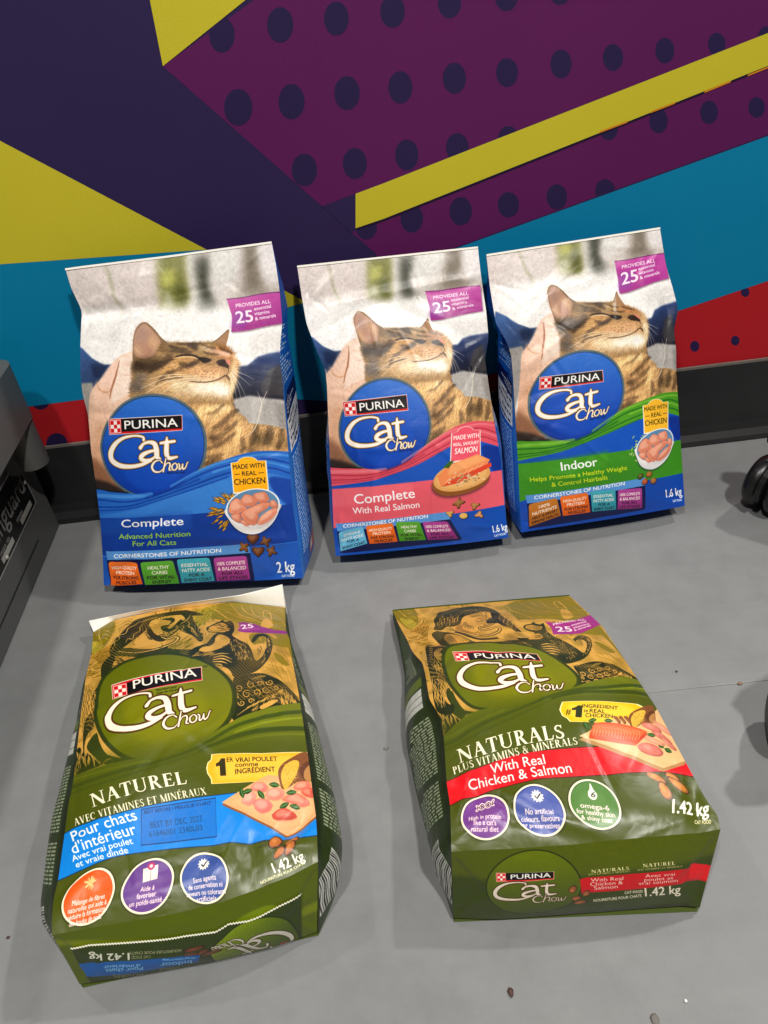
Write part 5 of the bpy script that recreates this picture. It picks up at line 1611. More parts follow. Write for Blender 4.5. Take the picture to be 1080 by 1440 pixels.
    for x in (440, 470, 505, 530):
        t = np.linspace(0, 4.4, 14); S(zR1(np.stack([x + 16 * np.cos(t + x), 720 + (x - 440) * .5 + 18 * np.sin(t + x)], 1)), 1.2, GOLD)
    lines(zR1, (440, 800), (520, 1120), 8, 90, 1.5, GOLD, 7, 120); F(zR1([(470, 840), (560, 880), (560, 1000), (600, 1080), (560, 1060), (520, 980), (500, 900)]), GOLD)
    F(zR1([(590, 930), (640, 1080), (600, 1060), (566, 960)]), (66, 78, 22))

def engraving_lines(cv, T, k):
    rng = np.random.default_rng(77)
    def wav(c0, c1, n, amp, wl, w, col, spread):
        c0, c1 = np.array(c0, float), np.array(c1, float); d = c1 - c0; L = np.linalg.norm(d); d /= L; nn = np.array([-d[1], d[0]])
        out = []
        for i in range(n):
            off = spread * ((i + .5) / n - .5); u = np.linspace(0, 1, 16); ph = rng.uniform(0, 6.28)
            pts = c0 + d * (u * L)[:, None] + nn * (off + amp * np.sin(u * L / wl * 6.28 + ph))[:, None]
            out.append((T(pts), np.array([.3, 1, 1, .3]) * w * k))
        cv.strokes(out, col, .95, n=1)
    wav(g2([(240, 250)])[0], g2([(520, 330)])[0], 7, .8, 40, .7, (120, 108, 14), 26)
    wav(g2([(620, 240)])[0], g2([(900, 330)])[0], 7, 1.6, 34, .9, (206, 164, 76), 28)
    wav(g2([(800, 600)])[0], g2([(970, 880)])[0], 7, 1.2, 30, .8, (150, 128, 24), 26)
    wav(g1([(240, 640)])[0], g1([(400, 520)])[0], 6, .5, 22, .8, (126, 104, 24), 18)
    wav(g1([(200, 860)])[0], g1([(190, 1300)])[0], 6, .9, 14, 1.0, (52, 56, 18), 14)
    wav(g1([(270, 900)])[0], g1([(240, 1200)])[0], 6, 1.1, 10, .9, (206, 162, 80), 15)
    wav(g2([(500, 860)])[0], g2([(960, 1010)])[0], 8, 1.5, 12, .8, (196, 154, 76), 26)

def smooth_field(h, w, cell, seed):
    rng = np.random.default_rng(seed)
    g = rng.standard_normal((h // cell + 4, w // cell + 4)).astype(np.float32)
    yy = np.linspace(0, g.shape[0] - 2.001, h); xx = np.linspace(0, g.shape[1] - 2.001, w)
    yi = yy.astype(int); xi = xx.astype(int); fy = (yy - yi)[:, None]; fx = (xx - xi)[None]
    fy = fy * fy * (3 - 2 * fy); fx = fx * fx * (3 - 2 * fx)
    return g[yi][:, xi] * (1 - fy) * (1 - fx) + g[yi + 1][:, xi] * fy * (1 - fx) + g[yi][:, xi + 1] * (1 - fy) * fx + g[yi + 1][:, xi + 1] * fy * fx

def engrave(cv, hmax):
    """burin lines: swelling olive lines on gold and fine gold lines on the dark passages"""
    A = cv.a[:hmax]
    h, w = A.shape[:2]
    Y, X = np.mgrid[0:h, 0:w].astype(np.float32)
    n1, n2, n3 = smooth_field(h, w, 90, 1), smooth_field(h, w, 60, 2), smooth_field(h, w, 46, 3)
    lum = A.mean(-1)
    gold = np.clip((lum - .46) / .12, 0, 1)
    dark = np.clip((.30 - lum) / .08, 0, 1)
    ph = (X * (.45 + .25 * n1) + Y * (.9 - .2 * n2)) * 2 * np.pi / 13.0 + 5 * n2
    ln = .5 + .5 * np.sin(ph)
    wgt = np.clip(.24 + .42 * n3, 0, .80)
    k1 = np.clip((wgt - ln) / .18, 0, 1) * gold
    ph2 = (X * .8 - Y * .6) * 2 * np.pi / 12.0 + 6 * n1
    k2 = np.clip((np.clip(.16 + .22 * n2, 0, .5) - (.5 + .5 * np.sin(ph2))) / .18, 0, 1) * dark
    A += (k1 * .60)[..., None] * (np.array((112, 98, 22), np.float32) / 255 - A)
    A += (k2 * .60)[..., None] * (np.array((190, 150, 78), np.float32) / 255 - A)
    cv.a[:hmax] = A

def art_green(cv, T, v, own):
    """T places the family drawing (notes taken on the left green bag); own places this bag's own words"""
    k = cv.w / 330.0
    def F(p, c, al=1.0, soft=0.0): cv.fill(T(np.asarray(p, float)), c, al, soft * k)
    def S(p, w, c, al=1.0, soft=0.0): cv.stroke(T(np.asarray(p, float)), np.asarray(w) * k, c, al, soft * k)
    cv.a[:] = np.array((84, 98, 22), np.float32) / 255
    woodcut(cv, T, k)
    if v['TR'] is None: figure_left(cv, T, k)
    else: figure(cv, v['TR'], k)
    engraving_lines(cv, T, k)
    engrave(cv, int(cv.h * .52))
    # oval
    oval = own(cr_spline(v['oval'], 6, True))
    oc = oval.mean(0)
    cv.fill(oc + (oval - oc) * 1.05, (54, 68, 22), .95)
    cv.fill(oval, (70, 84, 16))
    cv.fill(oc + (oval - oc) * .985, vgrad(oval.min(0), oval.max(0), (108, 118, 10), (130, 134, 10)))
    cv.fill(oc + np.array([.05, .18]) * (oval.max(0) - oc) + (oval - oc) * .6, (146, 148, 14), .55, 9 * k)
    # waves
    top = own(np.concatenate([cr_spline(v['wave_top'], 6), v['low_corners']]))
    cv.fill(top, vgrad(T([(250, 1040)])[0], T([(250, 1120)])[0], (120, 130, 22), (92, 102, 16)))
    for p, w, c_, al in (
            ([(60, 1118), (110, 1104), (170, 1084), (230, 1068), (280, 1050), (330, 1022), (370, 1010), (424, 1001)], [5, 6, 5, 4, 4, 5, 6, 6], (64, 84, 20), .85),
            ([(60, 1108), (110, 1094), (160, 1080), (210, 1069)], 3, (150, 164, 48), .7), ([(330, 1030), (372, 1017), (430, 1009)], [2, 3, 3], (150, 164, 44), .8),
            ([(280, 1056), (330, 1036), (374, 1027), (432, 1025)], [3, 6, 7, 7], (58, 78, 18), .85), ([(290, 1058), (340, 1041), (380, 1034), (434, 1033)], [1, 2, 2.5, 2.5], (144, 156, 44), .7),
            ([(60, 1132), (105, 1114), (160, 1096), (230, 1074), (290, 1055)], [3, 4, 4, 3, 1], (74, 94, 22), .7)):
        S(p, w, c_, al, .6)
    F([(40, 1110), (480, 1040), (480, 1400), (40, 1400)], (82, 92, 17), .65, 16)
    # coloured band
    bt, bb_ = cr_spline(v['band_top'], 5), cr_spline(v['band_bot'], 5)
    cv.fill(own(np.concatenate([bt + np.array([0, -1.1]), bb_ + np.array([0, 1.3])])), v['band_edge']); cv.fill(own(np.concatenate([bt, bb_])), v['band'])
    v['extras'](cv, T, own, k)
    for (l, r, t_, b_), col, col2, icon, lines in v['rounds']:
        e, c, ax, ay = ell(own, l, r, t_, b_)
        cv.fill(c + (e - c) * 1.05, (40, 50, 16), .6, 2)
        cv.fill(e, (250, 244, 226)); cv.fill(c + (e - c) * .92, col2); cv.fill(c + (e - c) * .90 + ay * .015, col)
        cv.fill(c + (e - c) * .62 + ay * .12, lerp(col, (255, 255, 255), .10), .6, 6)
        pl, pr, pt, pb = map(np.array, (l, r, t_, b_))
        pc = (pl + pr + pt + pb) / 4; ux = (pr - pl) / 2; uy = (pb - pt) / 2
        def Q(u, w_): return pc + ux * u + uy * w_
        icon(cv, own, Q, k)
        y = .06
        for s_, wd in lines:
            tx3(cv, own, s_, Q(-wd, y + .12), Q(wd, y + .12), np.linalg.norm(uy) * .185, v['round_ink'], bold=.008, up=-uy / np.linalg.norm(uy))
            y += .245
    purina_bar(cv, own, *v['bar'])
    logo(cv, own, v['logo'], dark=(58, 34, 16), edge=(120, 82, 40))
    for s_, a, b, cap, col, bo in v['small']:
        tx3(cv, own, s_, a, b, cap, col, bold=bo)
    for s_, a, b, cap, arch, grow in v['serif']:
        serif_text(cv, own, s_, a, b, cap, (252, 248, 232), arch, grow, (40, 50, 12))
    for s_, a, b, cap, col, bo, bend in v['words']:
        tx3(cv, own, s_, a, b, cap, col, bold=bo, bend=bend)
    v['flag'](cv, own, k)
    cv.noise(.014, 3, 19)

def icon_check(cv, T, Q, k):
    t = np.linspace(0, 2 * np.pi, 48, endpoint=False); r = .22 * (1 + .14 * np.sign(np.sin(12 * t)))
    cv.fill(T(np.array([Q(x, y) for x, y in zip(r * np.cos(t) + 0.0, r * np.sin(t) - .52)])), (250, 248, 244))
    cv.stroke(T(np.array([Q(-.09, -.52), Q(-.02, -.44), Q(.11, -.62)])), 1.7 * k, (40, 44, 70), spline=False)
def icon_scale(cv, T, Q, k):
    cv.fill(T(np.array([Q(-.28, -.66), Q(.28, -.74), Q(.30, -.24), Q(-.24, -.18)])), (250, 242, 232)); cv.stroke(T(np.array([Q(.02, -.62), Q(.04, -.22)])), 1 * k, (180, 150, 170), spline=False)
    cv.fill(T(np.array([Q(.02 + .14 * math.cos(a), -.72 + .13 * math.sin(a)) for a in np.linspace(0, 6.28, 20)])), (190, 60, 120)); cv.fill(T(np.array([Q(.02 + .07 * math.cos(a), -.72 + .06 * math.sin(a)) for a in np.linspace(0, 6.28, 16)])), (250, 220, 230))
def icon_fibre(cv, T, Q, k):
    rng = np.random.default_rng(3)
    for i in range(70):
        a = rng.uniform(0, 6.28); r = rng.uniform(.05, .26)
        cv.stroke(T(np.array([Q(.0, -.48), Q(.0 + r * math.cos(a), -.48 + r * math.sin(a))])), .7 * k, lerp((252, 224, 180), (240, 170, 90), rng.random() * .6), spline=False)
def icon_dna(cv, T, Q, k):
    u = np.linspace(-1, 1, 26)
    for sgn in (1, -1):
        cv.stroke(T(np.array([Q(x * .34, -.5 - x * .12 + sgn * .13 * math.sin(x * 4.2)) for x in u])), 3.4 * k, (250, 240, 240)); cv.stroke(T(np.array([Q(x * .34, -.5 - x * .12 + sgn * .13 * math.sin(x * 4.2)) for x in u])), 1.0 * k, (120, 70, 130))
    for x in np.linspace(-.9, .9, 9):
        d = .13 * math.sin(x * 4.2)
        cv.stroke(T(np.array([Q(x * .34, -.5 - x * .12 - d), Q(x * .34, -.5 - x * .12 + d)])), .9 * k, (90, 50, 60), spline=False)
def icon_drop(cv, T, Q, k):
    cv.fill(T(cr_spline([Q(-.04, -.82), Q(.06, -.58), Q(.17, -.40), Q(.10, -.22), Q(-.04, -.18), Q(-.17, -.28), Q(-.17, -.46), Q(-.09, -.60)], 5, True)), (250, 250, 244))
    tx3(cv, T, '6', Q(-.09, -.28), Q(.08, -.28), 7.5, (50, 70, 40), bold=.01)
# ------------------------------------------------------------------ print for gussets and bases
def gusset_canvas(kind, seed):
    cv = Canvas(150, 900, (36, 108, 190) if kind == 'blue' else (52, 68, 26))
    w, h = cv.w, cv.h
    if kind == 'blue':
        cv.fill(np.array([(0, 0), (w, 0), (w, 210), (0, 210)], float), (40, 96, 176))
        cv.fill(np.array([(0, 0), (16, 0), (16, h), (0, h)], float), (58, 130, 206), 1, 3)
        fine_print(cv, 22, 250, 140, 400, 9, seed, (214, 228, 244), .8)
        cv.fill(np.array([(18, 420), (146, 420), (146, 470), (18, 470)], float), (16, 34, 96)); fine_print(cv, 26, 432, 120, 462, 10, seed + 1, (230, 236, 246), .9)
        cv.fill(np.array([(18, 472), (146, 472), (146, 560), (18, 560)], float), (232, 234, 236)); fine_print(cv, 28, 480, 136, 556, 22, seed + 2, (40, 50, 80), .8, .4)
        for y in (494, 516, 538): cv.fill(np.array([(18, y), (146, y), (146, y + 1.5), (18, y + 1.5)], float), (110, 120, 140))
        fine_print(cv, 22, 575, 142, 850, 9.5, seed + 3, (206, 224, 244), .8)
        cv.fill(np.array([(90, 855), (146, 850), (146, 890), (90, 894)], float), (214, 120, 110)); cv.fill(np.array([(96, 862), (118, 860), (118, 880), (96, 884)], float), (240, 236, 232))
    else:
        cv.fill(np.array([(0, 0), (12, 0), (12, h), (0, h)], float), (38, 52, 20), 1, 3)
        cv.fill(cr_spline([(30, 120), (80, 60), (140, 120), (130, 230), (60, 250), (30, 200)], 5, True), (92, 108, 74), .8, 8)
        fine_print(cv, 30, 250, 130, 350, 8, seed, (206, 212, 190), .8, skew=-.5)
        cv.fill(np.array([(16, 380), (146, 340), (146, 372), (16, 412)], float), (116, 132, 20))
        cv.fill(np.array([(20, 418), (146, 376), (146, 440), (20, 486)], float), (228, 228, 222))
        for y in (442, 466): cv.fill(np.array([(20, y), (146, y - 46), (146, y - 44), (20, y + 2)], float), (90, 96, 80))
        fine_print(cv, 20, 520, 138, 690, 8.5, seed + 1, (200, 208, 184), .85, skew=-.35); fine_print(cv, 20, 710, 138, 800, 8.5, seed + 2, (200, 208, 184), .85, skew=-.35)
        cv.fill(np.array([(40, 834), (120, 826), (120, 896), (40, 898)], float), (226, 226, 220))
        for i in range(14):
            y = 836 + i * 4.5
            cv.stroke(np.array([(42, y + 3), (64, y - 1), (92, y + 2), (118, y - 3)]), 1.2 + .9 * (i % 3), (28, 30, 24))
    cv.noise(.02, 4, seed)
    return cv

def green_base_canvas(kind):
    cv = Canvas(900, 260, (74, 90, 18))
    cv.fill(np.array([(0, 150), (900, 150), (900, 260), (0, 260)], float), (50, 62, 22), 1, 40)
    return cv

# ------------------------------------------------------------------ the five bags
A_L = [(97, 380), (103, 406), (115, 435), (113, 490), (113, 522), (115, 545), (117, 558), (124, 583), (128, 633), (135, 683), (140, 723), (142, 745), (145, 790), (146, 823)]
A_R = [(382, 341), (388, 372), (393, 407), (397, 455), (394, 482), (394, 507), (398, 547), (402, 591), (406, 644), (412, 712), (419, 762), (426, 813)]
B_L = [(418, 375), (424, 415), (431, 455), (444, 490), (458, 522), (460, 545), (462, 600), (464, 650), (467, 690), (469, 740), (472, 782)]
B_R = [(672, 348), (676, 385), (684, 440), (687, 475), (682, 505), (687, 540), (696, 600), (704, 644), (710, 716), (715, 756)]
C_L = [(684, 359), (689, 405), (697, 454), (713, 482), (719, 500), (722, 540), (724, 573), (729, 659), (731, 710), (733, 749)]
C_R = [(928, 321), (936, 371), (946, 405), (954, 435), (948, 463), (951, 493), (951, 520), (957, 618), (960, 665), (963, 711)]

geoA = standing_bag(A_L, A_R, math.radians(30.0), 0.088, 0.020, 11, tilt=lambda S, T: np.maximum(0, T - .868) * .16 * np.clip(1.25 - S * 2.6, 0, 1), folds=[(.12, .865, .02, .09, .010, -.0035), (.35, .80, .9, .03, .010, .0016), (.06, .60, .8, .04, .012, .003), (.93, .58, 1.2, .04, .012, .003), (.25, .20, .3, .05, .010, -.0022), (.75, .14, -.1, .06, .010, .0016), (.08, .04, .7, .03, .012, -.004), (.30, .90, 1.1, .03, .014, .002)])
geoB = standing_bag(B_L, B_R, math.radians(30.0), 0.084, 0.020, 23, folds=[(.15, .72, .7, .05, .012, .003), (.3, .83, .3, .06, .012, -.002), (.93, .56, 1.9, .05, .014, -.004), (.25, .26, 1.4, .05, .014, .003), (.45, .88, .1, .07, .010, .002), (.6, .80, -.5, .05, .010, -.002), (.06, .05, .6, .03, .012, -.004)])
geoC = standing_bag(C_L, C_R, math.radians(30.0), 0.084, 0.019, 37, folds=[(.12, .62, .5, .05, .012, .003), (.2, .78, .7, .07, .012, .002), (.95, .70, 1.6, .04, .012, -.004), (.5, .86, .2, .06, .010, .0018), (.1, .5, .2, .05, .010, -.002)])

lmA = [(97, 380), (382, 341), (146, 823), (426, 813), (203, 453), (321, 508), (141, 630), (289, 630), (210, 554), (210, 695), (319, 421), (325, 467), (393, 411), (151.7, 589), (256, 583), (136, 686), (406, 636), (324, 651), (374.5, 647.6), (355.6, 713), (142, 728), (414, 708), (149, 775), (349, 766), (155, 823), (352, 815)]
lmB = [(418, 375), (672, 348), (472, 782), (715, 756), (504, 437), (622, 479), (475, 603), (604, 600), (542, 530), (540, 660), (598, 410), (605.6, 451), (673, 402), (481, 565), (571.8, 554), (461.6, 656), (694, 594), (634.7, 609), (675.7, 604.5), (652, 668), (466.6, 687), (705, 661), (472, 736.8), (629, 721), (478, 774.6), (644, 757)]
lmC = [(684, 359), (928, 321), (733, 749), (963, 711), (774, 401), (897, 444), (744, 564), (878, 550), (814, 495), (804, 619), (864, 367.5), (870, 414), (933.6, 356.5), (758.5, 530.4), (847.4, 520), (727, 618.7), (954, 552), (903.7, 570.4), (940.7, 564.4), (923.6, 626.7), (727, 652), (958.5, 617.8), (739, 697), (906.7, 672.6), (745, 740), (902, 714)]
wAB, wAC = tps(lmA, lmB, .5), tps(lmA, lmC, .5)

TEAL, ORG, GRN, MAG = (64, 172, 188), (240, 118, 30), (92, 168, 48), (176, 66, 152)
def foodA(cv, T, k):
    food_bowl(cv, T, k)
    kibbles(cv, T, k, [(355.6, 757, 'heart', (110, 62, 38)), (373.5, 761, 'star', (118, 74, 40)), (343, 769, 'star', (140, 86, 40)), (362.6, 775, 'heart', (112, 66, 40)), (381.5, 775, 'star', (118, 76, 44))])
def foodB(cv, T, k):
    def F(p, c, al=1.0, soft=0.0): cv.fill(T(np.asarray(p, float)), c, al, soft * k)
    t = np.linspace(0, 2 * np.pi, 40, endpoint=False)
    el = lambda x, y, rx, ry, a=-.08: np.stack([x + rx * np.cos(t) * math.cos(a) - ry * np.sin(t) * math.sin(a), y + rx * np.cos(t) * math.sin(a) + ry * np.sin(t) * math.cos(a)], 1)
    F(el(352, 722, 46, 22), (40, 30, 40), .5, 2); F(el(352, 719, 45, 22), (150, 98, 48)); F(el(352, 714, 45, 21), (222, 172, 110)); F(el(352, 714, 40, 17), (234, 190, 130), .8, 2)
    F([(312, 712), (330, 696), (372, 684), (394, 692), (388, 704), (340, 726), (324, 728)], (232, 150, 100)); F([(330, 697), (372, 685), (390, 692), (350, 706), (330, 712)], (240, 178, 124), .9, 1.5)
    F([(326, 728), (340, 718), (396, 696), (398, 702), (350, 724)], (220, 84, 58))
    for i in range(7):
        S_ = np.array([(330 + i * 8, 722 - i * 3.2), (336 + i * 8, 716 - i * 3.2)]); cv.stroke(T(S_), 1.2 * k, (248, 200, 160), .8, spline=False)
    rng = np.random.default_rng(2)
    for i in range(60):
        c = np.array([364, 718]) + rng.normal(0, 1, 2) * np.array([14, 5]); F(c + np.array([(-1.6, 0), (0, 1), (1.8, .2), (0, -1)]) * 1.3, lerp((240, 220, 190), (150, 110, 60), rng.random()))
    F([(318, 700), (326, 692), (334, 692), (328, 702)], (66, 110, 44))
    kibbles(cv, T, k, [(362, 752, 'star', (150, 110, 62)), (384, 758, 'tri', (176, 128, 76)), (352, 768, 'tri', (206, 166, 96)), (370, 773, 'round', (222, 186, 110)), (390, 773, 'tri', (206, 150, 100))])
def foodC(cv, T, k):
    food_bowl(cv, T, k, wheat=False)
    kibbles(cv, T, k, [(338, 762, 'round', (88, 96, 40)), (354, 759, 'round', (170, 112, 50)), (349, 771, 'round', (180, 92, 50)), (365, 770, 'round', (160, 110, 56))])

WH = (250, 250, 252)
vA = dict(wave=(52, 118, 200), wave_dark=(18, 66, 150), wave_light=(110, 176, 232), mid=(74, 142, 214), mid2=(62, 128, 204), right_swoosh=(28, 76, 164), panel=(24, 72, 156), panel2=(44, 98, 180), foot=(40, 100, 184),
          tag=(250, 186, 26), tag_ink=(40, 42, 24), tag_lines=3, food=foodA,
          words=[('Complete', (171, 741.8), (258, 738), 10.6, WH, .02), ('Advanced Nutrition', (167, 758), (268, 753.6), 6.7, (168, 208, 60), .008), ('For All Cats', (187, 767.8), (248, 765.8), 6.7, (168, 208, 60), .008),
                 ('2 kg', (389.5, 806), (414.5, 804), 15, WH, .02), ('CAT FOOD', (396, 812), (414, 811), 3, WH, .01)],
          tiles=[(ORG, [('HIGH-QUALITY', 0), ('PROTEIN', 0), ('FOR STRONG', 1), ('MUSCLES', 1)]), (GRN, [('HEALTHY', 0), ('CARBS', 0), ('FOR VITAL', 1), ('ENERGY', 1)]), (TEAL, [('ESSENTIAL', 0), ('FATTY ACIDS', 0), ('FOR A', 1), ('SHINY COAT', 1)]), (MAG, [('100% COMPLETE', 0), ('& BALANCED', 0), ('FOR ALL', 1), ('LIFE STAGES', 1)])])
vB = dict(wave=(222, 100, 116), wave_dark=(176, 58, 82), wave_light=(240, 154, 160), mid=(32, 98, 188), mid2=(28, 90, 180), right_swoosh=(18, 60, 146), panel=(226, 108, 122), panel2=(234, 128, 138), foot=(22, 90, 178),
          tag=(232, 102, 122), tag_ink=(255, 244, 240), tag_lines=4, food=foodB,
          words=[('Complete', (498.7, 708.6), (583.7, 699.6), 13, WH, .012), ('With Real Salmon', (496.5, 722.8), (590, 713.4), 8.6, WH, .004), ('1.6 kg', (694, 749), (714, 745), 9.5, WH, .02), ('CAT FOOD', (695, 755), (712, 751.5), 3, WH, .01)],
          tiles=[((112, 190, 222), [('OMEGA-6', 0), ('FATTY ACIDS', 0), ('FOR A', 1), ('SHINY COAT', 1)]), (ORG, [('HIGH-QUALITY', 0), ('PROTEIN', 0), ('FOR STRONG', 1), ('MUSCLES', 1)]), (GRN, [('HEALTHY', 0), ('CARBS', 0), ('FOR VITAL', 1), ('ENERGY', 1)]), (MAG, [('100% COMPLETE', 0), ('& BALANCED', 0), ('FOR ALL', 1), ('LIFE STAGES', 1)])])
vC = dict(wave=(92, 162, 48), wave_dark=(34, 108, 34), wave_light=(156, 206, 84), mid=(26, 98, 190), mid2=(22, 90, 182), right_swoosh=(18, 60, 150), panel=(74, 148, 44), panel2=(86, 164, 48), foot=(24, 84, 172),
          tag=(246, 196, 66), tag_ink=(52, 56, 24), tag_lines=3, food=foodC,
          words=[('Indoor', (789.6, 661.8), (840, 654.6), 11.5, WH, .02), ('Helps Promote a Healthy Weight', (745.8, 677.6), (881.5, 660.4), 6, (214, 226, 52), .008), ('& Control Hairballs', (776, 684.6), (854, 673.8), 6, (214, 226, 52), .008), ('1.6 kg', (937, 699.5), (959, 696), 11, WH, .02), ('CAT FOOD', (946, 706), (959, 704), 2.8, WH, .01)],
          tiles=[((190, 116, 30), [('100%', 0), ('NUTRIENTS', 0), ('HELP SUPPORT', 1), ('IMMUNE HEALTH', 1)]), (ORG, [('HIGH-QUALITY', 0), ('PROTEIN', 0), ('FOR STRONG', 1), ('MUSCLES', 1)]), (TEAL, [('ESSENTIAL', 0), ('FATTY ACIDS', 0), ('FOR A', 1), ('SHINY COAT', 1)]), (MAG, [('100% COMPLETE', 0), ('& BALANCED', 0), ('FOR ALL', 1), ('LIFE STAGES', 1)])])

cvg = gusset_canvas('blue', 3)
m_gb = print_mat('print_blue_side', cvg.image('blue_side_print'), .40, .25)
m_blue_plain = plain_mat('blue_paper', (34, 100, 186), .42, bump=.2, scale=60)
for nm, geo, var, warp, lab, seed in (
        ('A', geoA, vA, None, 'largest blue cat food bag, 2 kg, yellow chicken tag, standing beside the dark cabinet', 1),
        ('B', geoB, vB, wAB, 'blue cat food bag with pink salmon bands, middle of the three standing bags', 2),
        ('C', geoC, vC, wAC, 'blue cat food bag with green bands marked Indoor, standing nearest the castor', 3)):
    cv = Canvas(900, 1350)
    pan = Panel(geo['front_map'])
    own = pan.to_canvas(cv)
    if warp is not None: var['own'] = own
    art_blue(cv, pan.to_canvas(cv, warp), var)
    mf = print_mat('print_front_' + var['words'][0][0].lower(), cv.image('front_print'))
    root, part = assemble('cat_food_bag', geo, dict(front=mf, gusset_left=m_gb, gusset_right=m_gb, plain=m_blue_plain, bottom=m_blue_plain), lab, 'blue bags standing against the wall', 'blue')
    # heat-sealed top edge
    f = geo['front'][-1]; n_ = geo['n']; u_ = geo['up']
    sl = np.stack([f + n_ * .0009 - u_ * .0012, f + n_ * .0009 + u_ * .0010, f - n_ * .0012 + u_ * .0010, f - n_ * .0014 - u_ * .003], 0)
    o = grid_obj('top_seal', sl, m_white_paper); adopt(o, root)

# ---- green bags lying on their backs
G_L = [(131, 889), (129, 918), (121, 950), (119, 965), (113, 1010), (105, 1085), (100, 1115), (97, 1126), (91, 1172), (82, 1237), (76, 1261), (69, 1316)]
G_R = [(401, 854), (402, 887), (407, 898), (412, 932), (420, 975), (426, 1013), (434, 1069), (439, 1110), (444, 1147), (446, 1176), (446, 1212)]
R_L = [(552, 859), (561, 879), (573, 901), (580, 917), (594, 932), (598, 948), (604, 984), (618, 1006), (624, 1034), (628, 1099), (633, 1132), (635, 1198)]
R_R = [(801, 838), (827, 862), (847, 881), (880, 930), (906, 970), (921, 992), (943, 1033), (963, 1070), (976, 1093), (994, 1126), (1009, 1145), (1017, 1166)]
def zprof(top, bot):
    return lambda t: np.interp(t, [0, .1, .35, .6, .8, .93, 1.0], [bot, bot, bot * .95, bot * .80, bot * .52, top + (bot - top) * .18, top])
geoG = lying_bag(G_L, G_R, zprof(.016, .070), [(131, 892), (127, 925), (116, 963), (109, 1000), (98, 1080), (88, 1140), (79, 1209), (73, 1262), (74, 1330)],
                 [(402, 857), (409, 902), (427, 957), (436, 990), (447, 1030), (456, 1072), (464, 1110), (473, 1155), (480, 1205), (470, 1262), (455, 1300)],
                 [(69, 1316), (150, 1303), (238, 1289), (312, 1271), (405, 1234), (446, 1212)], [(112, 1384), (200, 1370), (300, 1352), (380, 1333), (446, 1310)], 0.021, 51,
                 top=[(131, 889), (160, 872), (250, 853), (327, 847), (401, 854)],
                 folds=[(.62, .06, 1.0, .04, .012, .004), (.75, .03, 1.6, .03, .010, -.004), (.96, .12, .6, .03, .012, -.006), (.90, .05, 2.4, .04, .012, .004), (.05, .06, .6, .03, .010, .003), (.2, .45, .4, .05, .012, .0015), (.45, .08, .1, .09, .010, -.002)])
geoR = lying_bag(R_L, R_R, zprof(.014, .078), [(552, 866), (561, 904), (569, 948), (569, 997), (572, 1049), (585, 1113), (592, 1140), (606, 1196), (621, 1240), (634, 1272)], None,
                 [(635, 1198), (723, 1195), (800, 1190), (911, 1179), (989, 1171), (1017, 1166)], [(638, 1291), (700, 1293), (800, 1286), (889, 1279), (960, 1274), (984, 1276)], 0.023, 67,
                 folds=[(.12, .06, .5, .05, .012, .004), (.2, .1, 2.6, .05, .010, -.004), (.05, .12, 1.2, .03, .010, .003), (.35, .07, 2.7, .06, .010, .003), (.95, .06, 1.2, .03, .010, -.004), (.35, .56, 1.0, .05, .012, -.002), (.08, .62, .6, .05, .014, .004)])
lmG = [(131, 889), (401, 854), (69, 1316), (446, 1212), (136, 993), (327, 973), (239, 922), (223, 1065), (156.6, 963), (284, 938), (285, 957), (158, 983), (147, 1014), (276, 997), (264, 858), (312.6, 879), (335, 883), (105, 1091), (422.6, 989), (292, 1083), (428.7, 1058), (312, 1131), (402, 1174), (130, 1135), (263.7, 1102), (91.8, 1171.7), (83.6, 1237), (304, 1120.7), (445, 1173.7), (97, 1126)]
lmR = [(552, 859), (801, 838), (635, 1198), (1017, 1166), (624, 943), (813, 952), (709, 905), (719, 992), (635.7, 917.4), (756, 920.7), (762, 931), (641, 930), (642, 954.4), (771, 955), (672, 854), (752, 881), (766, 874), (624, 1035), (901, 959), (789, 997), (903, 992), (815.7, 1032.5), (931, 1085), (645.7, 1072.6), (794.5, 1038), (629, 1101), (633, 1132), (818, 1042), (976, 1089.6), (627, 1062)]
wGR = tps(lmG, lmR, .5)

def affine3(src, dst):
    A = np.linalg.solve(np.concatenate([np.array(src, float), np.ones((3, 1))], 1), np.array(dst, float))
    return lambda p: np.concatenate([np.atleast_2d(p), np.ones((len(np.atleast_2d(p)), 1))], 1) @ A

def big_one(cv, T, a, b, cap, col):
    a, b = np.array(a, float), np.array(b, float); e = b - a; u = np.array([e[1], -e[0]]) / np.linalg.norm(e) * cap
    P = [(.38, 0), (1.0, 0), (1.0, 1), (.55, 1), (.45, .90), (.25, .80), (.0, .74), (.0, .55), (.38, .60)]
    cv.fill(T(np.array([a + e * x + u * y for x, y in P])), col)

def leafs(cv, T, k, lst, sz=6):
    for i, (x, y, a) in enumerate(lst):
        d = np.array([math.cos(a), math.sin(a)]); nn = np.array([-d[1], d[0]])
        c = np.array([x, y])
        cv.fill(T(cr_spline([c - d * sz, c + nn * sz * .5, c + d * sz, c - nn * sz * .5], 5, True)), (40, 78, 36)); cv.fill(T(cr_spline([c - d * sz * .8, c + nn * sz * .2, c + d * sz * .8, c - nn * sz * .45], 5, True)), (74, 122, 58), .8, 1)
        cv.stroke(T(np.array([c - d * sz * .8, c + d * sz * .8])), .7 * k, (120, 160, 90), spline=False)

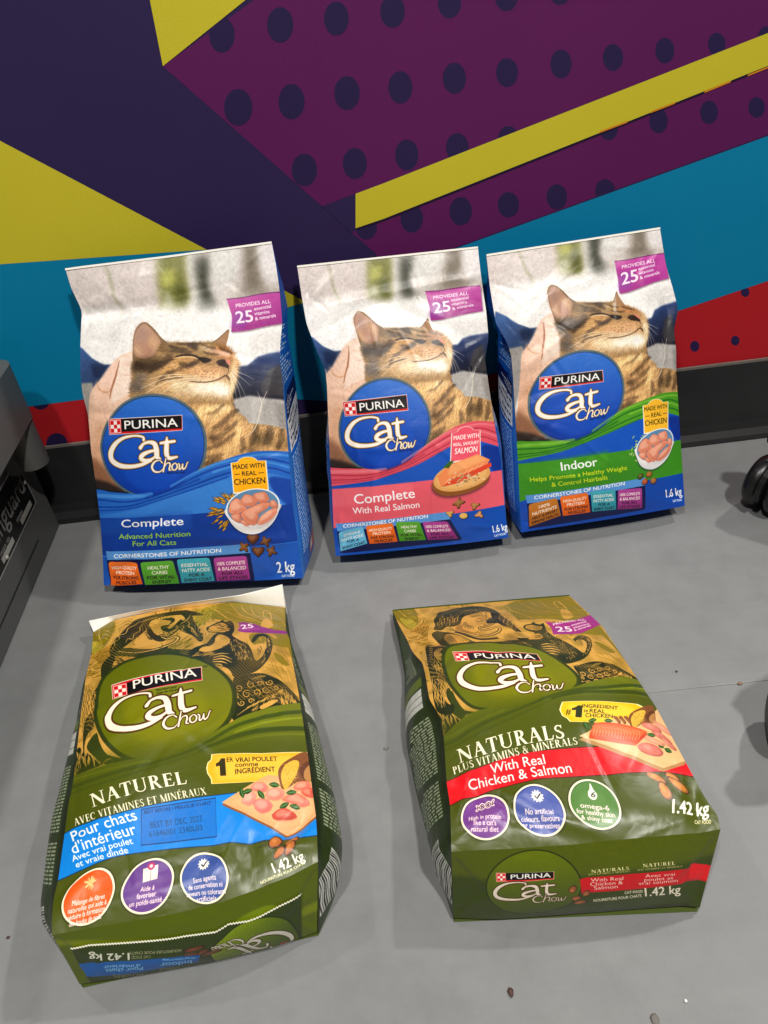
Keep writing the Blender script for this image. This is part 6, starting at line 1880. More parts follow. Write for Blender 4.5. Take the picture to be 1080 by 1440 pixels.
def scoop(cv, T, k, pts):
    cv.fill(T(cr_spline(pts(np.array([(600, 560), (640, 500), (740, 440), (790, 420), (830, 430), (850, 500), (850, 640), (760, 640), (640, 700), (610, 640)])), 4, True)), (138, 92, 56))
    cv.fill(T(cr_spline(pts(np.array([(620, 600), (650, 520), (720, 480), (760, 500), (740, 580), (700, 650), (650, 700)])), 4, True)), (222, 190, 84))
    rng = np.random.default_rng(6)
    for i in range(160):
        c = pts(np.array([(640 + 110 * rng.random(), 500 + 190 * rng.random())]))[0]
        cv.fill(T(c + np.array([(-.8, 0), (0, .7), (.8, 0), (0, -.7)])), lerp((240, 214, 120), (176, 136, 50), rng.random()), .8)
    cv.fill(T(cr_spline(pts(np.array([(760, 560), (800, 500), (846, 500), (846, 640), (790, 620)])), 4, True)), (110, 70, 44)); cv.fill(T(cr_spline(pts(np.array([(800, 560), (846, 520), (846, 640), (800, 620)])), 4, True)), (186, 142, 92))

def extrasG(cv, T, own, k):
    # best-before panel
    q = own([(199, 1138.5), (303, 1122), (304.5, 1176.5), (199, 1189.5)])
    cv.fill(q, (24, 130, 216)); cv.stroke(np.concatenate([q, q[:1]]), 1.1 * k, (18, 70, 130), spline=False)
    # claim tag
    tg = g4([(100, 440), (470, 432), (820, 424), (840, 560), (620, 632), (480, 636), (300, 646), (100, 656), (96, 620), (70, 580), (62, 540), (72, 500), (96, 478)])
    c0 = tg.mean(0)
    cv.fill(own(c0 + (tg - c0) * 1.035), (250, 236, 190)); cv.fill(own(tg), (248, 188, 54)); cv.fill(own(c0 + (tg - c0) * .8), (252, 206, 92), .8, 8)
    ink = (64, 60, 30)
    for s_, a, b, cap, bo in (('ER', (319, 1071.5), (328, 1071.2), 6, .01), ('VRAI POULET', (331, 1072), (390, 1070), 6.3, .022), ('comme', (331, 1078.6), (363, 1077), 6.2, .012), ('INGRÉDIENT', (331, 1088.4), (387, 1084.6), 7, .022)):
        tx3(cv, own, s_, a, b, cap, ink, bold=bo)
    big_one(cv, own, (304.5, 1091.2), (318, 1090.4), 24, ink)
    # board of meat
    bd = g4([(172, 800), (380, 668), (520, 590), (640, 600), (900, 610), (900, 880), (884, 905), (660, 1035)])
    cv.fill(own(bd + np.array([0, 3.5])), (150, 100, 64)); cv.fill(own(bd), (226, 180, 136)); cv.fill(own(g4([(240, 800), (520, 640), (820, 640), (860, 860), (660, 980)])), (234, 192, 152), .8, 10)
    scoop(cv, own, k, g4)
    rng = np.random.default_rng(1)
    for i, (pts, c) in enumerate([([(715, 680), (760, 640), (830, 640), (850, 680), (800, 705), (730, 705)], (232, 140, 120)), ([(770, 720), (800, 690), (862, 690), (868, 766), (810, 755)], (216, 106, 88)), ([(390, 690), (430, 648), (490, 650), (526, 686), (500, 720), (440, 715), (400, 705)], (234, 150, 140)),
                              ([(322, 800), (345, 730), (395, 710), (436, 745), (415, 812), (370, 826)], (242, 172, 162)), ([(500, 745), (530, 700), (590, 685), (645, 715), (640, 755), (585, 782), (530, 775)], (242, 164, 150)), ([(625, 780), (680, 735), (760, 730), (830, 780), (836, 812), (780, 828), (690, 800)], (236, 140, 122)),
                              ([(412, 800), (450, 772), (520, 775), (558, 820), (535, 862), (470, 882), (425, 850)], (232, 146, 142)), ([(552, 890), (600, 850), (650, 838), (720, 870), (738, 895), (690, 918), (600, 934), (562, 922)], (206, 96, 82))]):
        chunk(cv, own(g4(pts)), c, k * .8, (150, 70, 64))
    leafs(cv, own, k, [tuple(g4([(570, 665)])[0]) + (.1,), tuple(g4([(325, 728)])[0]) + (1.3,), tuple(g4([(365, 716)])[0]) + (-.3,), tuple(g4([(470, 740)])[0]) + (.9,), tuple(g4([(700, 722)])[0]) + (-.1,), tuple(g4([(725, 828)])[0]) + (.2,), tuple(g4([(645, 820)])[0]) + (-.5,)], 7.5)
    for i, (x, y, rx, ry, a) in enumerate([(620, 290, 34, 26, .2), (724, 284, 36, 15, -.3), (715, 330, 36, 20, -.6), (645, 358, 34, 16, -.1)]):
        blob(cv, own(g6([(x, y)]))[0], rx / 4.5 * k, ry / 4.5 * k, a, (190, 122, 66), 60 + i, .14, (60, 34, 18), (232, 180, 120), .16)

def extrasR(cv, T, own, k):
    z = lambda p: Z(770, 970, 4.909, p)
    tg = z([(108, 88), (300, 84), (480, 94), (610, 106), (700, 150), (560, 240), (360, 226), (160, 218), (140, 196), (108, 178), (90, 140), (98, 112)])
    c0 = tg.mean(0)
    cv.fill(own(c0 + (tg - c0) * 1.04), (250, 240, 196)); cv.fill(own(tg), (246, 200, 30)); cv.fill(own(c0 + (tg - c0) * .8), (252, 216, 90), .7, 8)
    ink = (52, 62, 20)
    for s_, a, b, cap, bo in (('#', (795.5, 1004.6), (802.5, 1005), 8, .01), ('INGREDIENT', (818.5, 995.5), (868.5, 999), 4.8, .02), ('is', (821.5, 1002), (826.5, 1002.2), 4.8, .01), ('REAL', (829, 1002.4), (851, 1003.8), 5, .02), ('CHICKEN', (823, 1008.8), (861.5, 1010.4), 5.2, .02)):
        tx3(cv, own, s_, a, b, cap, ink, bold=bo)
    big_one(cv, own, (803.5, 1008.2), (818, 1009.2), 16.5, ink)
    bd = z([(218, 318), (290, 284), (420, 210), (700, 200), (760, 130), (800, 150), (960, 470), (950, 492), (800, 540)])
    cv.fill(own(bd + np.array([-.5, 5])), (186, 148, 104)); cv.fill(own(bd), (228, 196, 152))
    scoop(cv, own, k, lambda p: z((np.asarray(p) - np.array([600, 420])) * np.array([.72, .56]) + np.array([560, 110])))
    for i in range(9):
        blob(cv, own(z([(470 + i * 12, 196 + (i % 3) * 14)]))[0], 16 / 4.9 * k, 12 / 4.9 * k, i, (150, 96, 48), 30 + i, .1, (70, 40, 20), (200, 150, 90))
    leafs(cv, own, k, [tuple(z([(265, 245)])[0]) + (1.0,), tuple(z([(310, 212)])[0]) + (-.2,), tuple(z([(420, 216)])[0]) + (.1,), tuple(z([(715, 316)])[0]) + (.2,), tuple(z([(780, 385)])[0]) + (.7,), tuple(z([(832, 420)])[0]) + (.5,)], 6)
    for i, (x, y, rx, ry, a, c) in enumerate([(800, 270, 70, 26, .6, (224, 164, 142)), (720, 265, 66, 28, .2, (216, 140, 130)), (790, 330, 70, 26, .6, (214, 136, 126)), (730, 352, 80, 20, .25, (236, 176, 150)), (830, 370, 60, 22, .8, (206, 136, 120)), (712, 414, 86, 38, .12, (214, 134, 124))]):
        blob(cv, own(z([(x, y)]))[0], rx / 4.9 * k, ry / 4.9 * k, a, c, 90 + i, .08, (140, 72, 64), (250, 215, 205))
    sal = z([(290, 300), (326, 228), (400, 226), (520, 240), (640, 272), (686, 292), (660, 330), (608, 388), (480, 368), (340, 344), (286, 332)])
    cv.fill(own(sal), (222, 98, 54)); cv.fill(own(z([(300, 290), (330, 236), (520, 248), (676, 294), (640, 320), (480, 306), (330, 296)])), (236, 126, 78), .9, 2)
    for i in range(16):
        x = 310 + i * 21
        cv.stroke(own(z([(x, 246 + i * 2.4), (x + 12, 276 + i * 2.4), (x + 2, 312 + i * 2.6)])), .9 * k, (246, 170, 128), .8)
    cv.fill(own(z([(608, 388), (620, 350), (690, 292), (684, 316), (650, 350)])), (190, 70, 40), .7)
    for i, (x, y, rx, ry, a) in enumerate([(752, 604, 56, 22, .45), (866, 610, 40, 30, .7), (905, 655, 62, 24, .75), (814, 696, 34, 46, -.3)]):
        blob(cv, own(z([(x, y)]))[0], rx / 4.9 * k, ry / 4.9 * k, a, (196, 136, 62), 60 + i, .10, (70, 44, 18), (236, 190, 120), .12)
    tx3(cv, own, 'Actual', (960, 1098), (973, 1102), 3, (60, 62, 20)); tx3(cv, own, 'size', (962, 1102), (971, 1105), 3, (60, 62, 20))

def flagG(cv, own, k):
    p = g2([(510, 362), (560, 358), (640, 372), (720, 400), (820, 428), (925, 436), (925, 460), (800, 456), (660, 448), (560, 446), (500, 432), (530, 400)])
    cv.fill(own(p), (148, 62, 146)); cv.fill(own(g2([(520, 372), (620, 384), (700, 420), (560, 436), (516, 424)])), (168, 84, 164), .8, 3)
    tx3(cv, own, '25', g2([(540, 416)])[0], g2([(640, 404)])[0], 6.0, (250, 236, 248), bold=.02, up=(-.35, -.94))
def flagR(cv, own, k):
    z = lambda p: Z(690, 830, 5.684, p)
    p = z([(430, 246), (520, 262), (600, 258), (700, 230), (800, 196), (880, 272), (800, 318), (720, 350), (640, 356), (500, 356), (486, 300)])
    cv.fill(own(p), (172, 58, 150)); cv.fill(own(z([(500, 350), (640, 350), (620, 300), (520, 300)])), (150, 70, 160), .5, 4)
    wt = (252, 238, 248)
    tx3(cv, own, 'PROVIDES ALL', z([(505, 284)])[0], z([(762, 240)])[0], 3.4, wt, bold=.02, up=(-.55, -.83)); tx3(cv, own, '25', z([(534, 334)])[0], z([(655, 334)])[0], 7.5, wt, bold=.03, up=(-.45, -.9))
    for s_, a, b in (('essential', (648, 290), (768, 258)), ('vitamins', (660, 312), (790, 276)), ('& minerals', (672, 332), (802, 292))):
        tx3(cv, own, s_, z([a])[0], z([b])[0], 3.0, wt, bold=.01, up=(-.5, -.85))

logoG = affine3([(251, 540), (832, 560), (548, 385)], [(147.5, 1013), (275.5, 995.5), (211, 974)])
logoR = affine3([(251, 540), (832, 560), (548, 385)], [(642.5, 954), (771, 956), (703, 931.5)])
vG = dict(oval=[(136, 996), (144, 958), (172, 934), (212, 922), (248, 921), (286, 931), (316, 952), (328, 976), (322, 1008), (296, 1034), (258, 1056), (222, 1068), (184, 1066), (154, 1046), (139, 1020)], low_corners=[(480, 1400), (40, 1400)],
          wave_top=[(60, 1102), (105, 1090), (150, 1075), (195, 1066), (228, 1063), (270, 1047), (310, 1024), (345, 1006), (385, 995), (424, 988), (470, 984)],
          band_top=[(40, 1196), (91.5, 1172.5), (106, 1164.5), (149, 1150), (195, 1137), (250, 1126), (304, 1118.5), (365, 1111), (440, 1103), (480, 1098)], band_bot=[(480, 1170), (445, 1174), (345, 1184), (280, 1190), (223, 1196), (158, 1207), (84, 1237), (40, 1252)], band=(24, 146, 232), band_edge=(16, 60, 110), extras=extrasG, flag=flagG, round_ink=(252, 236, 244), logo=logoG,
          bar=((156.6, 963), (284, 938), (285, 957.5), (158, 983.5), (187.5, 968.5), (277, 951.4), 11.5),
          small=[('Nourriture pour', (220, 972), (249, 967), 3, (30, 44, 10), .01), ('chats de marque', (220, 976.5), (252.5, 970.5), 3, (30, 44, 10), .01), ('MD', (286, 939.2), (292, 938.2), 2, (20, 26, 8), .02)],
          serif=[('NATUREL', (130, 1136), (263.7, 1102), 17.5, 4.5, .12), ('AVEC VITAMINES ET MINÉRAUX', (105.5, 1162), (291, 1117), 10.2, 4.5, .05)],
          words=[('Pour chats', (103, 1184), (194, 1153), 13.5, WH, .006, .06), ("d'intérieur", (103.5, 1202), (193.6, 1173.5), 14.5, WH, .008, .06), ('Avec vrai poulet', (102.8, 1212.6), (188, 1187), 8, WH, .003, .10), ('et vraie dinde', (108, 1221), (181.4, 1200), 8, WH, .003, .08),
                 ('BEST BEFORE / MEILLEUR AVANT', (203.4, 1145), (297.5, 1131.2), 4.8, (14, 50, 100), .0, 0), ('BEST BY DEC 2027', (212, 1165), (285, 1155), 8.6, (30, 74, 116), -.008, 0), ('61646001 2340L03', (210.7, 1177.4), (285, 1167.6), 8, (30, 74, 116), -.008, 0),
                 ('1,42 kg', (386, 1227), (429, 1209.5), 14.5, WH, .03, 0), ('NOURRITURE POUR CHATS', (367, 1243), (429, 1215), 4.2, (240, 240, 220), .01, 0), ('Taille', (363, 1186.5), (374, 1184.5), 3.6, (50, 52, 16), .0, 0), ('réelle', (363, 1192), (375, 1189.5), 3.6, (50, 52, 16), .0, 0)],
          rounds=[(((89, 1272), (162, 1253), (132, 1223), (119, 1301)), (246, 108, 40), (226, 78, 30), icon_fibre, [('Mélange de fibres', .62), ('naturelles qui aide à', .74), ('réduire la formation', .72), ('des boules de poils', .62)]),
                  (((171, 1253), (245, 1240), (214, 1207), (203, 1285)), (116, 78, 158), (94, 56, 138), icon_scale, [('Aide à', .27), ('favoriser', .37), ('un poids-santé', .62)]),
                  (((253, 1238), (321.5, 1231), (285.6, 1197), (292, 1271)), (74, 100, 172), (44, 66, 138), icon_check, [('Sans agents', .48), ('de conservation ni', .70), ('saveurs ou colorants', .80), ('artificiels', .40)])])
vR = dict(oval=[(625, 925), (635.6, 911), (672, 904.5), (715, 905), (752, 912.5), (782, 928), (810, 951), (808, 967), (782, 981), (740, 991), (697, 996), (663, 991), (638.7, 967.6), (628, 946)], low_corners=[(1060, 1260), (600, 1260)],
          wave_top=[(604, 1052), (624, 1034), (645, 1014), (665, 1001), (697, 993.5), (735, 990.5), (764, 985), (790, 976), (808, 967), (838, 958), (872, 953), (902, 957), (950, 966)],
          band_top=[(600, 1112), (628.5, 1099), (650, 1089.6), (709, 1065.6), (750, 1056.5), (790, 1053), (840, 1050), (900, 1050), (1010, 1062)], band_bot=[(1010, 1098), (974, 1091), (939, 1085.5), (912, 1084.5), (851, 1088), (770, 1093.5), (742, 1098), (686, 1112), (633, 1132), (600, 1148)], band=(226, 28, 44), band_edge=(96, 12, 20), extras=extrasR, flag=flagR, round_ink=(252, 236, 244), logo=logoR,
          bar=((635.7, 917.4), (755.5, 920.7), (762, 931), (641, 930.5), (668.5, 925.3), (753.5, 928.0), 6.2),
          small=[('Brand Cat Food', (755, 968), (789, 971), 2, (30, 40, 10), .01)],
          serif=[('NATURALS', (646, 1073), (795, 1037.5), 19, 5.5, .10), ('PLUS VITAMINS & MINERALS', (638, 1089), (813, 1046.5), 10.5, 5.5, .05)],
          words=[('With Real', (691, 1087.5), (767.5, 1073.5), 13, WH, .003, .06), ('Chicken & Salmon', (660, 1111), (805, 1085.5), 13, WH, .003, .06), ('1.42 kg', (946, 1142), (997, 1144.5), 19, WH, .03, 0), ('CAT FOOD', (977.5, 1156.5), (1000, 1157), 5.5, (244, 240, 214), .01, 0)],
          rounds=[(((647, 1150), (715.5, 1146), (683, 1116), (683, 1182)), (128, 78, 158), (96, 50, 130), icon_dna, [('High in protein', .66), ("like a cat's", .46), ('natural diet', .56)]),
                  (((722, 1136), (794.7, 1140), (753, 1103), (763, 1175.7)), (92, 108, 180), (46, 64, 144), icon_check, [('No artificial', .54), ('colours, flavours', .74), ('or preservatives', .72)]),
                  (((800.5, 1124), (873.5, 1132), (829, 1096), (841, 1168)), (96, 140, 74), (60, 104, 66), icon_drop, [('omega-6', .56), ('for healthy skin', .74), ('& shiny coat', .60)])])

m_gg = print_mat('print_green_side', gusset_canvas('green', 8).image('green_side_print'), .40, .25)
m_green_plain = plain_mat('green_paper', (70, 84, 26), .42, bump=.2, scale=60)

def base_artG(cv, T):
    k = cv.w / 360.0
    gb = lambda p: Z(60, 1260, 4.5, p)
    gc = lambda p: Z(260, 1240, 4.5, p)
    cv.a[:] = np.array((92, 106, 18), np.float32) / 255
    cv.fill(T([(60, 1320), (480, 1230), (480, 1250), (60, 1345)]), (128, 140, 22), .8, 8)
    cv.fill(T(cr_spline(gc([(150, 420), (260, 300), (400, 200), (540, 150), (680, 190), (730, 320), (700, 400), (400, 480), (200, 500)]), 5, True)), (122, 142, 14), .9, 4)

def flap_artG(cv, T):
    k = cv.w / 360.0
    gb = lambda p: Z(60, 1260, 4.5, p)
    gc = lambda p: Z(260, 1240, 4.5, p)
    cv.a[:] = np.array((62, 76, 26), np.float32) / 255
    ov = cr_spline(gc([(150, 440), (240, 340), (320, 270), (420, 225), (540, 205), (640, 220), (710, 290), (728, 380), (600, 430), (400, 490), (220, 520)]), 5, True)
    cv.fill(T(ov), (46, 60, 18)); oc = ov.mean(0); cv.fill(T(oc + (ov - oc) * .95), vgrad(T(gc([(300, 300)]))[0], T(gc([(600, 380)]))[0], (132, 150, 16), (84, 102, 22)))
    bd = gb([(160, 424), (300, 422), (400, 404), (700, 386), (960, 360), (1000, 366), (985, 410), (800, 440), (600, 480), (270, 505), (180, 460)])
    cv.fill(T(bd), (26, 108, 178))
    # upside-down print of the flap
    dn = lambda s_, a, b, cap, col, bo=.01: tx3(cv, T, s_, gb([a])[0], gb([b])[0], cap, col, bold=bo, up=(.05, 1.0))
    dn('1.42 kg', (552, 346), (298, 352), 9.5, (226, 226, 214), .03); dn('CAT FOOD', (686, 362), (566, 364), 3.6, (160, 164, 130)); dn('NOURRITURE POUR CHATS', (880, 322), (556, 338), 3.8, (166, 168, 136))
    dn('Pour chats', (636, 438), (402, 452), 4.6, (150, 200, 232), .02); dn("d'intérieur", (620, 418), (388, 430), 4.4, (150, 200, 232), .02); dn('Indoor', (944, 400), (745, 412), 4.6, (150, 200, 232), .02); dn('with Real Chicken & Turkey', (970, 378), (760, 386), 2.6, (150, 200, 232))
    dn('NATUREL', (660, 482), (440, 492), 3.6, (150, 150, 104)); dn('NATURALS', (960, 436), (740, 452), 3.6, (150, 150, 104))
    for i, (x, y, rx, ry, a) in enumerate([(960, 325, 60, 18, .1), (1010, 345, 50, 16, .2), (940, 360, 45, 14, 0), (1070, 350, 70, 16, .15)]):
        blob(cv, T(gb([(x, y)]))[0], rx / 4.5 * k, ry / 4.5 * k, a, (124, 76, 50), 20 + i, .1, (44, 26, 16), (160, 110, 80), .12)
    lg = affine3([(251, 540), (832, 560), (548, 385)], gc([(662, 320), (270, 420), (560, 415)]))
    logo(cv, T, lg, white=(214, 212, 200), edge=(120, 100, 60), dark=(44, 40, 18))
    cv.fill(T(gc([(600, 384), (658, 372), (662, 392), (604, 404)])), (176, 44, 40))
    cv.noise(.03, 3, 2)

def base_artR(cv, T):
    k = cv.w / 380.0
    z = lambda p: Z(600, 1170, 4.696, p)
    z8 = lambda p: Z(800, 1170, 4.5, p)
    cv.a[:] = np.array((66, 80, 22), np.float32) / 255
    cv.fill(T([(620, 1190), (1030, 1160), (1030, 1192), (620, 1222)]), (96, 106, 18), .8, 12)
    e, c, ax, ay = ell(T, z([(388, 350)])[0], z([(1030, 340)])[0], z([(700, 150)])[0], z([(690, 550)])[0])
    cv.fill(e, (46, 60, 18)); cv.fill(c + (e - c) * .97, vgrad(c - ay, c + ay, (108, 122, 16), (78, 94, 22)))
    bd = z8([(70, 300), (110, 290), (400, 264), (770, 228), (770, 200), (960, 165), (960, 265), (760, 320), (400, 365), (140, 385), (80, 390)])
    cv.fill(T(bd), (196, 30, 42)); cv.fill(T(z8([(775, 205), (980, 160), (980, 262), (765, 302)])), (216, 32, 42))
    purina_bar(cv, T, z([(458, 272)])[0], z([(842, 262)])[0], z([(842, 314)])[0], z([(460, 332)])[0], z([(556, 312)])[0], z([(820, 300)])[0], 5.8)
    lg = affine3([(251, 540), (832, 560), (548, 385)], z([(438, 408), (858, 412), (655, 338)]))
    logo(cv, T, lg, white=(226, 220, 210), edge=(120, 84, 50), dark=(40, 36, 16))
    for i, (x, y, rx, ry, a) in enumerate([(965, 382, 22, 28, -.6), (1055, 408, 26, 20, .1), (990, 440, 30, 20, .1), (1015, 466, 46, 16, .1)]):
        blob(cv, T(z([(x, y)]))[0], rx / 4.7 * k, ry / 4.7 * k, a, (160, 104, 60), 20 + i, .1, (48, 30, 16), (206, 156, 110), .14)
    for s_, a, b, cap, sf in (('NATURALS', (142, 262), (382, 238), 4.6, 1), ('PLUS VITAMINS & MINERALS', (126, 277), (388, 252), 2.4, 1), ('NATUREL', (468, 224), (674, 206), 5, 1), ('AVEC VITAMINES ET MINÉRAUX', (430, 246), (718, 220), 2.4, 1)):
        serif_text(cv, T, s_, z8([a])[0], z8([b])[0], cap, (206, 200, 150) if cap < 3 else (230, 226, 190))
    for s_, a, b, cap, bo in (('With Real', (140, 318), (344, 304), 5, .0), ('Chicken &', (136, 344), (342, 330), 5, .0), ('Salmon', (160, 368), (310, 356), 5, .0), ('Avec vrai', (484, 288), (670, 274), 4.6, .0), ('poulet et', (478, 312), (662, 298), 4.6, .0), ('vrai saumon', (440, 336), (688, 314), 4.6, .0),
                              ('1.42 kg', (484, 408), (706, 388), 11.5, .022), ('CAT FOOD', (354, 394), (468, 384), 3.6, .01), ('NOURRITURE POUR CHATS', (158, 444), (460, 412), 3.6, .01)):
        tx3(cv, T, s_, z8([a])[0], z8([b])[0], cap, (236, 230, 220), bold=bo)
    rng = np.random.default_rng(3)
    cv.fill(T(z8([(-200, 520), (0, 505), (760, 450), (770, 480), (0, 545), (-200, 560)])), (58, 62, 46), .7, 3)
    cv.noise(.02, 3, 5)

m_pink = plain_mat('cut_paper_edge', (206, 204, 184), .8, vary=.06)
groupg = 'green bags lying on the floor'
for nm, geo, var, warp, lab in (('G', geoG, vG, None, 'green cat food bag with blue band and torn white top edge lying on its back'),
                                ('R', geoR, vR, wGR, 'green cat food bag with red band and salmon picture lying on its back')):
    cv = Canvas(1000, 1350)
    pan = Panel(geo['front_map'])
    own = pan.to_canvas(cv)
    var['TR'] = own if nm == 'R' else None
    art_green(cv, own if warp is None else pan.to_canvas(cv, warp), var, own)
    cv.a *= np.array((1.02, 1.0, .96), np.float32)
    mf = print_mat('print_front_green_' + nm.lower(), cv.image('front_print'), .34, .17)
    # bottom panel: grid rows run from the crease (q=0) to the floor (q=1)
    cb = Canvas(1000, 300)
    bp_ = Panel(geo['bottom_map'])
    Tb = lambda p, bp_=bp_, cb=cb: (lambda st: np.stack([st[:, 0] * cb.w, (1 - st[:, 1]) * cb.h], 1))(bp_.st(p))
    (base_artG if nm == 'G' else base_artR)(cb, Tb)
    cb.a *= np.array((1.05, 1.03, 1.0), np.float32)
    mb_ = print_mat('print_base_' + nm.lower(), cb.image('base_print'), .34, .2)
    root, part = assemble('cat_food_bag', geo, dict(front=mf, gusset_left=m_gg, gusset_right=m_gg, plain=m_green_plain, bottom=mb_), lab, groupg, 'green')
    f = geo['front'][-1]
    if nm == 'R':
        up_ = np.array([0, 0, 1.0]); bk_ = np.array([0, 1.0, 0])
        sl = np.stack([f + up_ * .0006 - bk_ * .001, f + up_ * .0004 + bk_ * .0012, f - up_ * .0016 + bk_ * .0012, np.stack([f[:, 0], f[:, 1] - .002, np.full(len(f), .0015)], 1)], 0)
        o = grid_obj('top_seal', sl, m_green_plain); adopt(o, root)
    else:
        # torn white back flap standing proud of the top edge
        n_ = len(f)
        ss = np.linspace(0, 1, n_)
        tp = at_z([(125, 873), (190, 860), (250, 850), (337, 837), (370, 829), (397, 822)], [.020, .022, .024, .026, .030, .034])
        kx = (tp[:, 0] - tp[0, 0]) / (tp[-1, 0] - tp[0, 0])
        tp = resample(tp, kx, ss, n_)
        lo_ = f + np.array([0, .0012, -.0008])
        rows = [lo_ * (1 - q) + tp * q + np.array([0, 0, .0012 * math.sin(q * 3.14)]) for q in np.linspace(0, 1, 8)]
        rows.append(tp + np.array([0, .0010, -.0004]))
        rows += [(tp + np.array([0, .0012, -.001])) * (1 - q) + np.stack([f[:, 0], f[:, 1] + .004, np.full(n_, .0015)], 1) * q for q in np.linspace(.15, 1, 6)]
        o = grid_obj('torn_top_flap', np.array(rows), m_white_paper); adopt(o, root)
        o['label'] = 'white torn paper edge along the top'
        # folded base flap with a pinked white edge
        ser = np.array([(100, 1331), (127, 1326), (216, 1320), (260, 1314), (304, 1308), (322, 1297), (349, 1293), (367, 1286), (395, 1271), (424, 1256)], float)
        sser = bp_.st(ser)
        s0, s1 = sser[0, 0], sser[-1, 0]
        ns, nq = 160, 14
        s_ = np.linspace(s0, s1, ns)
        q0 = np.interp(s_, sser[:, 0], sser[:, 1]); q0 = np.maximum(q0, .01)
        zz = np.where(np.arange(ns) % 2 == 0, 0.007, -0.007)
        Bt = geo['bottom']; nv_, nu_ = Bt.shape[:2]
        def ev(s, q):
            sc, qc = s * (nu_ - 1), q * (nv_ - 1); i0 = np.clip(sc.astype(int), 0, nu_ - 2); j0 = np.clip(qc.astype(int), 0, nv_ - 2)
            a, b = (sc - i0)[..., None], (qc - j0)[..., None]
            return Bt[j0, i0] * (1 - a) * (1 - b) + Bt[j0, i0 + 1] * a * (1 - b) + Bt[j0 + 1, i0] * (1 - a) * b + Bt[j0 + 1, i0 + 1] * a * b
        Q = (q0 + zz * .0)[None] + np.linspace(0, 1, nq)[:, None] * (0.985 - q0)[None]
        Q[0] = np.clip(q0 + zz, 0, 1)
        SSs = np.broadcast_to(s_, Q.shape)
        lift = .0022 * (1 - np.linspace(0, 1, nq)[:, None, None] * .7)
        FP = ev(SSs, Q) + np.array([0, -.94, .34]) * lift
        cf = Canvas(1000, 300)
        Tf = lambda p: (lambda st: np.stack([st[:, 0] * cf.w, (1 - st[:, 1]) * cf.h], 1))(bp_.st(p))
        flap_artG(cf, Tf)
        mfl = print_mat('print_base_flap', cf.image('base_flap_print'), .42, .2)
        o = grid_obj('base_flap', FP, mfl, None, True, uv=np.stack([SSs, Q], -1)); adopt(o, root)
        e0 = FP[0]; e1 = ev(s_, np.clip(q0 + zz - .007, 0, 1)) + np.array([0, -.94, .34]) * .0016
        o = grid_obj('pinked_edge', np.stack([e0 + np.array([0, -.0003, .0002]), e1]), m_pink, None, False); adopt(o, root)
# ------------------------------------------------------------------ dark cabinet with hinge, left edge
m_cab = plain_mat('dark_grey_powder_coat', (80, 81, 80), .48, bump=.25, scale=700, vary=.10)
m_cab2 = plain_mat('dark_grey_lid', (88, 89, 88), .45, bump=.25, scale=700, vary=.10)
m_black = plain_mat('black_plate', (14, 14, 15), .30, vary=.2)
m_metal = plain_mat('worn_metal', (176, 174, 168), .35, metal=.35, vary=.15)

m_letter = plain_mat('grey_lettering', (104, 103, 101), .5, vary=.1)

def rounded_slab(x0, x1, y0, y1, z0, z1, r, corner=('pp',), bev=.004):
    """box with chosen vertical corners rounded: keys pp, pm, mp, mm (x,y signs)"""
    pts = []
    for key, cx, cy, a0 in (('pp', x1, y1, 0), ('mp', x0, y1, 90), ('mm', x0, y0, 180), ('pm', x1, y0, 270)):
        if key in corner:
            ccx = cx - r if key[0] == 'p' else cx + r; ccy = cy - r if key[1] == 'p' else cy + r
            for a in np.linspace(a0, a0 + 90, 12):
                pts.append((ccx + r * math.cos(math.radians(a)), ccy + r * math.sin(math.radians(a))))
        else:
            pts.append((cx, cy))
    bm = bmesh.new()
    lo = [bm.verts.new((p[0], p[1], z0)) for p in pts]; hi = [bm.verts.new((p[0], p[1], z1)) for p in pts]
    n = len(pts)
    for i in range(n):
        bm.faces.new((lo[i], lo[(i + 1) % n], hi[(i + 1) % n], hi[i]))
    bm.faces.new(hi); bm.faces.new(lo[::-1])
    ed = [e for e in bm.edges if abs(e.verts[0].co.z - e.verts[1].co.z) < 1e-6]
    bmesh.ops.bevel(bm, geom=ed, offset=bev, segments=3, affect='EDGES', profile=.6)
    return bm

cab = thing('cash_cabinet', 'dark grey metal cash cabinet with rounded lid and black nameplate at left edge', 'cabinet', (-.62, .60, 0))
def cpart(name, bm, mat, smooth=False, parent=None):
    o = bm_obj(name, bm, mat, None, smooth)
    if parent is None: adopt(o, cab)
    else:
        o.parent = parent
    return o
cpart('body', rounded_slab(-.86, -.4400, .20, .845, .0005, .178, .004, (), .003), m_cab)
lid = cpart('lid', rounded_slab(-.86, -.400, .20, .835, .182, .252, .020, ('pp', 'pm'), .005), m_cab2)
bm = bmesh.new()
bmesh.ops.create_cone(bm, cap_ends=True, segments=40, radius1=.0185, radius2=.0185, depth=.060, matrix=Matrix.Translation((-.4200, .8150, .150)))
bmesh.ops.bevel(bm, geom=[e for e in bm.edges if abs(e.verts[0].co.z - e.verts[1].co.z) < 1e-6], offset=.002, segments=2, affect='EDGES')
cpart('hinge_barrel', bm, m_cab2)
bm = bmesh.new()
bmesh.ops.create_cone(bm, cap_ends=True, segments=40, radius1=.0190, radius2=.0190, depth=.0010, matrix=Matrix.Translation((-.4200, .8150, .1812)))
cpart('hinge_ring', bm, m_metal)
bm = bmesh.new()
bmesh.ops.create_cube(bm, size=1, matrix=Matrix.Translation((-.452, .80, .150)) @ Matrix.Diagonal((.05, .03, .05, 1)))
cpart('hinge_bracket', bm, m_cab)
# panel seam on the face
bm = bmesh.new()
bmesh.ops.create_cube(bm, size=1, matrix=Matrix.Translation((-.4398, .50, .030)) @ Matrix.Diagonal((.0012, .56, .0012, 1)))
cpart('panel_seam', bm, m_black)
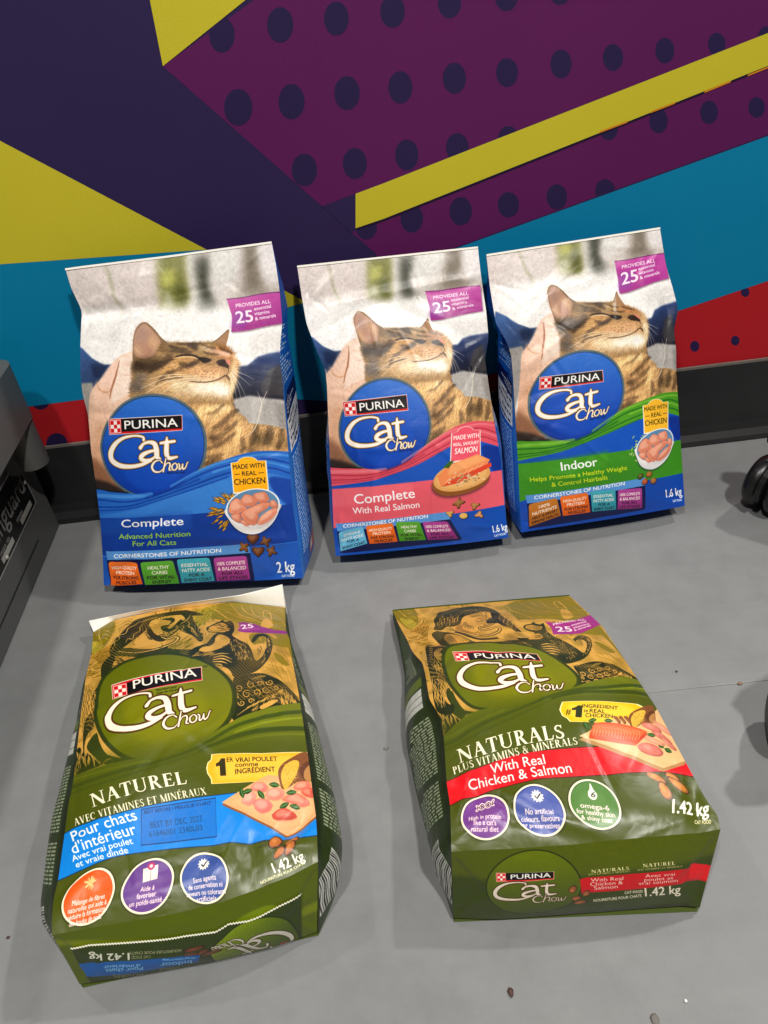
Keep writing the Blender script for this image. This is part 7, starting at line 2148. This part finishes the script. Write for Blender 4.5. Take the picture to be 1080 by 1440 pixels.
# nameplate on the side face (x = -.44), read from the room
def yz_plate(y0, y1, z0, z1, x, t, r):
    bm = bmesh.new()
    pts = []
    for cy, cz, a0 in ((y1 - r, z1 - r, 0), (y0 + r, z1 - r, 90), (y0 + r, z0 + r, 180), (y1 - r, z0 + r, 270)):
        for a in np.linspace(a0, a0 + 90, 6): pts.append((cy + r * math.cos(math.radians(a)), cz + r * math.sin(math.radians(a))))
    a_ = [bm.verts.new((x, p[0], p[1])) for p in pts]; b_ = [bm.verts.new((x + t, p[0], p[1])) for p in pts]
    n = len(pts)
    for i in range(n): bm.faces.new((a_[i], a_[(i + 1) % n], b_[(i + 1) % n], b_[i]))
    bm.faces.new(b_); bm.faces.new(a_[::-1])
    return bm
pl = cpart('nameplate', yz_plate(.655, .8135, .064, .1315, -.4398, .0012, .003), m_metal)
cpart('plate_face', yz_plate(.6575, .811, .0665, .129, -.4386, .0005, .003), m_black, parent=pl)
def plate_text(s, y0, y1, z0, h, x=-.4378, bold=0, mat=None, shear=0.0):
    E = bpy.data.curves.new('lettering', 'FONT'); E.body = s; E.offset = bold; E.extrude = .012; E.shear = shear
    ob = bpy.data.objects.new('tmp', E); C.objects.link(ob)
    me = bpy.data.meshes.new_from_object(ob.evaluated_get(bpy.context.evaluated_depsgraph_get()))
    bpy.data.objects.remove(ob)
    co = np.empty(len(me.vertices) * 3, np.float32); me.vertices.foreach_get('co', co); co = co.reshape(-1, 3)
    mx, Mx = co[:, 0].min(), co[:, 0].max()
    new = np.stack([np.full(len(co), x) + co[:, 2] * .02, y0 + (co[:, 0] - mx) / (Mx - mx) * (y1 - y0), z0 + co[:, 1] / .7 * h], 1)
    me.vertices.foreach_set('co', new.astype(np.float32).ravel()); me.update()
    me.materials.clear(); me.materials.append(mat or m_letter)
    o = bpy.data.objects.new('lettering', me); C.objects.link(o)
    o.parent = pl
plate_text('cashguard', .664, .802, .0935, .027)
plate_text('MODEL NO', .690, .722, .080, .004); plate_text('SERIAL', .752, .775, .080, .004)
for y in (.690, .762):
    bm = bmesh.new(); bmesh.ops.create_cube(bm, size=1, matrix=Matrix.Translation((-.4379, y + .018, .0745)) @ Matrix.Diagonal((.0004, .040, .007, 1)))
    cpart('data_field', bm, m_metal, parent=pl)
for y, z in ((.8075, .1005), (.6615, .1005), (.700, .0705)):
    bm = bmesh.new(); bmesh.ops.create_uvsphere(bm, u_segments=14, v_segments=8, radius=.0028, matrix=Matrix.Translation((-.4380, y, z)) @ Matrix.Diagonal((.6, 1, 1, 1)))
    cpart('rivet', bm, m_metal, True, pl)

# ------------------------------------------------------------------ chair base: two castors reach into view
m_tyre = plain_mat('black_castor_plastic', (20, 20, 21), .35, bump=.1, scale=300, vary=.2)
m_hub = plain_mat('dark_hub', (58, 58, 60), .4, vary=.15)
chair = thing('swivel_chair_base', 'black swivel chair base with castors at the right edge of the floor', 'chair', (.72, .52, 0))
def hpart(name, bm, mat, smooth=False, parent=None):
    o = bm_obj(name, bm, mat, None, smooth)
    if parent is None: adopt(o, chair)
    else:
        o.parent = parent
    return o
def wheel(bm, c, ax, r, w):
    prof = [(0, -w / 2 * .7), (r * .55, -w / 2), (r * .86, -w / 2), (r * .97, -w / 2 * .6), (r, 0), (r * .97, w / 2 * .6), (r * .86, w / 2), (r * .55, w / 2), (0, w / 2 * .7)]
    ax = Vector(ax).normalized(); u = ax.orthogonal().normalized(); v_ = ax.cross(u)
    n = 36; rings = []
    for rr, h in prof:
        rings.append([bm.verts.new(Vector(c) + ax * h + (u * math.cos(t) + v_ * math.sin(t)) * rr) for t in np.linspace(0, 2 * math.pi, n, endpoint=False)] if rr > 0 else [bm.verts.new(Vector(c) + ax * h)])
    for a, b in zip(rings[:-1], rings[1:]):
        for i in range(n):
            if len(a) == 1: bm.faces.new((a[0], b[i], b[(i + 1) % n]))
            elif len(b) == 1: bm.faces.new((a[i], b[0], a[(i + 1) % n]))
            else: bm.faces.new((a[i], b[i], b[(i + 1) % n], a[(i + 1) % n]))
def castor(cx, cy, ax, r=.031):
    a = Vector(ax + (0,)).normalized()
    first = None
    for sg in (-1, 1):
        c = Vector((cx, cy, r + .0005)) + a * (.0135 * sg)
        bm = bmesh.new(); wheel(bm, c, a, r, .019)
        o = hpart('castor_wheel', bm, m_tyre, True)
        bm = bmesh.new(); wheel(bm, c + a * (.0096 * sg), a, r * .62, .003)
        hpart('hub_ring', bm, m_hub, True, o)
    bm = bmesh.new()                                     # hood between and over the wheels
    pr = []
    bdir = a.cross(Vector((0, 0, 1)))
    for t in np.linspace(math.radians(-10), math.radians(190), 16):
        pr.append(bdir * math.cos(t) * (r * 1.10) + Vector((0, 0, math.sin(t) * r * 1.10)))
    c = Vector((cx, cy, r + .001))
    A = [bm.verts.new(c + p + a * .0032) for p in pr]; B = [bm.verts.new(c + p - a * .0032) for p in pr]
    for i in range(15): bm.faces.new((A[i], A[i + 1], B[i + 1], B[i]))
    bm.faces.new(A[::-1]); bm.faces.new(B); bm.faces.new((A[0], B[0], B[-1], A[-1]))
    hpart('castor_hood', bm, m_tyre)
    bm = bmesh.new(); bmesh.ops.create_cone(bm, cap_ends=True, segments=20, radius1=.006, radius2=.006, depth=.035, matrix=Matrix.Translation((cx, cy, r * 2 + .014)))
    hpart('castor_stem', bm, m_metal, True)
    # spoke of the star base
    p0 = Vector((cx, cy, r * 2 + .034)); p1 = Vector((.72, .52, .115))
    d = (p1 - p0).normalized(); sd = d.cross(Vector((0, 0, 1))).normalized(); upv = sd.cross(d)
    bm = bmesh.new(); rr = []
    for p, w, h in ((p0 - d * .018, .010, .008), (p0, .017, .014), (p1, .026, .026)):
        rr.append([bm.verts.new(p + sd * (w * math.cos(t)) + upv * (h * math.sin(t))) for t in np.linspace(0, 2 * math.pi, 16, endpoint=False)])
    for q0, q1 in zip(rr[:-1], rr[1:]):
        for i in range(16): bm.faces.new((q0[i], q0[(i + 1) % 16], q1[(i + 1) % 16], q1[i]))
    bm.faces.new(rr[0][::-1]); bm.faces.new(rr[-1])
    hpart('spoke', bm, m_tyre, True)
castor(.464, .706, (.55, -.84), .033)
castor(.336, .386, (.95, -.30))
castor(.92, .72, (.6, .8)); castor(.98, .42, (.3, -.95))
bm = bmesh.new(); bmesh.ops.create_cone(bm, cap_ends=True, segments=32, radius1=.038, radius2=.030, depth=.16, matrix=Matrix.Translation((.72, .52, .19)))
hpart('column', bm, m_tyre, True)

# ------------------------------------------------------------------ crumbs on the floor
m_crumb = plain_mat('dark_brown_kibble', (74, 48, 40), .7, bump=.5, scale=400, vary=.3)
m_crumb2 = plain_mat('tan_crumb', (132, 108, 90), .8, bump=.4, scale=400, vary=.2)
def crumb(px, r, label, mat, seed, flat=.6):
    p = at_z(px, 0)[0]
    bm = bmesh.new(); bmesh.ops.create_icosphere(bm, subdivisions=2, radius=1)
    rng = np.random.default_rng(seed)
    for v_ in bm.verts:
        v_.co = Vector((v_.co.x * r[0], v_.co.y * r[1], v_.co.z * r[0] * flat)) * float(rng.uniform(.8, 1.15))
    mz = min(v_.co.z for v_ in bm.verts)
    for v_ in bm.verts: v_.co.z -= mz
    o = bm_obj('crumb', bm, mat, None, True)
    o.location = (p[0], p[1], .0002); o['label'] = label; o['category'] = 'crumb'; o['group'] = 'crumbs on the floor'
crumb((718, 1396), (.0020, .0034), 'dark brown crumb lying alone near the front of the floor', m_crumb, 1)
crumb((1040, 962), (.0026, .0018), 'reddish brown crumb beside the pale floor joint near the castor', m_crumb2, 2, .4)
crumb((921, 1434), (.0030, .0042), 'grey scrap at the very front edge of the floor', plain_mat('grey_scrap', (112, 108, 102), .8, vary=.2), 3, .3)
crumb((964, 1408), (.0012, .0012), 'tiny white speck on the front right floor', plain_mat('white_speck', (226, 224, 220), .7), 4)
crumb((951, 945), (.0012, .0010), 'tiny dark speck right of the red banded bag', m_crumb, 5)
crumb((543, 1053), (.0028, .0014), 'pale grey crumb between the two green bags', plain_mat('pale_scrap', (118, 114, 108), .8, vary=.2), 6, .3)
crumb((12, 1319), (.0014, .0012), 'tiny dark speck left of the blue banded green bag', m_crumb, 7)
